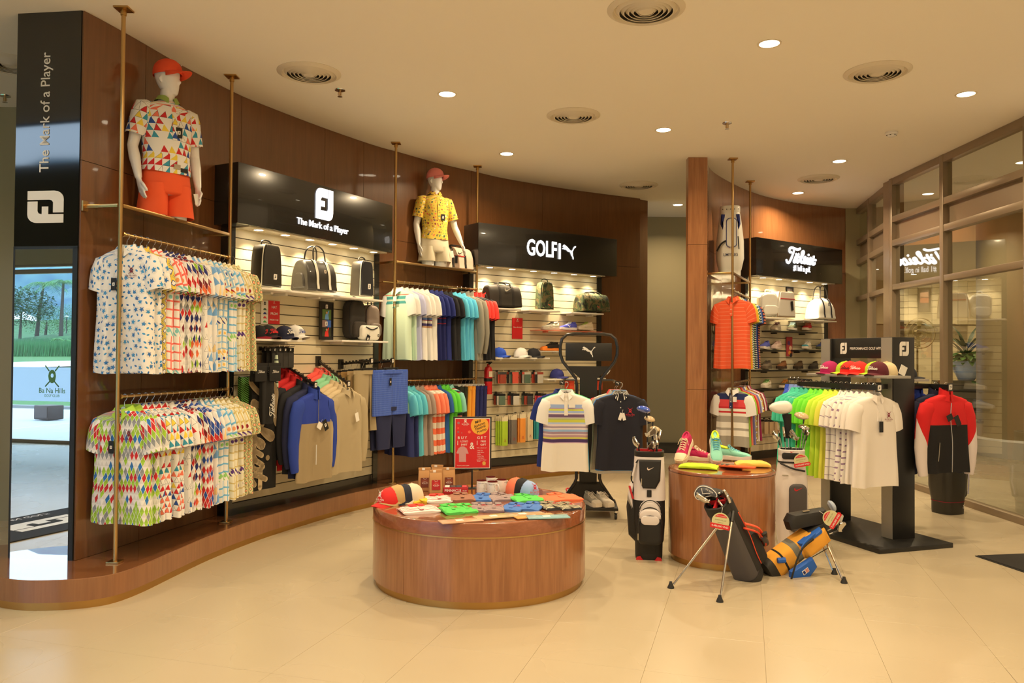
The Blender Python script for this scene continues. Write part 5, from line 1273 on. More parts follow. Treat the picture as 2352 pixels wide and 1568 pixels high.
for x, up, so, la, lb in ((1264, (222, 216, 190), (220, 210, 185), (40, 40, 36), 'white and black golf shoe, leftmost of the three on the acrylic shelf'), (1305, (84, 88, 190), (225, 222, 215), (220, 220, 230), 'violet blue golf shoe in the middle of the acrylic shelf'), (1343, (226, 206, 170), (224, 206, 176), (190, 210, 90), 'cream golf shoe with a lime heel on the acrylic shelf')):
    shoe(stand_at(UP, x, 757.5, .085, rad(-90)), lb, plain(up), plain(so), plain(la), logo='cat', lm=plain((240, 240, 240)), size=.92)
shoe(stand_at(UP, 1263, 805, .09, rad(-90)), 'orange and black golf shoe above the black cap', plain((38, 32, 28)), plain((246, 130, 40)), plain((30, 28, 26)), plain((246, 130, 40)), size=.95)
cap(stand_at(UP, 1146, 819, .11, rad(25)), 'royal blue cap on the GOLF wall shelf', plain((36, 76, 180)))
cap(stand_at(UP, 1196, 819, .11, rad(15)), 'white cap with a small cat emblem on the GOLF wall shelf', WHT, None, 'cat', plain((120, 110, 90)), size=.03)
cap(stand_at(UP, 1225, 820, .11, rad(25)), 'black cap on the GOLF wall shelf below the orange shoe', BLK)
cap(stand_at(UP, 1279, 867, .11, rad(30)), 'navy cap with a round badge behind the black stand', plain((44, 46, 110)), None, 'O', PRINTW, size=.05)
PK1 = [(200, 190, 170), (160, 70, 50), (90, 110, 90), (60, 60, 60), (220, 90, 70)]
for r_, (y, xs) in enumerate(((853, (1140, 1168, 1196, 1225)), (902, (1138, 1170, 1202, 1232)))):
    for k, x in enumerate(xs):
        lx, lz = peg(UP, x, y, .16, f'peg of small packets, {ORD[k]} in the {["upper", "lower"][r_]} row', 0.01)
        for j in range(4):
            c = PK1[(k * 3 + j * 2 + r_) % 5] if not (r_ and k == 3) else (225, 80, 90)
            pack(UP.P(lx + .012 * (j % 2), lz - .004, .03 + .035 * j), f'small accessory packet, {ORD[3 - j]} from the front on {ORD[k]} peg of {["upper", "lower"][r_]} row', .10, .115 if not (r_ and k == 3) else .2, plain(PK1[(k + j) % 5]) if not r_ else BLKT, plain(c), 'small packets on the pegs', hd=.03)
SK = [((176, 205, 50), 'lime'), ((120, 108, 96), 'grey'), ((245, 150, 60), 'orange'), ((220, 196, 150), 'beige'), ((50, 150, 150), 'teal'), ((226, 140, 104), 'salmon')]
for k, ((c, nm), x) in enumerate(zip(SK, (1146, 1167, 1187, 1204, 1224, 1245))):
    lx, lz = peg(UP, x - 4, 956 - k * 3.2, .14, f'peg holding the {nm} sock packs')
    for j in range(4): pack(UP.P(lx + .012 * j, lz + .006, .03 + .03 * j), f'{nm} sock pack, {ORD[3 - j]} from the front, lowest row of the GOLF wall', .092, .31, plain((226, 208, 168)), plain(c), 'coloured sock packs', hd=.06, logo=('crest', .03, -.31, plain((170, 40, 50))) if j == 3 else None, name='sock_pack', cat='socks')
for k in range(6): pack(stand_at(UP, 1303 + 5 * k + (50 if k > 2 else 0), 874, .10 + .02 * (k % 3)), f'orange sock pack behind the black stand, {ORD[k]} from the left', .09, .11, plain((240, 90, 60)), plain((244, 84, 54)), 'orange packs behind the stand', hd=.02)
t = thing('fire_extinguisher', 'red fire extinguisher with a black strap at the left edge of the GOLF wall', 'extinguisher', M=stand_at(UP, 1121, 905, .14))
MB().lathe([(.048, 0), (.052, .01), (.052, .30), (.040, .335), (.018, .35), (.016, .375)], 20).build('cylinder', mat('extinguisher_red', C(205, 28, 30), .3, coat=.5), t); MB().lathe([(.054, .16), (.054, .20)], 20, None, 0, False, False).build('strap', BLACK, t); MB().box((0, -.02, .395), (.03, .09, .02)).tube([(0, 0, .37), (0, -.05, .385)], .01, 6).build('valve_handle', BLACK, t); MB().box((0, -.053, .25), (.05, .003, .07)).build('plate', plain((225, 205, 170)), t)

# ---------------------------------------------------------------- goods on the script-sign display wall
shelf(UT, 1745, 1806, 729, .26, 'white shelf under the two white glossy bags'); shelf(UT, 1846, 1922, 735, .26, 'white shelf under the white boston bag')
backpack(stand_at(UT, 1762, 727, .15, rad(-25)), 'white backpack with a red swoosh, behind the orange polo', .26, .33, .16, WLEATH, WLEATH)
t = shoe_bag(stand_at(UT, 1795, 728, .16), 'glossy white shoe case with a red band on the script wall', .40, .35, .17, mat('white_gloss_vinyl', C(228, 218, 200), .15, coat=.6), WLEATH, plain((190, 150, 110)), None, None, False)
MB().box((0, -.105, .25), (.33, .006, .012)).build('red_band', plain((190, 40, 50)), t); swing_tag(t, .08, .22, -.11, TAGK, .05, .13, rad(-10))
duffel(stand_at(UT, 1884, 733, .15), 'white boston bag with dark piping on the script wall', .44, .30, .24, WLEATH, plain((40, 40, 48)), plain((60, 54, 48)), None, .19, 'fj', plain((50, 50, 60)), ls=.04, lz=.7, boston=True)
p = poster(stand_at(UT, 1814, 712, .02), 'black framed shoe picture between the white bags', .125, .32, plain((60, 50, 44)), BLACK, 'picture', 'picture_board')
for z, c in ((.20, (190, 150, 120)), (.12, (170, 110, 80)), (.04, (70, 60, 54))): MB().span((-.055, -.0055, z), (.055, -.004, z + .07)).build('photo', plain(c), p)
p = poster(stand_at(UT, 1813, 818, .03), 'purple and orange shoe poster among the shoe shelves', .135, .28, plain((170, 60, 60)))
for z, x, c in ((.19, -.02, (110, 60, 110)), (.12, .02, (225, 190, 150)), (.05, .0, (220, 140, 60)), (.02, .03, (40, 40, 46))): MB().prism(arc(x, z, .032, 0, 360, 12)[:-1], -.006, -.0042).build('shoe_picture', plain(c), p)
for k, (x0, x1, y) in enumerate(((1771, 1878, 760.5), (1748, 1806, 803.5), (1834, 1893, 803.5), (1737, 1893, 849), (1740, 1853, 892), (1752, 1800, 936.5))):
    t = shelf(UT, x0, x1, y, .16, f'black clip-edged shoe shelf, {ORD[k]} from the top on the script wall', BLACKMETAL, .022)[0]
def sh(x, y, lb, up, so, la=None, toe=None, **kw): shoe(stand_at(UT, x, y, .09, rad(-72)), lb, plain(up), plain(so), plain(la) if la else None, plain(toe) if toe else None, size=.95, **kw)
sh(1783, 758, 'white golf shoe with maroon laces on the top shoe shelf', (226, 210, 184), (224, 206, 176), (110, 34, 60)); sh(1820, 758, 'olive green canvas shoe on the top shoe shelf', (84, 92, 62), (226, 214, 190), (190, 215, 215)); sh(1854, 758.5, 'red canvas shoe on the top shoe shelf', (214, 50, 58), (232, 214, 190), (238, 150, 120))
sh(1757, 801, 'blue and white shoe half hidden by striped polos', (90, 96, 180), (225, 215, 200)); sh(1784, 801, 'pale pink golf shoe on the second shoe shelf', (222, 190, 168), (226, 200, 180), (224, 190, 170)); sh(1853, 801, 'white golf shoe with a teal heel on the second shoe shelf', (232, 216, 184), (230, 214, 186), (230, 220, 200), (70, 150, 160)); sh(1886, 801.5, 'dark blue shoe beside the black stand column', (50, 64, 120), (90, 90, 60))
sh(1761, 846.5, 'grey laced shoe on the third shoe shelf', (128, 112, 90), (110, 96, 76), (100, 90, 76)); sh(1796, 846.5, 'brown leather loafer on the third shoe shelf', (140, 88, 48), (70, 50, 34)); sh(1834, 846.5, 'dark brown loafer on the third shoe shelf', (84, 62, 38), (50, 40, 28)); sh(1869, 847, 'black loafer on the third shoe shelf', (56, 46, 32), (40, 34, 26))
sh(1760, 890, 'white and black golf shoe with a lime stripe', (230, 214, 184), (226, 214, 190), (120, 190, 90), (232, 218, 190)); sh(1802, 890, 'brown sneaker with orange laces', (104, 86, 58), (236, 222, 196), (236, 150, 60)); sh(1842, 890, 'white golf shoe with dark red laces beside the pale blue polo', (230, 206, 180), (230, 210, 190), (120, 40, 44))
sh(1780, 934, 'charcoal sneaker on the lowest shoe shelf', (58, 54, 50), (228, 210, 184), (50, 48, 46)); sh(1750, 933, 'white and blue sneaker partly behind the small polos', (220, 215, 215), (225, 215, 200), (120, 150, 200))
for k in range(3):
    lx, lz = peg(UT, 1742 + 12 * k, 962, .16, f'peg of beige gloves, {ORD[k]} from the left, script wall')
    for j in range(2): pack(UT.P(lx, lz, .06 + .07 * j), f'beige golf glove pack, {["rear", "front"][j]} one on the {ORD[k]} glove peg', .09, .17, BLKT, plain((190, 160, 118)), 'beige glove packs', hd=.03, name='glove_pack', cat='gloves')
# ---------------------------------------------------------------- round display tables
def round_table(cx, cy, r, h, label, band=None, seams=(), rot=0):
    t = thing('display_table', label, 'table', (cx, cy, 0), rot)
    MB().lathe([(r - .022, 0), (r - .022, .052)], 64).build('kick_strip', BRASS_BASE, t)
    z1 = band or h - .022
    ss = list(seams) + [seams[0] + 2 * PI] if seams else [0, 2 * PI]
    for a0, a1 in zip(ss[:-1], ss[1:]):
        n = max(3, int((a1 - a0) / .08)); g = .0012 / r
        rings = []
        for i in range(n + 1):
            a = a0 + g + (a1 - a0 - 2 * g) * i / n; c, s = math.cos(a), math.sin(a)
            rings.append([(c * q, s * q, z) for q, z in ((r - .03, .05), (r - .001, .05), (r - .001, z1 - .003), (r - .03, z1 - .003))])
        MB().loft(rings).build('side_panel', WOOD_TABLE, t, auto=25)
    MB().lathe([(r - .004, z1 - .02), (r - .004, z1)], 64, None, 0, True, True).build('core', BLACK, t)
    MB().lathe([(r - .01, z1), (r, z1 + .001), (r, h - .012), (r - .004, h - .003), (r - .012, h), (r - .03, h), (r - .034, h - .003), (r - .06, h - .003), (0.001, h - .003)], 72, None, 0, True, True).build('top', wood_top, t, auto=30)
    if band: MB().lathe([(r - .002, z1 - .004), (r + .003, z1 - .003), (r + .003, z1 + .005), (r - .002, z1 + .006)], 64, None, 0, False, False).build('inlay_line', GOLD, t)
    return t
wood_top = wood_mat('cherry_veneer_top', (0.24, 0.075, 0.030, 1), (0.32, 0.11, 0.048, 1), True, 0.2, 0.8)
TX, TY, TH = -0.224, 5.79, 0.545
def angof(x, y, cx, cy):
    d = px(x, y, 0.3); return math.atan2(d.y - cy, d.x - cx)
round_table(TX, TY, .762, TH, 'low wide round cherry wood table in the foreground covered with folded polos and caps', .452, (rad(-128), rad(-22), rad(70), rad(150)))
round_table(1.676, 6.377, .4135, .718, 'taller narrow round cherry wood table with two pairs of shoes', None, (rad(-170), rad(10)))
TZ = TH - .003
def on1(x, y, dz=0.0): return px(x, y, TZ + dz) + Vector((0, 0, 0))
def atM(p, rz=0.0, rx=0.0, ry=0.0): return T(*p) @ RZ(rz) @ RX(rx) @ RY(ry)
# cap rows
p0 = on1(896, 1158)
for i, (c, nm) in enumerate((((214, 40, 36), 'red cap with a white crest, front of the left cap row on the low table'), ((190, 156, 100), 'tan cap nested behind the red cap'), ((34, 38, 52), 'navy cap nested third behind the red cap'), ((224, 204, 170), 'cream cap at the back of the left cap row'))):
    cap(atM(p0 + Vector((.046 * i, .036 * i, .002 + .012 * (i > 0))), rad(-38)), nm, plain(c), None, 'crest' if i == 0 else None, PRINTW, size=.062)
p0 = on1(1212, 1140)
for i, (c, nm) in enumerate((((150, 172, 206), 'light blue cap with a red crest on the right of the low table'), ((30, 30, 34), 'black cap nested behind the light blue cap'), ((250, 120, 84), 'coral cap at the back of the right cap row'))):
    cap(atM(p0 + Vector((-.042 * i, .034 * i, .002 + .012 * (i > 0))), rad(32)), nm, plain(c), None, 'crest' if i == 0 else None, plain((190, 30, 50)), size=.062)
# coffee bags
KRAFT = mat('kraft_paper', C(196, 144, 88), .75, bump=(60, .15))
for x, y, rz, lc, nm in ((975, 1127, .2, (120, 60, 44), 'kraft coffee bag with a brown label, leftmost of four'), (1004, 1119, -.1, (120, 60, 44), 'kraft coffee bag at the back of the group of four'), (1000, 1133, .25, (176, 40, 44), 'kraft coffee bag with a red label, front of four'), (1031, 1126, .1, (120, 60, 44), 'kraft coffee bag with a brown label, rightmost of four')):
    t = thing('coffee_bag', nm, 'bag', M=atM(on1(x, y), rz), group='kraft coffee bags on the low table')
    MB().loft([[(-.047, -.03, 0), (.047, -.03, 0), (.047, .03, 0), (-.047, .03, 0)], [(-.05, -.033, .02), (.05, -.033, .02), (.05, .033, .02), (-.05, .033, .02)], [(-.047, -.026, .12), (.047, -.026, .12), (.047, .026, .12), (-.047, .026, .12)], [(-.046, -.008, .165), (.046, -.008, .165), (.046, .008, .165), (-.046, .008, .165)]]).build('body', KRAFT, t, bevel=.004)
    MB().box((0, 0, .172), (.094, .02, .016)).build('folded_top', KRAFT, t); MB().box((-.01, -.0115, .172), (.022, .003, .017)).build('price_sticker', TAGW, t)
    o = MB().box((0, -.0325, .07), (.066, .002, .074), rot=RX(rad(-4)).to_3x3()).build('label', plain(lc), t); emblem(o, 'crest', T(0, -.0345, .075) @ RX(rad(-4)), .035, TAGW)
    MB().prism(arc(0, .07, .026, 0, 360, 20)[:-1], -.0342, -.0336).build('label_ring', plain((min(255, lc[0] + 24), lc[1] + 14, lc[2] + 10)), t)
# golf ball box
t = thing('golf_ball_box', 'red box of golf balls between coffee bags and mugs', 'box', M=atM(on1(1047, 1131), rad(3)))
RB_ = mat('ball_box_red', C(186, 28, 40), .35, coat=.3)
MB().span((-.095, -.05, 0), (.095, .06, .048)).build('carton', RB_, t, bevel=.002); lettering(t, 'PINNACLE', T(-.022, -.051, .024), .027, PRINTW, .03); lettering(t, 'RUSH', T(.068, -.051, .022), .013, PRINTW, .01, .2)
MB().span((-.088, -.044, .048), (.088, .052, .0486)).build('window_tray', plain((60, 40, 40)), t)
for k in range(4): MB().box((-.066 + .044 * k, .0, .0495), (.036, .085, .004)).build('ball_sleeve', plain(((226, 210, 196), (90, 70, 66), (70, 70, 76), (200, 70, 70))[k]), t, bevel=.001)
# mugs
MUGW = mat('mug_white_glaze', C(232, 222, 206), .12, coat=.5); MUGR = mat('mug_maroon_glaze', C(110, 30, 26), .15, coat=.5); INK = plain((56, 56, 60))
for x, y, rz, nm in ((1106, 1131, .0, 'white mug with a grey drawing, left of the mug group'), (1127, 1122, .4, 'mug at the back of the mug group, maroon inside'), (1131, 1134, -.1, 'white mug in front of the mug group'), (1152, 1129, 1.2, 'white mug with its handle towards the viewer, right of the group')):
    t = thing('mug', nm, 'mug', M=atM(on1(x, y), rz), group='souvenir mugs on the low table')
    MB().lathe([(.036, 0), (.039, .004), (.039, .094), (.0385, .096)], 28, None, 0, True, False).build('body', MUGW, t)
    MB().lathe([(.0392, .092), (.039, .097), (.036, .097), (.035, .092), (.034, .012), (0.001, .010)], 28, None, 0, False, False).build('inside', MUGR, t)
    MB().tube(smooth_path([(.037, 0, .078), (.058, 0, .076), (.066, 0, .05), (.056, 0, .024), (.037, 0, .02)], 5), .0055, 8).build('handle', MUGW, t, RZ(rad(-35)))
    lettering(t, 'BA NA HILLS', T(0, -.0395, .076), .0085, INK, .01, bend=.039)
    for k, (z, w) in enumerate(((.06, .05), (.048, .058), (.034, .052))):
        o = place('drawing', mark_mesh(polys_geo([[(-w / 2, z - .004), (w / 2, z - .003), (w * .4, z + .005), (.0, z + .002), (-w * .3, z + .006)]]), ('mugdraw', k), 0, .0394), t, T(0, -.0394, 0), INK)
# promotion sign on a stand
t = thing('promo_sign', 'red framed promotion sign on a black stand at the back of the low table', 'sign', M=atM(on1(1084, 1121), rad(6)))
MB().span((-.05, -.04, 0), (.05, .04, .006)).build('base', BLACK, t, bevel=.001); MB().tube([(0, 0, .005), (0, 0, .17)], .007, 8).build('post', BLACK, t)
SW, SH_ = .272, .388; Z0 = .165
MB().span((-SW / 2 - .017, -.009, Z0 - .017), (SW / 2 + .017, .009, Z0 + SH_ + .017)).build('frame', BLACK, t, bevel=.002)
MB().span((-SW / 2 - .005, -.0105, Z0 - .005), (SW / 2 + .005, -.009, Z0 + SH_ + .005)).build('white_border', TAGW, t); MB().span((-SW / 2, -.0115, Z0), (SW / 2, -.0105, Z0 + SH_)).build('print', POSTRED, t)
def sp(cx, cy, y=-.012): return T((cx - 600) / 940 * SW, y, Z0 + (1460 - cy) / 1330 * SH_)
ORG = plain((242, 170, 60)); u_ = SW / 940
pts = [((800 + 248 * math.cos(a * PI / 18) - 600) * u_, Z0 + (1460 - (310 - 248 * math.sin(a * PI / 18))) / 1330 * SH_) for a in range(36)]
pts = [(x, min(z, Z0 + SH_)) for x, z in pts]; MB().prism(pts, -.0122, -.0112).build('orange_disc', ORG, t)
for s_, cx, cy, sz in (('Mid', 745, 205, 110), ('Autumn', 790, 290, 100), ('Festival', 815, 365, 100), ('Promo', 850, 450, 100)): lettering(t, s_, sp(cx, cy, -.0128) @ RY(rad(-21)), sz * u_, BLK, .012, .12)
for s_, cx, cy, sz, sx in (('B U Y', 322, 645, 105, 1), ('G E T', 855, 645, 105, 1), ('1', 197, 790, 170, .8), ('1', 730, 790, 170, .8), ('LOGO', 378, 742, 72, 1), ('SHIRT', 372, 832, 72, .92), ('FREE', 900, 745, 72, 1), ('GIFT', 900, 835, 72, 1.1), ('&', 590, 870, 260, .8), ('With a selection of', 850, 920, 38, .9), ('Logo Cap', 815, 990, 38, 1), ('Logo Sleeve', 830, 1042, 38, 1), ('Coffee', 780, 1094, 38, 1), ('Coffee Mug', 822, 1146, 38, 1), ('1 Ball Sleeve', 835, 1198, 38, 1), ('Cashmere Water', 855, 1250, 38, 1), ('Bottle', 780, 1285, 38, 1), ('*Terms & Conditions applied', 345, 1400, 36, .8)):
    lettering(t, s_, sp(cx, cy), sz * u_, TAGW, .01 if sz > 60 else 0, sx=sx)
emblem(t, 'crest', sp(405, 235), 150 * u_, TAGW)
shp = [(290, 880), (370, 880), (440, 925), (500, 1070), (440, 1082), (425, 1050), (430, 1300), (235, 1300), (235, 1050), (220, 1080), (160, 1060), (220, 925)]
MB().prism([((x - 600) * u_, Z0 + (1460 - y) / 1330 * SH_) for x, y in shp][::-1], -.0122, -.0112).build('shirt_picture', plain((206, 150, 140)), t)
GOLDP = plain((220, 170, 80)); MB().prism([((925 + 48 * math.cos(a) - 600) * u_, Z0 + (1460 - 1335 + 48 * math.sin(a)) / 1330 * SH_) for a in [k * PI / 9 for k in range(18)]], -.0122, -.0112).build('seal', GOLDP, t); MB().prism([((x - 600) * u_, Z0 + (1460 - y) / 1330 * SH_) for x, y in ((880, 1395), (900, 1350), (950, 1350), (975, 1395))][::-1], -.0120, -.0112).build('ribbon', GOLDP, t)
for cx, cy, r_, c in ((208, 380, 26, (235, 80, 60)), (208, 485, 26, (150, 110, 110)), (305, 510, 20, (190, 90, 80)), (515, 485, 40, (240, 110, 80)), (215, 240, 34, (160, 120, 120))):
    MB().prism([((cx + r_ * math.cos(a) - 600) * u_, Z0 + (1460 - cy + r_ * math.sin(a)) / 1330 * SH_) for a in [k * PI / 6 for k in range(12)]], -.0120, -.0112).build('lantern_picture', plain(c), t)
# folded polos
RWS = stripes('red_white_thin', [((235, 218, 200), 1), ((190, 40, 50), .4)], .026); GYS = stripes('grey_stripe', [((140, 118, 118), 1), ((190, 168, 150), .35)], .014); BRS = stripes('brown_stripe', [((150, 100, 76), 1), ((180, 130, 100), .4)], .012); DKS = stripes('dark_cream_stripe', [((60, 60, 60), 1), ((206, 190, 150), .9)], .017); GR2 = plain((90, 200, 84)); BL2 = plain((76, 120, 186)); YE2 = plain((242, 190, 50)); CO2 = plain((250, 116, 72)); REDL = plain((200, 34, 50))
FP = [(962, 1152, 25, YE2, 'yellow polo folded beside the left cap row', .13, .15, None), (1006, 1149, 14, RWS, 'red and white striped polo folded in the back row', .19, .2, REDC), (1060, 1147, 10, BRS, 'brown fine-striped polo folded in the back row', .19, .2, None), (1107, 1146, -6, BL2, 'blue polo folded in the back row below the mugs', .17, .2, None), (1152, 1146, 24, GYS, 'grey striped polo folded in the back row', .22, .2, None), (1207, 1149, 22, GR2, 'bright green polo folded below the light blue cap', .22, .2, None), (1284, 1146, 22, CO2, 'coral polo folded at the right edge of the low table', .30, .22, None),
      (962, 1174, 22, RWS, 'red and white striped polo folded at the front left of the low table', .26, .19, REDC), (1036, 1175, 20, GR2, 'green polo with a crest, left one of the front green pair', .135, .22, None), (1069, 1172, 16, GR2, 'green polo with a crest, right one of the front green pair', .135, .22, None), (1101, 1170, 4, GYS, 'grey striped polo with a crest, left one of the front grey pair', .125, .2, None), (1134, 1171, 2, GYS, 'grey striped polo with a crest, right one of the front grey pair', .14, .2, None), (1180, 1169, -16, BL2, 'blue polo with a crest, left one of the front blue pair', .15, .2, None), (1220, 1168, -16, BL2, 'blue polo, right one of the front blue pair', .16, .2, None), (1265, 1167, 26, DKS, 'dark and cream striped polo, left one of the striped pair', .15, .17, None), (1303, 1167, 24, DKS, 'dark and cream striped polo, right one of the striped pair', .15, .17, None)]
for i, (x, y, a, m, nm, w, l, mc) in enumerate(FP):
    folded(atM(on1(x, y), rad(a)), nm, m, w, l, .024 + .003 * (i % 3), mc, 'crest' if i > 7 and i != 13 else None, REDL, True, 'folded polos on the low table', i)
FILMP = mat('clear_packet_film', C(214, 180, 150), .12, coat=.6)
for i, (x, y, c, nm) in enumerate(((1062, 1198, (222, 170, 130), 'salmon sock packet, leftmost of the front packets'), (1140, 1189, (216, 190, 140), 'beige sock packet, second of the front packets'), (1180, 1184, (190, 205, 60), 'lime sock packet among the front packets'), (1206, 1184, (200, 160, 110), 'tan sock packet between lime and orange packets'), (1230, 1187, (240, 170, 90), 'orange sock packet among the front packets'), (1262, 1190, (150, 190, 190), 'teal sock packet, rightmost of the front packets'))):
    t = thing('sock_packet', nm, 'packet', M=atM(on1(x, y), rad(-68 if i < 5 else -80)) @ T(0, 0, .004 + .003 * (i % 2)), group='flat packets at the table edge')
    pouch_mb(rrect(-.05, -.15, .05, .13, .008), .008, .003).build('wrap', mat('packet_%d' % i, C(*c), .18, coat=.7), t, T(0, 0, .004) @ RX(-PI / 2)); MB().box((0, -.02, .0085), (.04, .05, .001)).build('sticker', TAGW, t)
# ---- on the taller table
T2 = .715
def on2(x, y, dz=0): return px(x, y, T2 + dz)
PK, CRS, WHS = plain((190, 34, 84)), plain((236, 214, 176)), plain((232, 214, 196)); MN2, LM2 = plain((140, 208, 180)), plain((215, 230, 50))
def shoeM(p, rz, rx=0, ry=0, lift=0): return T(*p) @ T(0, 0, lift) @ RZ(rz) @ RX(rx) @ RY(ry)
shoe(shoeM(on2(1607, 1057), rad(62)), 'pink and cream sneaker lying flat on the taller table', PK, CRS, CRS, CRS, PK)
shoe(shoeM(on2(1569, 1063) + Vector((.02, .02, 0)), rad(-32), rad(33), 0, .082), 'pink and cream sneaker leaning up on its pair', PK, CRS, CRS, CRS, PK)
shoe(shoeM(on2(1684, 1055), rad(62)), 'mint and lime sneaker lying flat on the taller table', MN2, WHS, plain((110, 180, 190)), MN2, LM2)
shoe(shoeM(on2(1645, 1063) + Vector((.0, .03, 0)), rad(-8), rad(36), 0, .088), 'mint and lime sneaker leaning up on its pair', MN2, WHS, plain((90, 170, 190)), MN2, LM2)
folded(atM(on2(1605, 1075), rad(70)), 'lime green shirt folded on the taller table', plain((190, 220, 40)), .17, .30, .034, None, None, None, False, None, 3)
folded(atM(on2(1728, 1071), rad(80)), 'golden yellow shirt folded on the taller table', plain((246, 190, 84)), .17, .27, .045, None, None, None, False, None, 5)
for k in range(3):
    t = thing('belt_packet', f'orange and black accessory packet, {ORD[k]} of the flat pile on the taller table', 'packet', M=atM(on2(1672 + 12 * k, 1072 + 4 * k), rad(52 + 4 * k)) @ T(0, 0, .012 * k), group='accessory packets on the taller table')
    pouch_mb(rrect(-.04, -.13, .04, .12, .006), .012, .004).build('wrap', stripes('packet_orange_black', [((220, 90, 40), 1), ((236, 214, 190), .6), ((40, 34, 32), .7)], .05), t, T(0, 0, .006) @ RX(-PI / 2)); MB().box((0, .09, .0125), (.07, .03, .001)).build('header_card', BLACK, t)
# ---------------------------------------------------------------- black wheeled stand with the cat emblem
PMx = T(.782, 8.12, 0) @ RZ(rad(-4))
t = thing('display_stand', 'black tubular stand on castors with a white leaping cat on its header', 'stand', M=PMx)
half = [(-.27, .115), (-.255, .135), (-.135, .31), (-.118, .36), (-.118, 1.30), (-.13, 1.375), (-.262, 1.545), (-.288, 1.62), (-.290, 1.70), (-.272, 1.775), (-.225, 1.818), (-.15, 1.828)]
path = [(x, 0, z) for x, z in half] + [(-x, 0, z) for x, z in half[::-1]]
MB().tube(path, .0165, 10).build('tube_frame', BLACKMETAL, t)
for z0, z1, w in ((1.555, 1.735, .235),): MB().span((-w, -.012, z0), (w, .012, z1)).build('header_panel', BLACK, t, bevel=.004)
emblem(t, 'cat', T(.0, -.0135, 1.645), .135, PRINTW)
MB().prism([(-.235, 1.50), (.235, 1.50), (.085, 1.375), (-.085, 1.375)][::-1], -.008, .008).build('lower_panel', BLACK, t)
MB().span((-.088, -.006, .30), (.088, .006, 1.376)).build('spine_panel', BLACK, t)
for s in (-1, 1):
    MB().box((s * .20, 0, 1.44), (.05, .012, .012), rot=RY(s * rad(-52)).to_3x3()).build('clip_bar', PRINTW, t)
    MB().tube([(s * .118, 0, 1.36), (s * .235, -.03, 1.362), (s * .255, -.10, 1.358), (s * .265, -.50, 1.345)], .010, 8).build('arm', BLACKMETAL, t)
    MB().box((s * .265, -.503, 1.345), (.05, .006, .04)).build('arm_plate', BLACK, t); emblem(t, 'cat', T(s * .265, -.507, 1.345), .03, PRINTW)
MB().span((-.29, -.27, .085), (.29, .23, .115)).build('base_tray', BLACK, t, bevel=.006); MB().prism([(-.26, .115), (.26, .115), (.12, .33), (-.12, .33)][::-1], -.006, .006).build('foot_panel', BLACK, t)
for sx in (-1, 1):
    for y in (-.25, .21):
        c = MB().lathe([(.012, .085), (.012, .066), (.02, .062)], 12).build('castor', CHROME, t, T(sx * .268, y, 0)); MB().lathe([(0, -.012), (.027, -.012), (.031, -.006), (.031, .006), (.027, .012), (0, .012)], 18).build('wheel', RUBBER, c, T(.0, .012, .031) @ RY(PI / 2))
STRP = pat('painted_multi_stripe', placed([(C(234, 222, 200), .175), (C(150, 170, 205), .03), (C(176, 150, 160), .012), (C(206, 206, 70), .016), (C(160, 180, 210), .022), (C(225, 212, 200), .012), (C(110, 84, 110), .03), (C(190, 180, 170), .012), (C(170, 180, 110), .012), (C(200, 200, 70), .022), (C(175, 190, 210), .018), (C(224, 206, 196), .02), (C(160, 140, 150), .018), (C(220, 205, 196), .016), (C(150, 180, 210), .018), (C(160, 130, 140), .022), (C(215, 190, 180), .014), (C(180, 140, 140), .02), (C(206, 200, 90), .014), (C(74, 50, 96), .034), (C(214, 180, 190), .008), (C(234, 222, 200), .5)]))
def stand_garments(Mb, x0, ya, yb, z, specs, where, group, rz=0.0, logo='cat', hm=BLACKMETAL):
    n = len(specs)
    for i, sp_ in enumerate(specs):
        y = ya + (yb - ya) * i / max(1, n - 1); txt = sp_.pop('txt'); tz = sp_.pop('tags', None); cr = sp_.pop('crest', None); dx = sp_.pop('dx', 0); G = Mb @ T(x0 + dx, y, z) @ RZ(rz)
        hanger(G, f'black hanger, {ORD[i]} from the front, {where}', 'hangers on the ' + where, hm, None, logo)
        g = garment(G, f'{txt}, {ORD[i]} from the front, {where}', group, seed=i, **sp_)
        if tz:
            for q in tz: swing_tag(g, **q)
        if cr: emblem(g, 'crest', T(.09, -.068, -.27), .062, cr)
L1 = [dict(txt='white polo with painted multi-colour stripes', mb=STRP, ms=WHT, mc=WHT, detail=True, depth=1.0, tags=[dict(x=.055, z=-.155, y=-.076, w=.062, h=.07)]), dict(txt='turquoise polo', mb=plain((60, 160, 190)), depth=.7), dict(txt='neon green polo', mb=plain((110, 220, 70)), depth=.6, spread=.0), dict(txt='navy polo', mb=plain((24, 40, 110)), depth=.6, spread=.02, dx=-.05)]
stand_garments(PMx, -.225, -.46, -.20, 1.335, L1, 'castor stand left arm', 'polos on the left arm of the castor stand')
DNV = plain((26, 26, 36)); STC = stripes('collar_stripe', [((26, 26, 36), 1), ((225, 215, 195), .7)], .016)
R1 = [dict(txt='black navy polo with a striped collar', mb=DNV, mc=STC, depth=1.0, detail=True, crest=plain((190, 40, 50)), tags=[dict(x=.01, z=-.27, y=-.08, w=.03, h=.07, rot=rad(18)), dict(x=.02, z=-.27, y=-.082, w=.03, h=.07, rot=rad(-14))], length=.73), dict(txt='blue polo', mb=plain((40, 130, 200)), depth=.6), dict(txt='grey polo', mb=plain((176, 160, 140)), depth=.6, dx=-.03), dict(txt='red-trimmed white polo', mb=WHT, ms=plain((226, 70, 66)), mc=plain((226, 70, 66)), depth=.6, length=.80, dx=-.04)]
stand_garments(PMx, .295, -.46, -.20, 1.335, R1, 'castor stand right arm', 'polos on the right arm of the castor stand', rad(-3))
SHW = plain((222, 204, 176)); SHG = plain((160, 150, 130))
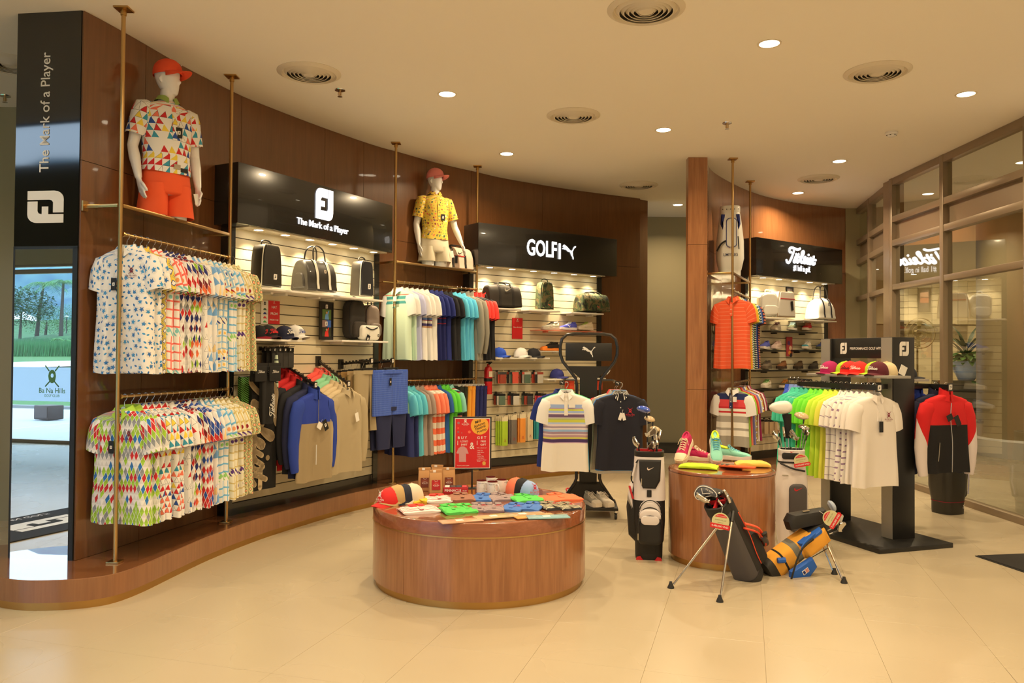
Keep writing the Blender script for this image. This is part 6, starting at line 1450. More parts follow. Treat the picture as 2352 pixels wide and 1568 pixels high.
shoe(PMx @ T(.04, -.13, .116) @ RZ(rad(25)), 'grey-white golf shoe on the base tray of the castor stand, left one of the pair', SHG, SHW, SHW, SHW); shoe(PMx @ T(.16, -.12, .116) @ RZ(rad(25)), 'white golf shoe on the base tray of the castor stand, right one of the pair', SHW, SHW, SHW, SHW)
shoe(PMx @ T(-.17, .02, .116) @ RZ(rad(15)), 'white shoe with red lining on the left of the castor stand tray', SHW, SHW, SHW, None, plain((200, 40, 40)))

# ---------------------------------------------------------------- black and silver two-column apparel stand
c0 = px(2052, 1239, .04); FMx = T(c0.x, c0.y, 0) @ RZ(math.atan2(.316, .949))
t = thing('apparel_stand', 'black and silver two-column apparel stand with PERFORMANCE GOLF lettering', 'stand', M=FMx)
MB().span((-.38, -.245, 0), (.40, 1.12, .04)).build('base', BLACK, t, bevel=.003)
HT = 1.785
for y0, w in ((0, .235), (.774, .235)):
    MB().span((.004, y0, .04), (w, y0 + .14, HT)).build('column', BLACK, t, bevel=.002)
    MB().span((-.002, y0 + .012, .04), (.004, y0 + .135, HT - .004)).build('silver_face', SILVER, t)
MB().span((.02, .14, 1.60), (.05, .774, HT)).build('sign_panel', BLACK, t, bevel=.002)
def lf(y, z, x=-.001): return T(x, y, z) @ RZ(-PI / 2)
emblem(t, 'fj', lf(.625, 1.692, .019), .105, PRINTW); lettering(t, 'PERFORMANCE GOLF APPAREL', lf(.315, 1.688, .019), .0325, PRINTW, .012, sx=1.0)
emblem(t, 'fj', T(.12, -.0015, 1.685), .125, PRINTW)
MB().span((-.26, -.20, 1.432), (-.004, .80, 1.455)).build('cap_shelf', SILVER, t, bevel=.002); MB().span((.24, .02, 1.40), (.42, .40, 1.42)).build('side_shelf', SILVER, t)
for z in (1.355,):
    MB().span((-.330, -.17, z - .022), (-.302, .80, z + .022)).build('rail_bar', BLACKMETAL, t); MB().span((.476, -.13, z - .022), (.504, .60, z + .022)).build('rail_bar', BLACKMETAL, t)
for x in (-.316, .49):
    for y in (.07, .85 if x < 0 else .5): MB().span((min(x, .12), y - .012, 1.335), (max(x, .12), y + .012, 1.375)).build('rail_arm', BLACKMETAL, t)
    MB().span((-.135, .90, 1.375), (-.115, 1.24, 1.395)).build('rail_bar', BLACKMETAL, t) if x < 0 else None
    MB().box((x, -.176 if x < 0 else -.136, 1.355), (.055, .006, .07)).build('end_plate', BLACKMETAL, t); emblem(t, 'fj', T(x, -.1805 if x < 0 else -.1405, 1.355), .045, PRINTW)
MGT, RDC, LMC, MRN = plain((176, 30, 90)), plain((240, 44, 34)), plain((176, 205, 40)), plain((92, 26, 36))
def capF(y, m, lb, x=-.14, rz=-90, logo='script_thin', lm=PRINTW, flat=False, **kw): cap(FMx @ T(x, y, 1.4555) @ RZ(rad(rz)), lb, m, None, logo, lm, 'caps on the apparel stand', flat, .062, **kw)
capF(.62, MGT, 'magenta flat-brim cap on the silver shelf of the apparel stand', flat=True, rz=-78); capF(.50, LMC, 'lime cap behind the magenta cap', -.06, logo=None)
capF(.36, RDC, 'red cap with dark script on the silver shelf', rz=-72, lm=plain((60, 30, 30))); capF(.24, RDC, 'red cap with white script on the silver shelf', rz=-68); capF(.13, LMC, 'lime cap behind the maroon cap', -.07, logo=None)
capF(.02, MRN, 'maroon cap with a price card at the near end of the silver shelf', rz=-75); capF(.04, plain((224, 200, 150)), 'cream and dark cap behind the maroon cap', -.03, logo=None)
tt = thing('price_card', 'blank cream price card tucked behind the maroon cap', 'card', M=FMx @ T(-.05, -.16, 1.50) @ RY(rad(25))); MB().box((0, 0, 0), (.07, .003, .08)).build('card', TAGW, tt)
cap(FMx @ T(.33, .2, 1.4205) @ RZ(rad(60)), 'dark cap lying on the small side shelf of the apparel stand', plain((40, 40, 44)))
TE = plain((70, 190, 150)); TES = stripes('teal_white_line', [((60, 176, 140), 1), ((190, 225, 205), .05)], .12); LGR = plain((120, 220, 50)); LGS = stripes('green_stripe', [((120, 220, 50), 1), ((90, 195, 60), .8)], .03); YG = plain((196, 222, 60)); YW = plain((222, 216, 74))
WL1 = pat('white_lilac_windowpane', lambda nt, u, v: mixc(nt, ((v / .07).fract().lt(.06)), C(238, 226, 206), C(130, 100, 130))); WL2 = pat('white_lilac_dash', lambda nt, u, v: mixc(nt, ((v / .05).fract().lt(.28)) * ((u / .09).fract().lt(.6)), C(238, 226, 206), C(150, 118, 140)))
WP = plain((236, 222, 202))
F1 = [dict(txt='white polo with a small crest', mb=WP, depth=1.0, detail=True, crest=plain((130, 30, 50)), tags=[dict(x=0, z=-.30, y=-.08, m=TAGK, w=.04, h=.09)], length=.76), dict(txt='plain white polo', mb=WP), dict(txt='white polo with lilac dashes', mb=WL2), dict(txt='white polo with lilac dashes', mb=WL2), dict(txt='white polo with lilac lines', mb=WL1), dict(txt='white polo with lilac lines', mb=WL1), dict(txt='yellow polo', mb=YW), dict(txt='yellow-green polo', mb=YG), dict(txt='yellow-green polo', mb=YG), dict(txt='bright green polo', mb=LGR), dict(txt='bright green polo with lower stripes', mb=LGS, ms=LGR), dict(txt='bright green polo', mb=LGR), dict(txt='teal polo with a white line', mb=TES, ms=TE), dict(txt='teal polo with a white line', mb=TES, ms=TE), dict(txt='teal polo', mb=TE), dict(txt='teal polo', mb=TE)]
for d in F1: d.setdefault('depth', .62); d.setdefault('length', .74)
stand_garments(FMx, -.316, -.12, .86, 1.378, F1, 'apparel stand left rail', 'polos on the apparel stand', 0, 'fj')
BLS = plain((120, 140, 190)); BL3 = plain((40, 70, 170))
B3 = [dict(txt='pale blue polo', mb=BLS), dict(txt='pale blue polo', mb=BLS), dict(txt='royal blue polo', mb=BL3)]
for d in B3: d.update(depth=.7, length=.72)
stand_garments(FMx, -.13, 1.08, 1.20, 1.395, B3, 'apparel stand far end', 'blue polos at the far end of the apparel stand', rad(35), 'fj')
RBK = pat('red_yoke_black', lambda nt, u, v: mixc(nt, (0 - v).lt(.335), C(24, 22, 22), C(216, 28, 30))); RSW = pat('red_sleeve_white', lambda nt, u, v: mixc(nt, (((0 - v) - .24) * .8 + (u - .12).abs() * .9).gt(.16), C(216, 28, 30), C(232, 214, 200)))
NBK = pat('navy_yoke_black', lambda nt, u, v: mixc(nt, ((0 - v) - .26).abs().lt(.10), C(34, 48, 120), C(22, 22, 26)))
J3 = [dict(txt='red and black zip jacket with white sleeves', mb=RBK, ms=RSW, mc=plain((216, 28, 30)), tags=[dict(x=-.01, z=-.27, y=-.085, m=TAGK, w=.055, h=.06, rot=rad(65)), dict(x=.02, z=-.27, y=-.088, m=TAGK, w=.05, h=.09, rot=rad(-25))]), dict(txt='dark navy zip jacket', mb=plain((26, 30, 56))), dict(txt='royal blue zip jacket', mb=plain((30, 58, 150)), dx=-.10), dict(txt='navy zip jacket with banded sleeves', mb=plain((30, 44, 116)), ms=NBK, dx=-.14), dict(txt='black zip jacket', mb=BLK)]
for d in J3: d.update(long=True, kind='jacket', name='zip_jacket', cat='jacket', depth=.85, length=.68, width=1.02)
stand_garments(FMx, .49, -.09, .36, 1.378, J3, 'apparel stand right rail', 'jackets on the apparel stand', rad(-4), 'fj')
for o in COL.objects:
    if o.get('label', '').startswith('red and black zip jacket'):
        MB().tube(smooth_path([(0, -.062, -.16), (-.012, -.066, -.30), (.004, -.068, -.50), (.002, -.066, -.755)], 6), .0035, 6).build('zip', ZIP, o); MB().tube([(-.12, -.062, -.50), (-.135, -.062, -.66)], .003, 5).build('pocket_zip', ZIP, o)
    if o.get('label', '').startswith('royal blue jacket with'):
        MB().tube(smooth_path([(0, -.055, -.15), (-.006, -.06, -.30), (0, -.058, -.42)], 6), .003, 5).build('zip', ZIP, o); MB().tube([(-.02, -.052, -.56), (-.02, -.05, -.74)], .004, 5).build('pocket_zip', plain((220, 215, 200)), o)
# ---------------------------------------------------------------- golf bags and clubs
STEEL = mat('club_steel', (0.62, 0.60, 0.56, 1), .14, metal=1.0); SHAFT = mat('steel_shaft', (0.5, 0.5, 0.5, 1), .2, metal=1.0); GRAPH = mat('dark_shaft', (0.03, 0.03, 0.035, 1), .25, coat=.5); IRONB = mat('iron_cavity', (0.16, 0.13, 0.11, 1), .3, metal=.8); WGOLD = mat('pale_wood_crown', C(206, 176, 130), .2, coat=.6)
def iron_mesh():
    poly = [(-.012, 0), (.0, -.012), (.06, -.014), (.085, -.004), (.092, .02), (.085, .05), (.07, .056), (.03, .034), (.004, .022), (-.006, .03), (-.014, .03)]
    return MB().prism([(x, z) for x, z in poly], -.009, .009).build('head', STEEL, bevel=.003)
def cavity(): return MB().prism([(.022, -.002), (.07, -.002), (.078, .02), (.072, .042), (.03, .022)], -.0100, -.0088).build('face', IRONB)
def wood_mesh(): return MB().lathe([(.001, -.020), (.04, -.018), (.056, -.006), (.058, .004), (.048, .020), (.026, .030), (.001, .033)], 22, T(.036, .012, 0) @ S3(.95, 1.1, 1.0)).build('head', STEEL)
def club(p0, p1, kind, label, group, roll=0.0, mh=None, ms=None, size=1.0):
    """p0 inside the bag, p1 = head end of the shaft (world)"""
    p0, p1 = Vector(p0), Vector(p1); d = (p1 - p0); L = d.length; q = d.to_track_quat('Z', 'Y').to_matrix().to_4x4()
    t = thing('golf_club', label, 'golf club', M=Matrix.Translation(p0) @ q @ RZ(roll), group=group)
    MB().tube([(0, 0, 0), (0, 0, L)], [.0055, .0042], 8).build('shaft', ms or SHAFT, t); MB().tube([(0, 0, L - .05), (0, 0, L)], .0065, 8).build('ferrule', BLACK, t)
    Mh = T(0, 0, L) @ RY(rad(-18)) @ S3(size, size, size)
    if kind == 'iron': inst('head', cached('iron', iron_mesh), t, mh or STEEL, Mh); inst('face', cached('cav', cavity), t, IRONB, Mh)
    elif kind == 'wood': inst('head', cached('wood', wood_mesh), t, mh or STEEL, Mh)
    elif kind == 'cover':
        MB().tube([(0, 0, L - .24), (0, 0, L - .10), (.005, 0, L - .03)], [.024, .032, .04], 14).build('sock', BLKT, t)
        pouch_mb([(.13 * math.cos(a) * (1 if math.cos(a) > 0 else .5) + .02, .058 * math.sin(a) + .028) for a in [k * PI / 10 for k in range(20)]], .11, .045).build('head_cover', mh or WLEATH, t, T(0, 0, L))
    return t
def ring_sq(cx, cy, w, d, z, n=28, e=.62, tw=0):
    return [(cx + w / 2 * math.copysign(abs(math.cos(a)) ** e, math.cos(a)), cy + d / 2 * math.copysign(abs(math.sin(a)) ** e, math.sin(a)), z) for a in [2 * PI * k / n for k in range(n)]]
def bag_core(t, prof, m, name='body'): return MB().loft([ring_sq(0, cy, w, d, z) for z, w, d, cy in prof], True, False).build(name, m, t, auto=40)
def fpocket(t, name, x0, z0, x1, z1, y, d, m, r=.03, rnd=.05, tilt=0.0, poly=None):
    p = poly or rrect(x0, z0, x1, z1, rnd); return pouch_mb(p, d, min(r, d * .48)).build(name, m, t, T(0, y, 0) @ RX(tilt))
def rim(t, w, d, z, m, mi=None, h=.05):
    MB().loft([ring_sq(0, 0, w, d, z), ring_sq(0, 0, w * 1.05, d * 1.05, z + h * .2), ring_sq(0, 0, w * 1.06, d * 1.06, z + h * .9), ring_sq(0, 0, w * 1.0, d * 1.0, z + h), ring_sq(0, 0, w * .9, d * .9, z + h * .9), ring_sq(0, 0, w * .9, d * .9, z + h * .3)], False, True).build('top_cuff', m, t, auto=40)
    if mi:
        for a in (0, 1): MB().box((0, 0, z + h * .85), (w * .9, .012, .03) if a else (.012, d * .9, .03)).build('divider', mi, t)
def price_tag(M, label, text, parent=None):
    t = thing('price_tag', label, 'tag', M=M)
    MB().prism([(.058 * math.cos(a), .058 * math.sin(a)) for a in [k * PI / 16 for k in range(32)]], -.002, .002).build('disc', plain((206, 196, 140)), t)
    MB().prism([(-.062, -.050), (.062, -.050), (.070, -.034), (.062, -.018), (-.062, -.018), (-.066, -.034)], -.004, .003).build('red_band', POSTRED, t); lettering(t, text, T(0, -.0045, -.034), .0175, PRINTW, .01)
    MB().prism([(.05 * math.cos(a), .05 * math.sin(a)) for a in [rad(q) for q in range(35, 150, 8)]], -.003, .0025).build('red_cap', POSTRED, t); lettering(t, 'RECOMMENDED', T(0, -.0035, .036), .008, PRINTW); lettering(t, 'JUNIOR FULL SET', T(0, -.0025, .008), .010, plain((120, 110, 70))); lettering(t, '(right-hand)', T(0, -.0025, -.008), .008, plain((120, 110, 70)))
    MB().tube([(0, 0, .05), (0, .01, .075), (0, .03, .09)], .001, 4).build('string', TAGW, t); return t
GW = plain((226, 212, 198), .6); GK = plain((30, 28, 26), .6); GG = plain((76, 70, 68), .6); GO = plain((250, 80, 44), .6); GY = plain((242, 166, 56), .6); GB = plain((30, 92, 176), .6); GR_ = plain((196, 30, 36), .6)
# --- bag A : white and black cart bag
MA = T(1.105, 6.40, 0) @ RZ(rad(-9))
t = thing('golf_bag', 'white and black cart golf bag with red top dividers left of the taller table', 'golf bag', M=MA)
bag_core(t, [(.0, .21, .20, 0), (.02, .215, .205, 0), (.13, .22, .21, 0), (.145, .235, .225, 0), (.30, .255, .25, 0), (.5, .25, .245, 0), (.78, .225, .22, 0)], GK, 'lower_body'); MB().loft([ring_sq(0, 0, w, d, z) for z, w, d in ((.47, .262, .256), (.6, .254, .25), (.8, .234, .23), (.81, .23, .226))], False, False).build('upper_body', GW, t, auto=40)
rim(t, .222, .217, .80, GK, GR_, .055)
fpocket(t, 'chest_pocket', -.075, .555, .085, .79, -.118, .05, GK, .02, .04, poly=[(-.08, .79), (-.075, .63), (-.05, .565), (.05, .565), (.085, .63), (.092, .79)][::-1]); emblem(t, 'swoosh', T(.01, -.1445, .725), .055, plain((230, 205, 180)))
fpocket(t, 'mid_pocket', -.075, .33, .09, .475, -.130, .06, GW, .025, .07); fpocket(t, 'arch_pocket', -.08, .30, .095, .415, -.145, .065, GW, .025, .06); fpocket(t, 'big_pocket', -.088, .13, .105, .355, -.135, .11, GK, .04, .05); fpocket(t, 'white_flap', -.064, .295, .078, .362, -.192, .012, GW, .005, .033)
mb = MB()
for zc, w in ((.475, .165), (.42, .175), (.36, .185)): mb = MB().tube([(.008 + w / 2 * math.cos(a), -.165 if zc > .4 else -.19, zc - .085 + .09 * math.sin(a)) for a in [rad(10 + 16 * k) for k in range(11)]], .004, 6); mb.build('piping', GK, t)
fpocket(t, 'logo_patch', -.018, .50, .018, .555, -.131, .006, GK, .002, .004)
pouch_mb([(-.16, .18), (-.10, .12), (-.06, .14), (-.05, .40), (-.06, .60), (-.10, .62), (-.155, .56), (-.178, .40)][::-1], .16, .05).build('side_pocket', GK, t); pouch_mb([(-.166, .45), (-.12, .36), (-.105, .52), (-.12, .61), (-.15, .575)][::-1], .165, .05).build('side_pocket_top', GW, t, T(-.004, 0, .004)); pouch_mb([(-.165, .46), (-.118, .36), (-.115, .39), (-.16, .50)][::-1], .168, .05).build('grey_stripe', SHG, t, T(-.006, 0, .004)); MB().tube([(-.155, -.075, .575), (-.142, -.086, .53), (-.125, -.086, .475)], .008, 6).build('red_stripe', GR_, t)
MB().tube(smooth_path([(-.085, -.09, .79), (-.12, -.10, .72), (-.14, -.09, .64), (-.128, -.08, .60)], 5), .013, 6, flat=.4).build('strap', BLKT, t); MB().tube([(-.105, -.112, .76), (-.13, -.112, .66)], .008, 6).build('strap_edge', GW, t)
for x in (-.055, .065): MB().box((-.06, -.148, .62) if x < 0 else (-.085, -.19, .20), (.006, .006, .05)).build('zip_pull', ZIP, t)
for sx in (-1, 1): MB().prism([(sx * .10, 0), (sx * .045, 0), (sx * .065, .028), (sx * .095, .02)][:: (1 if sx < 0 else -1)], -.108, -.09).build('red_foot', GR_, t)
def clubs_at(Mw, base_z, lst, group, where):
    for i, (x, y, z, k, roll, mh, nm, *sz) in enumerate(lst):
        p1 = Mw @ Vector((x, y, z)); p0 = Mw @ Vector((x * .25, y * .25, base_z)); club(p0, p1, k, f'{nm} in the {where}', group, rad(roll), mh, GRAPH if 'dark shaft' in nm else None, sz[0] if sz else 1.0)
clubs_at(MA, .50, [(-.02, .04, 1.16, 'wood', 0, mat('driver_blue_film', C(60, 90, 180), .15, coat=.8), 'driver wrapped in blue and yellow film'), (.03, .06, 1.085, 'wood', -10, WGOLD, 'tallest pale fairway wood with a dark shaft', .8), (.07, .05, 1.005, 'wood', 5, WGOLD, 'lower pale hybrid', .75), (-.015, 0, .965, 'iron', 100, None, 'upright iron near the centre'), (.04, -.02, .93, 'iron', 30, None, 'iron showing its bright sole'), (.075, -.01, .94, 'iron', 0, None, 'iron with a dark face at the right'), (-.085, -.05, .885, 'iron', 175, None, 'iron leaning out at the left'), (.0, -.06, .87, 'iron', -60, None, 'short iron at the front'), (.06, -.06, .90, 'iron', 60, None, 'wedge beside the red divider')], 'clubs in the white and black bag', 'white and black cart bag')
# --- bag D : white and grey bag behind the taller table
MD = T(2.42, 6.90, 0) @ RZ(rad(-14))
t = thing('golf_bag', 'white golf bag with a tall grey front panel and red swoosh behind the taller table', 'golf bag', M=MD)
bag_core(t, [(0, .22, .21, 0), (.06, .24, .22, 0), (.3, .27, .24, 0), (.55, .26, .23, 0), (.70, .22, .20, 0), (.78, .21, .20, 0)], GW); rim(t, .205, .195, .755, GW, GK, .06); MB().loft([ring_sq(0, 0, w, d, z) for z, w, d in ((.70, .228, .208), (.715, .226, .206))], False, False).build('black_band', GK, t)
fpocket(t, 'front_panel', -.03, .12, .115, .53, -.115, .05, GG, .02, .05); emblem(t, 'swoosh', T(.045, -.1415, .49), .07, GR_); fpocket(t, 'black_mouth', -.085, .735, .06, .79, -.095, .02, GK, .008, .02); emblem(t, 'swoosh', T(.0, -.106, .80), .035, GR_); MB().tube(smooth_path([(-.10, -.10, .70), (.0, -.125, .66), (.10, -.11, .64)], 5), .008, 6).build('piping', GK, t); MB().box((-.06, -.118, .60), (.05, .006, .006)).build('zip', ZIP, t)
clubs_at(MD, .50, [(-.03, .05, 1.14, 'cover', -30, WLEATH, 'driver under a white headcover'), (.11, .05, 1.08, 'wood', -10, WGOLD, 'fairway wood beside the headcover'), (.12, .02, .985, 'wood', 0, STEEL, 'hybrid below the fairway wood', .8), (.13, .0, .94, 'iron', 20, None, 'iron with a dark face on the right'), (-.10, .0, .955, 'iron', 170, None, 'tall iron on the left'), (-.06, -.03, .925, 'iron', 150, None, 'iron near the middle left'), (-.11, -.05, .895, 'iron', 180, None, 'iron leaning out on the left'), (.04, -.05, .90, 'iron', 100, None, 'iron at the front')], 'clubs in the white and grey bag', 'white and grey bag')
d_ = px(1812, 1050, .72) ; price_tag(T(2.44, 6.72, .735) @ RZ(rad(-14)) @ RY(rad(-12)), 'round price tag hanging on the white and grey golf bag', '11,690,000 VND')
# --- bag E : black bag near the glass
ME = T(4.55, 8.33, 0) @ RZ(rad(20))
t = thing('golf_bag', 'black golf bag with a red seam standing by the shopfront glass', 'golf bag', M=ME)
bag_core(t, [(0, .27, .25, 0), (.03, .275, .255, 0), (.12, .275, .255, 0), (.135, .28, .26, 0), (.28, .33, .30, 0), (.55, .33, .30, 0), (.80, .28, .26, 0)], LEATHER); rim(t, .28, .26, .79, GK, GG, .06); MB().loft([ring_sq(0, 0, w, d, z) for z, w, d in ((.125, .283, .262), (.132, .284, .263))], False, False).build('red_seam', plain((140, 30, 50)), t)
pouch_mb([(.10, .18), (.16, .16), (.185, .30), (.18, .50), (.11, .56)][::-1], .2, .05).build('side_pocket', GK, t); MB().tube([(.17, -.10, .20), (.192, -.09, .32), (.186, -.09, .50)], .007, 6).build('piping', plain((190, 180, 190)), t); lettering(t, 'S', T(.07, -.130, .08), .05, PRINTW, .02, .3)
# --- bag F : white and navy staff bag on the glass shelf
pF = px(1677, 622, 2.61); pF = Vector((pF.x * .997, pF.y * .997 + .0, 2.61)); MF = T(2.70 + .0, 9.88, 2.608) @ RZ(rad(-12)) @ S3(1.16, 1.12, 1.05)
t = thing('golf_bag', 'white and navy staff golf bag on the glass shelf of the right partition', 'golf bag', M=MF)
bag_core(t, [(0, .22, .20, 0), (.06, .225, .205, 0), (.075, .24, .22, 0), (.2, .29, .27, 0), (.4, .285, .265, 0), (.62, .24, .23, 0), (.74, .205, .20, 0)], WLEATH); rim(t, .20, .195, .735, WLEATH, GK, .085)
NVL = plain((40, 50, 110)); 
for s in (-1, 1): pouch_mb([(s * .055, .50), (s * .085, .50), (s * .105, .60), (s * .095, .72), (s * .055, .72), (s * .065, .60)][:: (1 if s > 0 else -1)], .20, .03).build('navy_panel', NVL, t, T(0, -.012, 0))
fpocket(t, 'spine_pocket', -.045, .32, .06, .66, -.13, .05, WLEATH, .02, .04); MB().tube([(x, -.157, z) for x, z in rrect(-.045, .32, .06, .66, .04)], .004, 5).build('piping', NVL, t); MB().tube(smooth_path([(-.05, -.14, .40), (-.10, -.15, .36), (-.14, -.13, .28)], 5), .010, 6).build('strap', GK, t); lettering(t, 'LMYNG', T(.0, -.142, .235), .05, plain((70, 70, 90)), .005, sx=.9); MB().tube([(.075, -.14, .45), (.085, -.14, .30)], .005, 6).build('cord', GK, t)
for k in range(5): MB().box((-.08 + .04 * k, -.104, .775), (.008, .006, .008)).build('stud', GK, t)
# --- stand bags B and C: local z runs along the bag's axis from its base to its mouth, local -y is the upper (carrying) side
def axisM(p0, p1, front):
    z = (Vector(p1) - Vector(p0)).normalized(); y = -(Vector(front) - z * Vector(front).dot(z)).normalized(); x = y.cross(z); m = Matrix((x, y, z)).transposed().to_4x4(); m.translation = p0; return m
def leg_mesh(p0, p1, t):
    p0, p1 = Vector(p0), Vector(p1); d = p1 - p0
    o = MB().tube([p0, p0 + d * .12], .016, 8).build('leg_joint', BLACK, t)
    MB().tube([p0 + d * .10, p0 + d * .55], .0085, 8).build('leg', mat('leg_alloy', (.55, .5, .42, 1), .25, metal=1), t); MB().tube([p0 + d * .55, p0 + d * .95], .0075, 8).build('lower_leg', SHAFT, t)
    MB().loft([[(p1.x + r * math.cos(a), p1.y + r * math.sin(a), z) for a in [k * PI / 6 for k in range(12)]] for r, z in ((.024, 0), (.024, .005), (.011, .035), (.010, .045))]).build('rubber_foot', RUBBER, t)
B0 = Vector((1.735, 5.82, .012)); B1 = Vector((1.450, 5.61, .575)); MBg = axisM(B0, B1, (.75, -.6, .3)); LB = (B1 - B0).length
t = thing('stand_bag', 'black, grey and orange stand bag with two metal legs in front of the taller table', 'golf bag', M=Matrix.Identity(4)); 
def child(fn): return fn
bag = bpy.data.objects.new('bag_body', None)
def inM(mb, name, m, Mx, t=t, **kw):
    o = mb.build(name, m, t, Mx, **kw); return o
MB().loft([ring_sq(0, 0, w, d, z) for z, w, d in ((-.01, .20, .17), (.03, .215, .185), (.10, .215, .185), (.3, .20, .175), (.5, .185, .165), (LB, .175, .155))], True, False).build('body', GG, t, MBg, auto=40)
MB().loft([ring_sq(.03, -.012, w, d, z) for z, w, d in ((.07, .18, .185), (.3, .165, .175), (.5, .15, .165), (LB - .02, .14, .155))], True, True).build('black_panel', GK, t, MBg, auto=40)
MB().loft([ring_sq(0, 0, w, d, z) for z, w, d in ((-.02, .19, .165), (-.015, .222, .19), (.05, .222, .19))], True, False).build('base_cup', RUBBER, t, MBg, auto=40)
MB().loft([ring_sq(0, 0, w, d, z) for z, w, d in ((LB - .05, .186, .168), (LB + .02, .19, .17), (LB + .025, .17, .15), (LB - .02, .16, .14))], False, True).build('top_cuff', GK, t, MBg, auto=40); MB().box((0, 0, LB + .01), (.16, .012, .03)).box((.0, 0, LB + .01), (.012, .14, .03)).build('divider', GR_, t, MBg)
pouch_mb([(-.07, .08), (.07, .08), (.08, .2), (.06, .33), (-.06, .33), (-.08, .2)][::-1], .12, .045).build('ball_pocket', GK, t, MBg @ T(.11, -.06, -.02) @ RZ(rad(55)))
for k, (z0, z1) in enumerate(((.40, .12), (.44, .16))):
    MB().tube(smooth_path([(.02, -.10 - .02 * k, z0 + .02), (.08, -.16 - .02 * k, (z0 + z1) / 2 + .06), (.16, -.14, z1 + .04), (.20, -.07, z1)], 6), [.014] * 9 + [.02] * 8 + [.014] * 2, 8, flat=.45).build('shoulder_strap', GO if k else GO, t, MBg); 
    MB().tube(smooth_path([(.10, -.175 - .02 * k, (z0 + z1) / 2), (.17, -.145, z1 + .02), (.205, -.08, z1 - .02)], 6), .021, 8, flat=.5).build('strap_pad', GK if k else GG, t, MBg)
MB().tube(smooth_path([(.03, -.105, .55), (.045, -.112, .35), (.03, -.112, .18), (.05, -.105, .07)], 6), .0035, 5).build('orange_piping', GO, t, MBg)
hoodM = Matrix.Translation(MBg @ Vector((.075, .03, LB - .02))) @ RZ(rad(-20)) @ RY(rad(12))
pouch_mb([(v.x, v.y) for v in smooth_path([Vector(p + (0,)) for p in [(-.10, .02), (-.06, -.03), (.02, -.05), (.05, -.16), (.11, -.15), (.10, .0), (.05, .065), (-.04, .07)]], 4, True)], .13, .05).build('hood', GK, t, hoodM)
hp = MBg @ Vector((-.06, -.06, LB - .06)); leg_mesh(hp, Vector((1.112, 5.55, 0)), t); leg_mesh(MBg @ Vector((.0, -.085, LB - .08)), Vector((1.372, 5.245, 0)), t)
CB_ = mat('headcover_grey', C(70, 70, 74), .5)
gB = 'clubs in the black and orange stand bag'
club(MBg @ Vector((.0, .02, .35)), MBg @ Vector((-.06, .03, LB + .06)), 'iron', 'iron leaning left out of the black and orange stand bag', gB, rad(180)); club(MBg @ Vector((.02, 0, .35)), MBg @ Vector((.035, -.03, LB + .03)), 'iron', 'upper bright iron in the black and orange stand bag', gB, rad(-20)); club(MBg @ Vector((.02, -.02, .35)), MBg @ Vector((.03, -.055, LB + .0)), 'iron', 'lower bright iron in the black and orange stand bag', gB, rad(-40)); club(MBg @ Vector((-.02, -.03, .35)), MBg @ Vector((-.05, -.055, LB - .02)), 'iron', 'putter head low in the black and orange stand bag', gB, rad(150), None, None, .8)
hc = px(1621, 1131, .70); hc = pd(1621, 1131, 5.62)
t2 = thing('head_cover', 'grey headcover with white piping above the black and orange stand bag', 'headcover', M=Matrix.Translation(hc) @ RZ(rad(-15)) @ RY(rad(12)))
hpoly = [(v.x, v.y) for v in smooth_path([Vector(p + (0,)) for p in [(-.078, -.02), (-.06, -.052), (-.03, -.056), (.01, -.022), (.05, -.005), (.082, -.004), (.07, .022), (.03, .045), (-.02, .05), (-.06, .03)]], 4, True)]
pouch_mb(hpoly, .10, .04).build('shell', CB_, t2); MB().tube([(x * .94, -.036, z * .94) for x, z in hpoly + hpoly[:1]], .003, 6).build('piping', PRINTW, t2); MB().tube([(-.035, -.051, .03), (-.02, -.051, -.005), (.03, -.051, .012)], .0025, 5).build('seam', PRINTW, t2); lettering(t2, 'U.S. KIDS', T(.02, -.0515, .026) @ RY(rad(18)), .014, PRINTW, .01); lettering(t2, 'GOLF', T(-.045, -.0515, -.018) @ RY(rad(40)), .016, PRINTW, .02)
MB().tube([(0.03, .02, -.01), (.06, .05, -.10)], .012, 8).build('shaft_sock', BLKT, t2)
tp = pd(1655, 1197, 5.42); price_tag(Matrix.Translation(tp) @ RZ(rad(-16)) @ RY(rad(8)), 'round price tag hanging on the black and orange stand bag', '4,480,000 VND')
# --- bag C
C0 = Vector((1.905, 5.93, .03)); C1 = Vector((2.33, 6.02, .315)); MC = axisM(C0, C1, (.35, -1, -.1)); LC = (C1 - C0).length
t = thing('stand_bag', 'small orange-yellow and blue stand bag leaning on two thin legs', 'golf bag', M=Matrix.Identity(4))
STY = pat('yellow_panel_bands', lambda nt, u, v: pal(nt, ((0 - v) / .60).fract(), [(C(242, 166, 56), .13), (C(30, 28, 26), .02), (C(242, 166, 56), .10), (C(120, 116, 100), .06), (C(242, 166, 56), .16), (C(30, 28, 26), .02), (C(242, 166, 56), .05), (C(30, 28, 26), .02), (C(242, 166, 56), .07), (C(30, 92, 176), .07)]))
MB().loft([ring_sq(0, 0, w, d, z) for z, w, d in ((0, .17, .15), (.08, .18, .16), (.3, .17, .155), (LC, .15, .14))], True, False).build('body', STY, t, MC, auto=40)
MB().loft([ring_sq(0, 0, w, d, z) for z, w, d in ((-.03, .15, .13), (-.02, .182, .16), (.04, .185, .165))], True, False).build('base_cup', RUBBER, t, MC, auto=40); MB().loft([ring_sq(0, 0, w, d, z) for z, w, d in ((LC - .12, .164, .154), (LC - .02, .17, .16), (LC + .01, .165, .155), (LC + .005, .14, .13))], False, True).build('top_cuff', GK, t, MC, auto=40)
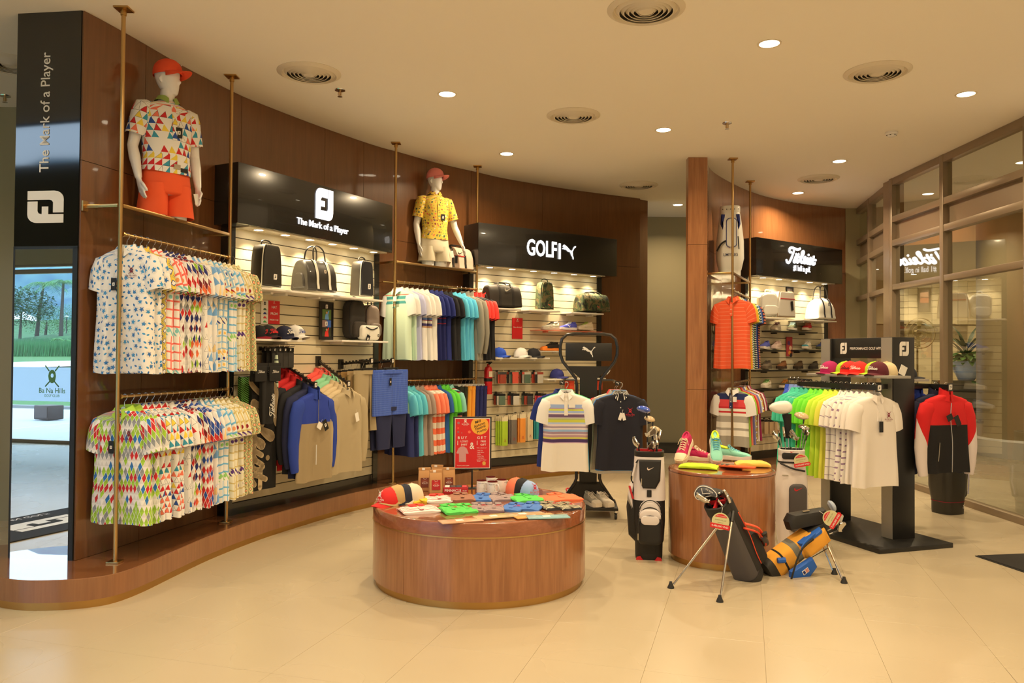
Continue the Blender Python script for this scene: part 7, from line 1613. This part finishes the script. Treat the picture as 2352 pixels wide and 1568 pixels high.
pouch_mb([(-.07, .28), (.075, .28), (.085, .40), (.07, LC), (-.05, LC), (-.075, .40)][::-1], .11, .045).build('upper_pocket', STY, t, MC @ T(.0, -.05, 0)); pouch_mb([(-.075, .28), (-.045, .28), (-.04, LC - .03), (-.07, LC - .03)][::-1], .118, .04).build('blue_side', GB, t, MC @ T(0, -.05, 0))
pouch_mb([(.0, .10), (.07, .06), (.115, .10), (.13, .22), (.10, .30), (.02, .30)][::-1], .05, .02).build('blue_pad', GB, t, MC @ T(.03, -.125, .0)); MB().span((.075, -.1525, .17), (.11, -.150, .225)).build('flag_patch', PRINTW, t, MC)
for k in range(3): MB().span((.077, -.1535, .20 + .008 * k), (.108, -.1525, .204 + .008 * k)).build('flag_stripe', GR_, t, MC)
MB().span((.08, -.1535, .175), (.105, -.1525, .193)).build('flag_field', NVL, t, MC)
MB().tube(smooth_path([(-.06, -.12, .38), (-.07, -.15, .24), (.02, -.17, .10), (.13, -.15, .02), (.16, -.12, .06)], 6), .010, 6, flat=.5).build('strap', GK, t, MC); MB().tube(smooth_path([(-.07, -.10, .42), (-.085, -.13, .30), (-.05, -.15, .22)], 6), .012, 6, flat=.5).build('strap_edge', GB, t, MC); MB().tube([(-.05, -.10, .12), (-.075, -.085, .07)], .02, 8).build('blue_corner', GB, t, MC)
pouch_mb([(-.16, -.055), (.15, -.06), (.175, 0), (.15, .05), (-.13, .06), (-.17, .01)][::-1], .13, .055).build('hood', GK, t, Matrix.Translation(C1 + Vector((-.12, -.03, .085))) @ RY(rad(-10)) @ RZ(rad(8))); MB().box((.0, -.03, .062), (.05, .02, .005)).build('hood_clip', ZIP, t, Matrix.Translation(C1 + Vector((-.12, -.03, .085))) @ RY(rad(-10)))
q0 = C1 + Vector((.02, -.03, -.06)); leg_mesh(q0, Vector((2.375, 5.70, 0)), t); leg_mesh(C1 + Vector((.0, .02, -.06)), Vector((2.40, 5.93, 0)), t)
MB().tube([C1 + Vector((.05, -.04, -.13)), C0.lerp(C1, .5) + Vector((.06, -.09, -.06))], .003, 5).build('stand_wire', BLACK, t)
gC = 'clubs in the orange-yellow stand bag'
club(C0.lerp(C1, .6), C1 + Vector((.10, .0, .14)), 'wood', 'grey wood head above the price tag of the yellow stand bag', gC, rad(60), mat('pale_blue_wood', C(170, 180, 190), .2, coat=.6), None, .85); club(C0.lerp(C1, .6), C1 + Vector((.13, -.03, .04)), 'iron', 'upper iron sole beside the price tag of the yellow stand bag', gC, rad(80), None, None, .8); club(C0.lerp(C1, .6), C1 + Vector((.12, -.05, .0)), 'iron', 'lower iron sole beside the price tag of the yellow stand bag', gC, rad(120), None, None, .8)
tp = pd(1909, 1190, 5.86); price_tag(Matrix.Translation(tp) @ RZ(rad(-20)) @ RY(rad(-62)), 'round price tag hanging on the orange-yellow stand bag', '3,360,000 VND')
# ---------------------------------------------------------------- shop mannequins on the glass shelves
MANQ = mat('mannequin_gloss_white', C(232, 224, 212), .22, coat=.5)
def limb(mb, pts, rs, n=14): return mb.tube([v for v in pts], rs, n)
def hand(mb, w, d, up, side, s=1.0, curl=.25):
    """w wrist, d direction of the fingers, up = back of the hand, side = towards the thumb"""
    w, d, up, side = Vector(w), Vector(d).normalized(), Vector(up).normalized(), Vector(side).normalized()
    mb.loft([[w + d * q + side * (a * math.cos(t)) + up * (b * math.sin(t)) for t in [k * PI / 6 for k in range(12)]] for q, a, b in ((-.01, .024, .020), (.02, .031, .018), (.05, .038, .016), (.08, .040, .014), (.092, .034, .010))])
    for i, (o, L) in enumerate(((.030, .072), (.010, .080), (-.010, .075), (-.029, .058))):
        b = w + d * .080 + side * o; dn = -up
        mb.tube([b - d * .02, b + d * L * .45 + dn * L * curl * .12, b + d * L * .78 + dn * L * curl * .5, b + d * L * .98 + dn * L * curl * .9], [.0092, .0086, .0078, .006], 8)
    b = w + d * .028 + side * .030
    mb.tube([b - side * .012, b + side * .018 + d * .022, b + side * .024 + d * .05 - up * .012, b + side * .022 + d * .07 - up * .02], [.012, .011, .0095, .007], 8)
def figure(M, label, fem, armR, armL, headrot, shirt, collar_m, short_m, belt_m, capm, caplabel, tagpos=None, short_end=.10, logo=None):
    t = thing('mannequin', label, 'mannequin', M=M); k = .93 if fem else 1.0
    mb = MB()
    def el(cx, cy, w, d, z, n=22): return [(cx + w * math.cos(2 * PI * i / n), cy + d * math.sin(2 * PI * i / n), z) for i in range(n)]
    waist = .125 if fem else .145
    mb.loft([el(0, 0, .155, .105, .17), el(0, 0, .165, .112, .25), el(0, 0, waist + .01, .095, .40), el(0, -.005, .150, .105, .55), el(0, 0, .165, .105, .70), el(0, .0, .15, .085, .80), el(0, .005, .07, .06, .855), el(0, 0, .052, .055, .90), el(0, -.008, .05, .053, .95)])
    for s in (-1, 1): mb.loft([el(s * .082, 0, .070 if fem else .074, .076, -.0), el(s * .083, 0, .078, .084, .10), el(s * .078, 0, .082, .095, .22)])
    hz = .955; Rh = RZ(headrot)                                    # head: egg with jaw, brow line and nose ridge, no drawn features
    prof = [(-.018, .030, .034, -.040), (0, .043, .052, -.030), (.03, .056, .070, -.016), (.07, .066, .084, -.006), (.11, .072, .092, 0), (.15, .073, .094, .004), (.19, .063, .080, .006), (.22, .036, .046, .006), (.23, .006, .008, .006)]
    mb.loft([[Rh @ Vector((w * math.cos(2 * PI * i / 24), cy + d * math.sin(2 * PI * i / 24), hz - .02 + z)) for i in range(24)] for z, w, d, cy in prof])
    mb.tube([Rh @ Vector((0, -.083, hz + .085)), Rh @ Vector((0, -.098, hz + .055)), Rh @ Vector((0, -.086, hz + .038))], [.006, .012, .009], 8)
    for s in (-1, 1): mb.tube([Rh @ Vector((s * .069, .008, hz + .085)), Rh @ Vector((s * .074, .018, hz + .065)), Rh @ Vector((s * .068, .008, hz + .04))], [.008, .010, .006], 8)
    for s, (el_, wr, hd, hu, hs) in ((-1, armR), (1, armL)):
        sh = Vector((s * .185 * k, 0, .79)); e, w = Vector(el_), Vector(wr)
        limb(mb, [sh - Vector((s * .03, 0, -.01)), sh, sh.lerp(e, .4), e, e.lerp(w, .35), w], [.05, .052, .046, .038, .040, .025]); hand(mb, w, hd, hu, hs)
    o = mb.build('body', MANQ, t)
    md = o.modifiers.new('one_skin', 'REMESH'); md.mode = 'VOXEL'; md.voxel_size = .0052; md.use_smooth_shade = True
    md = o.modifiers.new('soften', 'SMOOTH'); md.factor = .5; md.iterations = 4
    # shirt: body, two short sleeves, collar, placket
    n = 36; rings = []
    for z, w, d in ((.865, .062, .060), (.845, .105, .075), (.815, .172, .092), (.775, .188, .108), (.70, .188, .120), (.58, .176, .122), (.45, .168 if not fem else .162, .118), (.37, .180, .124), (.335, .184, .126)):
        rings.append([(w * k * math.copysign(abs(math.cos(a)) ** .85, math.cos(a)), d * math.sin(a) + .006 * math.sin(5 * a + z * 12) * (z < .6), z + (.015 * math.sin(a) if z < .36 else 0)) for a in [2 * PI * i / n for i in range(n)]])
    MB().loft(rings, False, False).build('shirt', shirt, t, auto=80)
    for s, (el_, *_r) in ((-1, armR), (1, armL)):
        sh = Vector((s * .178 * k, 0, .785)); e = Vector(el_); p = sh.lerp(e, .72)
        MB().tube([sh - Vector((s * .085, 0, -.035)), sh - Vector((s * .035, 0, -.012)), sh + Vector((s * .0, 0, .0)), sh.lerp(e, .12), sh.lerp(e, .38), p], [.020, .052, .066, .070, .069, .071], 20, cap=False).build('shirt_sleeve', shirt, t, auto=80)
    rows = []
    for i in range(27):
        th = rad(16) + (2 * PI - rad(32)) * i / 26; s, c = math.sin(th), -math.cos(th); e = math.exp(-((min(th, 2 * PI - th)) / .5) ** 2)
        rows.append([(.060 * s, .060 * c, .862 - .02 * e), (.060 * s, .062 * c, .900 - .03 * e), (.066 * s, .068 * c, .901 - .03 * e), (.092 * s, .080 * c - .006 * e, .862 - .05 * e)])
    MB().loft(rows, False, False, False).build('shirt_collar', collar_m, t, auto=60)
    MB().loft([[(-.016, y, z), (.016, y, z), (.016, y - .006, z), (-.016, y - .006, z)] for y, z in ((-.090, .82), (-.122, .70), (-.124, .56))]).build('shirt_placket', shirt, t)
    # shorts: hip band and two legs, belt
    MB().loft([[(w * math.cos(a), d * math.sin(a), z) for a in [2 * PI * i / 30 for i in range(30)]] for z, w, d in ((.40, .158, .110), (.33, .172, .118), (.26, .180, .126), (.19, .176, .128), (.17, .16, .12))], False, True).build('shorts', short_m, t, auto=80)
    for s in (-1, 1):
        MB().loft([[(s * cx + w * math.cos(a), d * math.sin(a) + .005 * math.sin(3 * a + z * 20), z) for a in [2 * PI * i / 24 for i in range(24)]] for z, w, d, cx in ((.24, .088, .118, .088), (.16, .098, .118, .092), (.08, .102, .114, .098), (short_end - .10 + .012, .104, .112, .102))], False, False).build('shorts_leg', short_m, t, auto=80)
    if belt_m:
        MB().loft([[(w * math.cos(a), d * math.sin(a), z) for a in [2 * PI * i / 30 for i in range(30)]] for z, w, d in ((.352, .174, .120), (.386, .170, .118))], False, False).build('belt', belt_m, t); MB().box((.02, -.124, .37), (.05, .012, .036)).build('buckle', ZIP, t); MB().box((.075, -.12, .352), (.055, .012, .03)).build('belt_card', BLACK, t)
    cap(M @ T(0, 0, hz + .108) @ Rh @ S3(1.08, 1.12, 1.05) @ RX(rad(-4)), caplabel, capm, None, logo, PRINTW, size=.03)
    if tagpos: swing_tag(t, tagpos[0], tagpos[2], tagpos[1], TAGK, .05, .075, 0, 'fj')
    swing_tag(t, .18, .20, -.10, TAGW, .035, .08, rad(-12))
    return t
TRI = pat('print_triangles_large', triangles([(WH, 1.2), (RED, .9), (C(240, 205, 70), .7), (C(45, 80, 150), .6), (C(240, 120, 90), .6), (C(60, 150, 170), .6)], .05, C(30, 30, 40), .04))
FLO = pat('print_yellow_floral', floral(C(232, 196, 74), [(C(150, 40, 60), 1), (C(40, 80, 80), 1), (C(236, 110, 80), .8), (C(110, 150, 90), .6), (C(110, 60, 110), .6), (C(240, 226, 190), .6)]))
OGS = plain((250, 90, 44)); KHS = plain((222, 206, 172))
d0, d1 = Vector((.10, -.28, -1)), Vector((.30, -.10, -.9))
figure(T(-2.62, 5.99, 2.614) @ RZ(rad(50)) @ S3(1.02, 1.02, 1.02), 'white mannequin in a triangle print polo and orange shorts on the left glass shelf', False,
       ((-.235, .03, .50), (-.225, -.05, .26), d0, (-1, -.1, .1), (0, -1, -.1)), ((.235, .03, .50), (.225, -.05, .26), (-.10, -.28, -1), (1, -.1, .1), (0, -1, -.1)), rad(34), TRI, plain((150, 170, 80)), OGS, plain((200, 70, 40)), plain((232, 80, 40)), 'orange cap on the head of the mannequin in orange shorts', (.03, -.128, .66), .10, 'swoosh')
figure(T(-.93, 9.45, 2.642) @ RZ(rad(30)), 'white mannequin in a yellow floral polo and cream shorts on the middle glass shelf', True,
       ((-.225, .02, .50), (-.215, -.03, .27), (.02, -.2, -1), (-1, -.1, .1), (0, -1, -.1)), ((.265, .0, .50), (.33, -.06, .30), (.35, -.25, -1), (1, -.2, .3), (-.2, -1, -.1)), rad(36), FLO, FLO, KHS, None, plain((250, 140, 130)), 'coral pink cap on the head of the mannequin in cream shorts', (.05, -.128, .62), .155)
# duffel beside the second mannequin
DW = plain((214, 186, 160)); sx_ = px(1046, 612, 2.64)
t = duffel(RB @ T(RBL * .80, .15, 2.643) @ RZ(rad(-8)), 'cream, grey and black sports duffel with a red line on the middle glass shelf', .48, .27, .24, DW, plain((34, 30, 26)), None, plain((120, 104, 88)), .03, 'swoosh', BLKT, plain((190, 40, 40)), .09, lz=.74)
MB().span((-.245, -.122, .0), (.245, .122, .035)).build('black_base', plain((30, 26, 22)), t, bevel=.012); swing_tag(t, -.06, .16, -.14, TAGK, .04, .09, 0, None)

# ---------------------------------------------------------------- mats, hall furniture
MATB = mat('black_mat', (.018, .017, .016, 1), .85, bump=(300, .2))
t = thing('door_mat', 'black door mat entering at the lower right edge', 'mat', M=T(3.783, 6.486, 0) @ RZ(rad(-80)))
MB().span((0, 0, 0), (2.4, 1.35, .012)).build('pile', MATB, t, bevel=.003); MB().span((-.012, -.012, 0), (2.412, 1.362, .006)).build('rubber_edge', RUBBER, t)
# plant on a dark cabinet, fan
hx = lambda x, y, Y: pd(x, y, Y)
pc = pd(2220, 950, 21.5)
t = thing('cabinet', 'dark slatted cabinet in the hall beyond the glass under the plant', 'cabinet', M=T(pc.x, 21.5, 0) @ RZ(rad(-12)))
MB().span((-.75, -.25, 0), (.75, .25, .98)).build('carcass', BLACK, t, bevel=.01); MB().span((-.78, -.28, .98), (.78, .28, 1.02)).build('top', BLACKMETAL, t)
for k in range(4): MB().span((-.73, -.262, .06 + .23 * k), (.73, -.25, .25 + .23 * k)).build('slat', plain((60, 56, 52)), t)
t = thing('potted_plant', 'leafy plant in a pale blue glazed pot on the dark cabinet beyond the glass', 'plant', M=T(pc.x, 21.5, 1.02))
MB().lathe([(.18, 0), (.20, .02), (.34, .30), (.37, .46), (.40, .49), (.40, .52), (.36, .52), (.35, .46)], 30, None, 0, True, False).build('pot', mat('pale_blue_glaze', C(150, 170, 205), .2, coat=.5), t); MB().lathe([(.0, .47), (.355, .47)], 20, None, 0, False, False).build('soil', plain((60, 46, 30)), t)
LG1, LG2 = mat('leaf_green', (.10, .22, .05, 1), .45), mat('leaf_dark', (.035, .075, .03, 1), .4)
def leaf(L, w, bend):
    a = []; b = []
    for k in range(6):
        q = k / 5; ww = w * math.sin(PI * min(1, q * .9 + .08)) ; y = -L * q; z = bend * q * q
        a.append((-ww / 2, y, z)); b.append((ww / 2, y, z))
    mb = MB(); mb.add(a + b, [(k, k + 1, 6 + k + 1, 6 + k) for k in range(5)]); return mb
rr = random.Random(4)
la = leaf(.62, .10, -.18).build('leaf', LG2); lb = leaf(.26, .16, -.12).build('leaf', LG1); da, db = la.data, lb.data; bpy.data.objects.remove(la); bpy.data.objects.remove(lb)
for k in range(26): link('leaf', da, t, None, T(0, 0, .48) @ RZ(rr.uniform(0, 6.28)) @ T(0, -.05, rr.uniform(.1, .55)) @ RX(rad(rr.uniform(-75, -5))))
for k in range(70):
    a = rr.uniform(0, 6.28); link('leaf', db, t, None, T(0, 0, .50) @ RZ(a) @ T(0, -rr.uniform(.1, .34), rr.uniform(0, .26)) @ RX(rad(rr.uniform(-50, 30))))
for k in range(5): MB().tube([(0, 0, .45), (.05 * math.cos(k * 1.3), .05 * math.sin(k * 1.3), 1.0)], .012, 5).build('stem', LG2, t)
fp = pd(2107, 765, 19.0)
t = thing('pedestal_fan', 'beige pedestal fan in the hall beyond the glass', 'fan', M=T(fp.x, 19.0, 0))
FANM = plain((176, 150, 96)); MB().lathe([(.28, 0), (.28, .03), (.05, .05), (.022, .06), (.022, fp.z)], 24).build('stand', FANM, t)
for k in range(4): MB().tube([(0.09 * (k + 1) * math.cos(a), -.12, fp.z + .09 * (k + 1) * math.sin(a)) for a in [i * PI / 14 for i in range(29)]], .008 if k < 3 else .016, 5).build('guard_ring', FANM, t)
for k in range(4): MB().prism([(.03, -.02), (.30, -.10), (.33, .04), (.04, .03)], -.06, -.05, T(0, 0, fp.z) @ RY(k * PI / 2)).build('blade', plain((206, 186, 130)), t)
MB().lathe([(.0, 0), (.06, .01), (.07, .16), (.0, .2)], 16, T(0, -.08, fp.z) @ RX(-PI / 2)).build('motor', FANM, t)

# ---------------------------------------------------------------- outside, seen in the tower mirror through the rear glazing
GRASS = mat('lawn', (.045, .15, .028, 1), .9, bump=(8, .3)); SAND = mat('bunker_sand', (.60, .57, .52, 1), .9); PAVE = mat('pale_paving', (.40, .41, .43, 1), .7); SHRUB = mat('shrub_green', (.018, .07, .025, 1), .8); TRUNK = mat('palm_trunk', (.05, .04, .035, 1), .8)
def mottled(name, c1, c2, sc):
    m = mat(name, c1, .95); nt = NT(m); ge = nt.node('ShaderNodeNewGeometry'); n = nt.node('ShaderNodeTexNoise'); n.inputs['Scale'].default_value = sc; n.inputs['Detail'].default_value = 6; nt.L.new(ge.outputs['Position'], n.inputs['Vector'])
    r = nt.node('ShaderNodeValToRGB'); r.color_ramp.elements[0].position = .38; r.color_ramp.elements[1].position = .62; r.color_ramp.elements[0].color = c1; r.color_ramp.elements[1].color = c2; nt.L.new(n.outputs['Fac'], r.inputs[0]); nt.L.new(r.outputs[0], base_of(m)); return m
HILL = mottled('hazy_blue_green_hill', (.035, .10, .16, 1), (.075, .17, .20, 1), .12)
def mp(x, y, D):
    """where the thing really stands whose mirror image shows at this place at distance D"""
    p = pd(x, y, D); n = (TWM.to_3x3() @ Vector((0, -1, 0))).normalized(); o = TWM.translation; return p - n * (2 * (p - o).dot(n))
GZ = [(12, 0), (20, 0), (55, .55), (75, 1.25), (87, 1.8), (92, 3.1), (105, 4.6), (130, 7), (180, 10), (230, 34), (320, 95)]
def gz(y):
    D = 10.9 - y
    for (a, p), (b, q) in zip(GZ[:-1], GZ[1:]):
        if D <= b: return p + (q - p) * (D - a) / (b - a)
    return GZ[-1][1]
struct('ground_paving', MB().span((-60, -9.0, -.32), (30, -1.76, -.02)).build('ground_paving', PAVE, smooth=False)); struct('path_kerb', MB().span((-60, -9.3, -.3), (30, -9.0, .06)).build('path_kerb', mat('kerb', (.2, .2, .2, 1), .8)))
def terrain(name, y0, y1, m, nx=40, ny=14, x0=-110, x1=60, w=.0):
    v = []
    for j in range(ny + 1):
        y = y0 + (y1 - y0) * j / ny
        for i in range(nx + 1): x = x0 + (x1 - x0) * i / nx; v.append((x, y, gz(y) + w * (math.sin(x * .13 + y * .07) + .6 * math.sin(x * .31 - y * .2))))
    return struct(name, MB().add(v, [(j * (nx + 1) + i, j * (nx + 1) + i + 1, (j + 1) * (nx + 1) + i + 1, (j + 1) * (nx + 1) + i) for j in range(ny) for i in range(nx)]).build(name, m))
terrain('ground_lawn', -9.3, -76.1, GRASS, 60, 40, -200, 60, .02)
terrain('ground_scrub', -76.1, -169, mottled('scrub_green', (.02, .085, .03, 1), (.05, .16, .05, 1), 1.2), 90, 30, -460, 120, .5)
terrain('hill_far', -169, -309, HILL, 80, 16, -700, 260, 2.0)
bc = mp(66, 828, 65); bk = [(bc.x + 6.0 * math.cos(a) + .8 * math.sin(3 * a), bc.y + 9.0 * math.sin(a) + 1.2 * math.cos(2 * a)) for a in [k * PI / 24 for k in range(48)]]
struct('ground_bunker', MB().loft([[(x, y, gz(y) + .07) for x, y in bk]] + [[(bc.x + (x - bc.x) * q, bc.y + (y - bc.y) * q, gz(bc.y + (y - bc.y) * q) + .05) for x, y in bk] for q in (.9, .5, .1)], False, True).build('ground_bunker', SAND))
def blades(name, label, D, h, n, m, seed, cat='grass'):
    rr = random.Random(seed); mb = MB()
    for _ in range(n):
        c = mp(rr.uniform(-60, 230), 800, D + rr.uniform(-2.5, 2.5)); hh = h * rr.uniform(.5, 1.1); dx = rr.uniform(-.5, .5) * hh; w = rr.uniform(.02, .05) * h
        mb.add([(c.x - w, c.y, gz(c.y) - .3), (c.x + w, c.y, gz(c.y) - .3), (c.x + dx, c.y + dx * .5, gz(c.y) + hh)], [(0, 1, 2)])
    o = mb.build(name, m, None); o['kind'] = 'stuff'; tag(o, label, cat); return o
blades('tall_grass', 'tall grass bank behind the bunker, seen in the mirror', 90, 1.7, 7000, mat('tall_grass_blade', (.045, .19, .06, 1), .8), 1); blades('tall_grass', 'second bank of tall grass farther behind the bunker, in the mirror', 101, 1.8, 7000, mat('tall_grass_far', (.04, .16, .065, 1), .8), 2)
def palm(x, y, h, lean, label, seed, small=False):
    z0 = gz(y) - .2; t = thing('palm_tree', label, 'tree', (x, y, z0)); rr = random.Random(seed)
    MB().tube([(0, 0, 0), (lean * .4, 0, h * .5), (lean, 0, h)], [.26 * h / 7, .18 * h / 7, .12 * h / 7], 10).build('trunk', TRUNK, t)
    for k in range(15):
        a = k * 2 * PI / 15 + rr.uniform(-.2, .2); L = h * .38 * rr.uniform(.8, 1.1); up = rr.uniform(.1, .5); mb = MB(); c, s = math.cos(a), math.sin(a); P = []
        for q in range(8): u = q / 7; P.append(Vector((lean + c * L * u, s * L * u, h + L * (up * u - .75 * u * u))))
        for q in range(7):
            for r_ in range(3):
                p = P[q].lerp(P[q + 1], r_ / 3)
                for sd in (-1, 1): e = p + Vector((-s * sd * L * .28 + c * .06, c * sd * L * .28 + s * .06, -L * .20 * rr.uniform(.6, 1.2))); mb.add([p, p + Vector((c * .05, s * .05, 0)), e], [(0, 1, 2)])
        mb.build('frond', mat_frond, t, smooth=False)
mat_frond = mat('palm_frond', (.10, .28, .08, 1), .6)
def tree(x, y, h, r, label, seed, m):
    t = thing('broadleaf_tree', label, 'tree', (x, y, gz(y) - .2)); rr = random.Random(seed); MB().tube([(0, 0, 0), (.2, 0, h * .6)], [.22, .12], 8).build('trunk', TRUNK, t); mb = MB()
    for k in range(3600):
        a, b, q = rr.uniform(0, 6.28), rr.uniform(-1, 1), rr.random() ** .4; p = Vector((r * q * math.cos(a) * math.sqrt(1 - b * b), r * q * math.sin(a) * math.sqrt(1 - b * b), h * .72 + r * .62 * q * b)); d = Vector((rr.uniform(-1, 1), rr.uniform(-1, 1), rr.uniform(-.6, .6))) * .045 * h; e = Vector((rr.uniform(-1, 1), rr.uniform(-1, 1), rr.uniform(-.6, .6))) * .045 * h; mb.add([p, p + d, p + e], [(0, 1, 2)])
    o = mb.build('foliage', m, t, smooth=False); o['kind'] = 'stuff'
for (x_, D_, h_, ln_, lb_, sd_) in ((140, 112, 8.6, .3, 'tall royal palm reflected in the tower mirror', 1), (84, 116, 8.4, 1.2, 'leaning palm left of the royal palm in the mirror', 2), (131, 96, 2.0, .1, 'small young palm on the grass bank in the mirror', 3), (150, 97, 1.8, .1, 'second small palm on the grass bank in the mirror', 4)):
    q_ = mp(x_, 745, D_); palm(q_.x, q_.y, h_, ln_, lb_, sd_)
for (x_, D_, h_, r_, lb_, sd_, m_) in ((46, 112, 7.2, 4.6, 'dark leafy tree at the left of the mirror view', 5, SHRUB), (105, 124, 3.6, 4.2, 'rounded light green tree behind the palms in the mirror', 6, mat('light_canopy', (.05, .15, .03, 1), .8)), (168, 126, 3.4, 4.0, 'rounded tree right of the royal palm in the mirror', 7, mat('light_canopy', (.045, .14, .035, 1), .8))):
    q_ = mp(x_, 740, D_); tree(q_.x, q_.y, h_, r_, lb_, sd_, m_)
q_ = mp(153, 735, 118)
t = thing('lamp_post', 'dark lamp post on the slope beside the royal palm in the mirror', 'street lamp', (q_.x, q_.y, gz(q_.y) - .1)); MB().tube([(0, 0, 0), (0, 0, 3.0)], .07, 8).build('post', BLACK, t); MB().lathe([(.05, 3.0), (.28, 3.1), (.30, 3.2), (.02, 3.3)], 14).build('lantern', PRINTW, t)
q_ = mp(112, 972, 19.2)
t = thing('planter_box', 'dark wooden box on the lawn outside, low in the mirror', 'box', (q_.x, q_.y, gz(q_.y)), rad(12)); MB().span((-.27, -.2, 0), (.27, .2, .34)).build('case', mat('dark_box_wood', (.03, .010, .008, 1), .5), t, bevel=.02); MB().span((-.24, .2, .05), (.24, .212, .30)).build('panel', mat('dark_box_panel', (.04, .015, .012, 1), .5), t)
def floor_in_mirror(x, y):
    D = (EYE) / (-(pd(x, y, 1.0).z - EYE)); p = mp(x, y, D); return Vector((p.x, p.y, 0))
e0, e1, ec = floor_in_mirror(30, 1254), floor_in_mirror(165, 1224), floor_in_mirror(108, 1203); ed_ = (e1 - e0).normalized(); en = Vector((-ed_.y, ed_.x, 0)); en = en if en.dot(ec - e0) > 0 else -en
Mm = Matrix((ed_, en if ed_.cross(en).z > 0 else -en, Vector((0, 0, 1)))).transposed().to_4x4(); Mm.translation = ec
t = thing('entrance_mat', 'black entrance mat with a big pale emblem, seen in the tower mirror', 'mat', M=Mm)
MB().span((-.95, -.50, 0), (.95, .42, .01)).build('pile', MATB, t); emblem(t, 'fj', T(.0, -.02, .0115) @ RZ(PI / 2) @ RX(-PI / 2), .70, PRINTW, sx=.62); lettering(t, 'TOP IN GOLF', T(0, .33 if en.dot(Mm.to_3x3() @ Vector((0, 1, 0))) > 0 else -.40, .0115) @ RX(-PI / 2), .10, PRINTW, .01)
for D_ in [13 + .02 * k for k in range(150)]:
    q_ = mp(122, 884, D_)
    if q_.y <= -1.684: break
emblem(rg, 'crest', T(q_.x, -1.6735, q_.z) @ RZ(0), .42, mat('green_film', (.30, .62, .25, 1), .6))
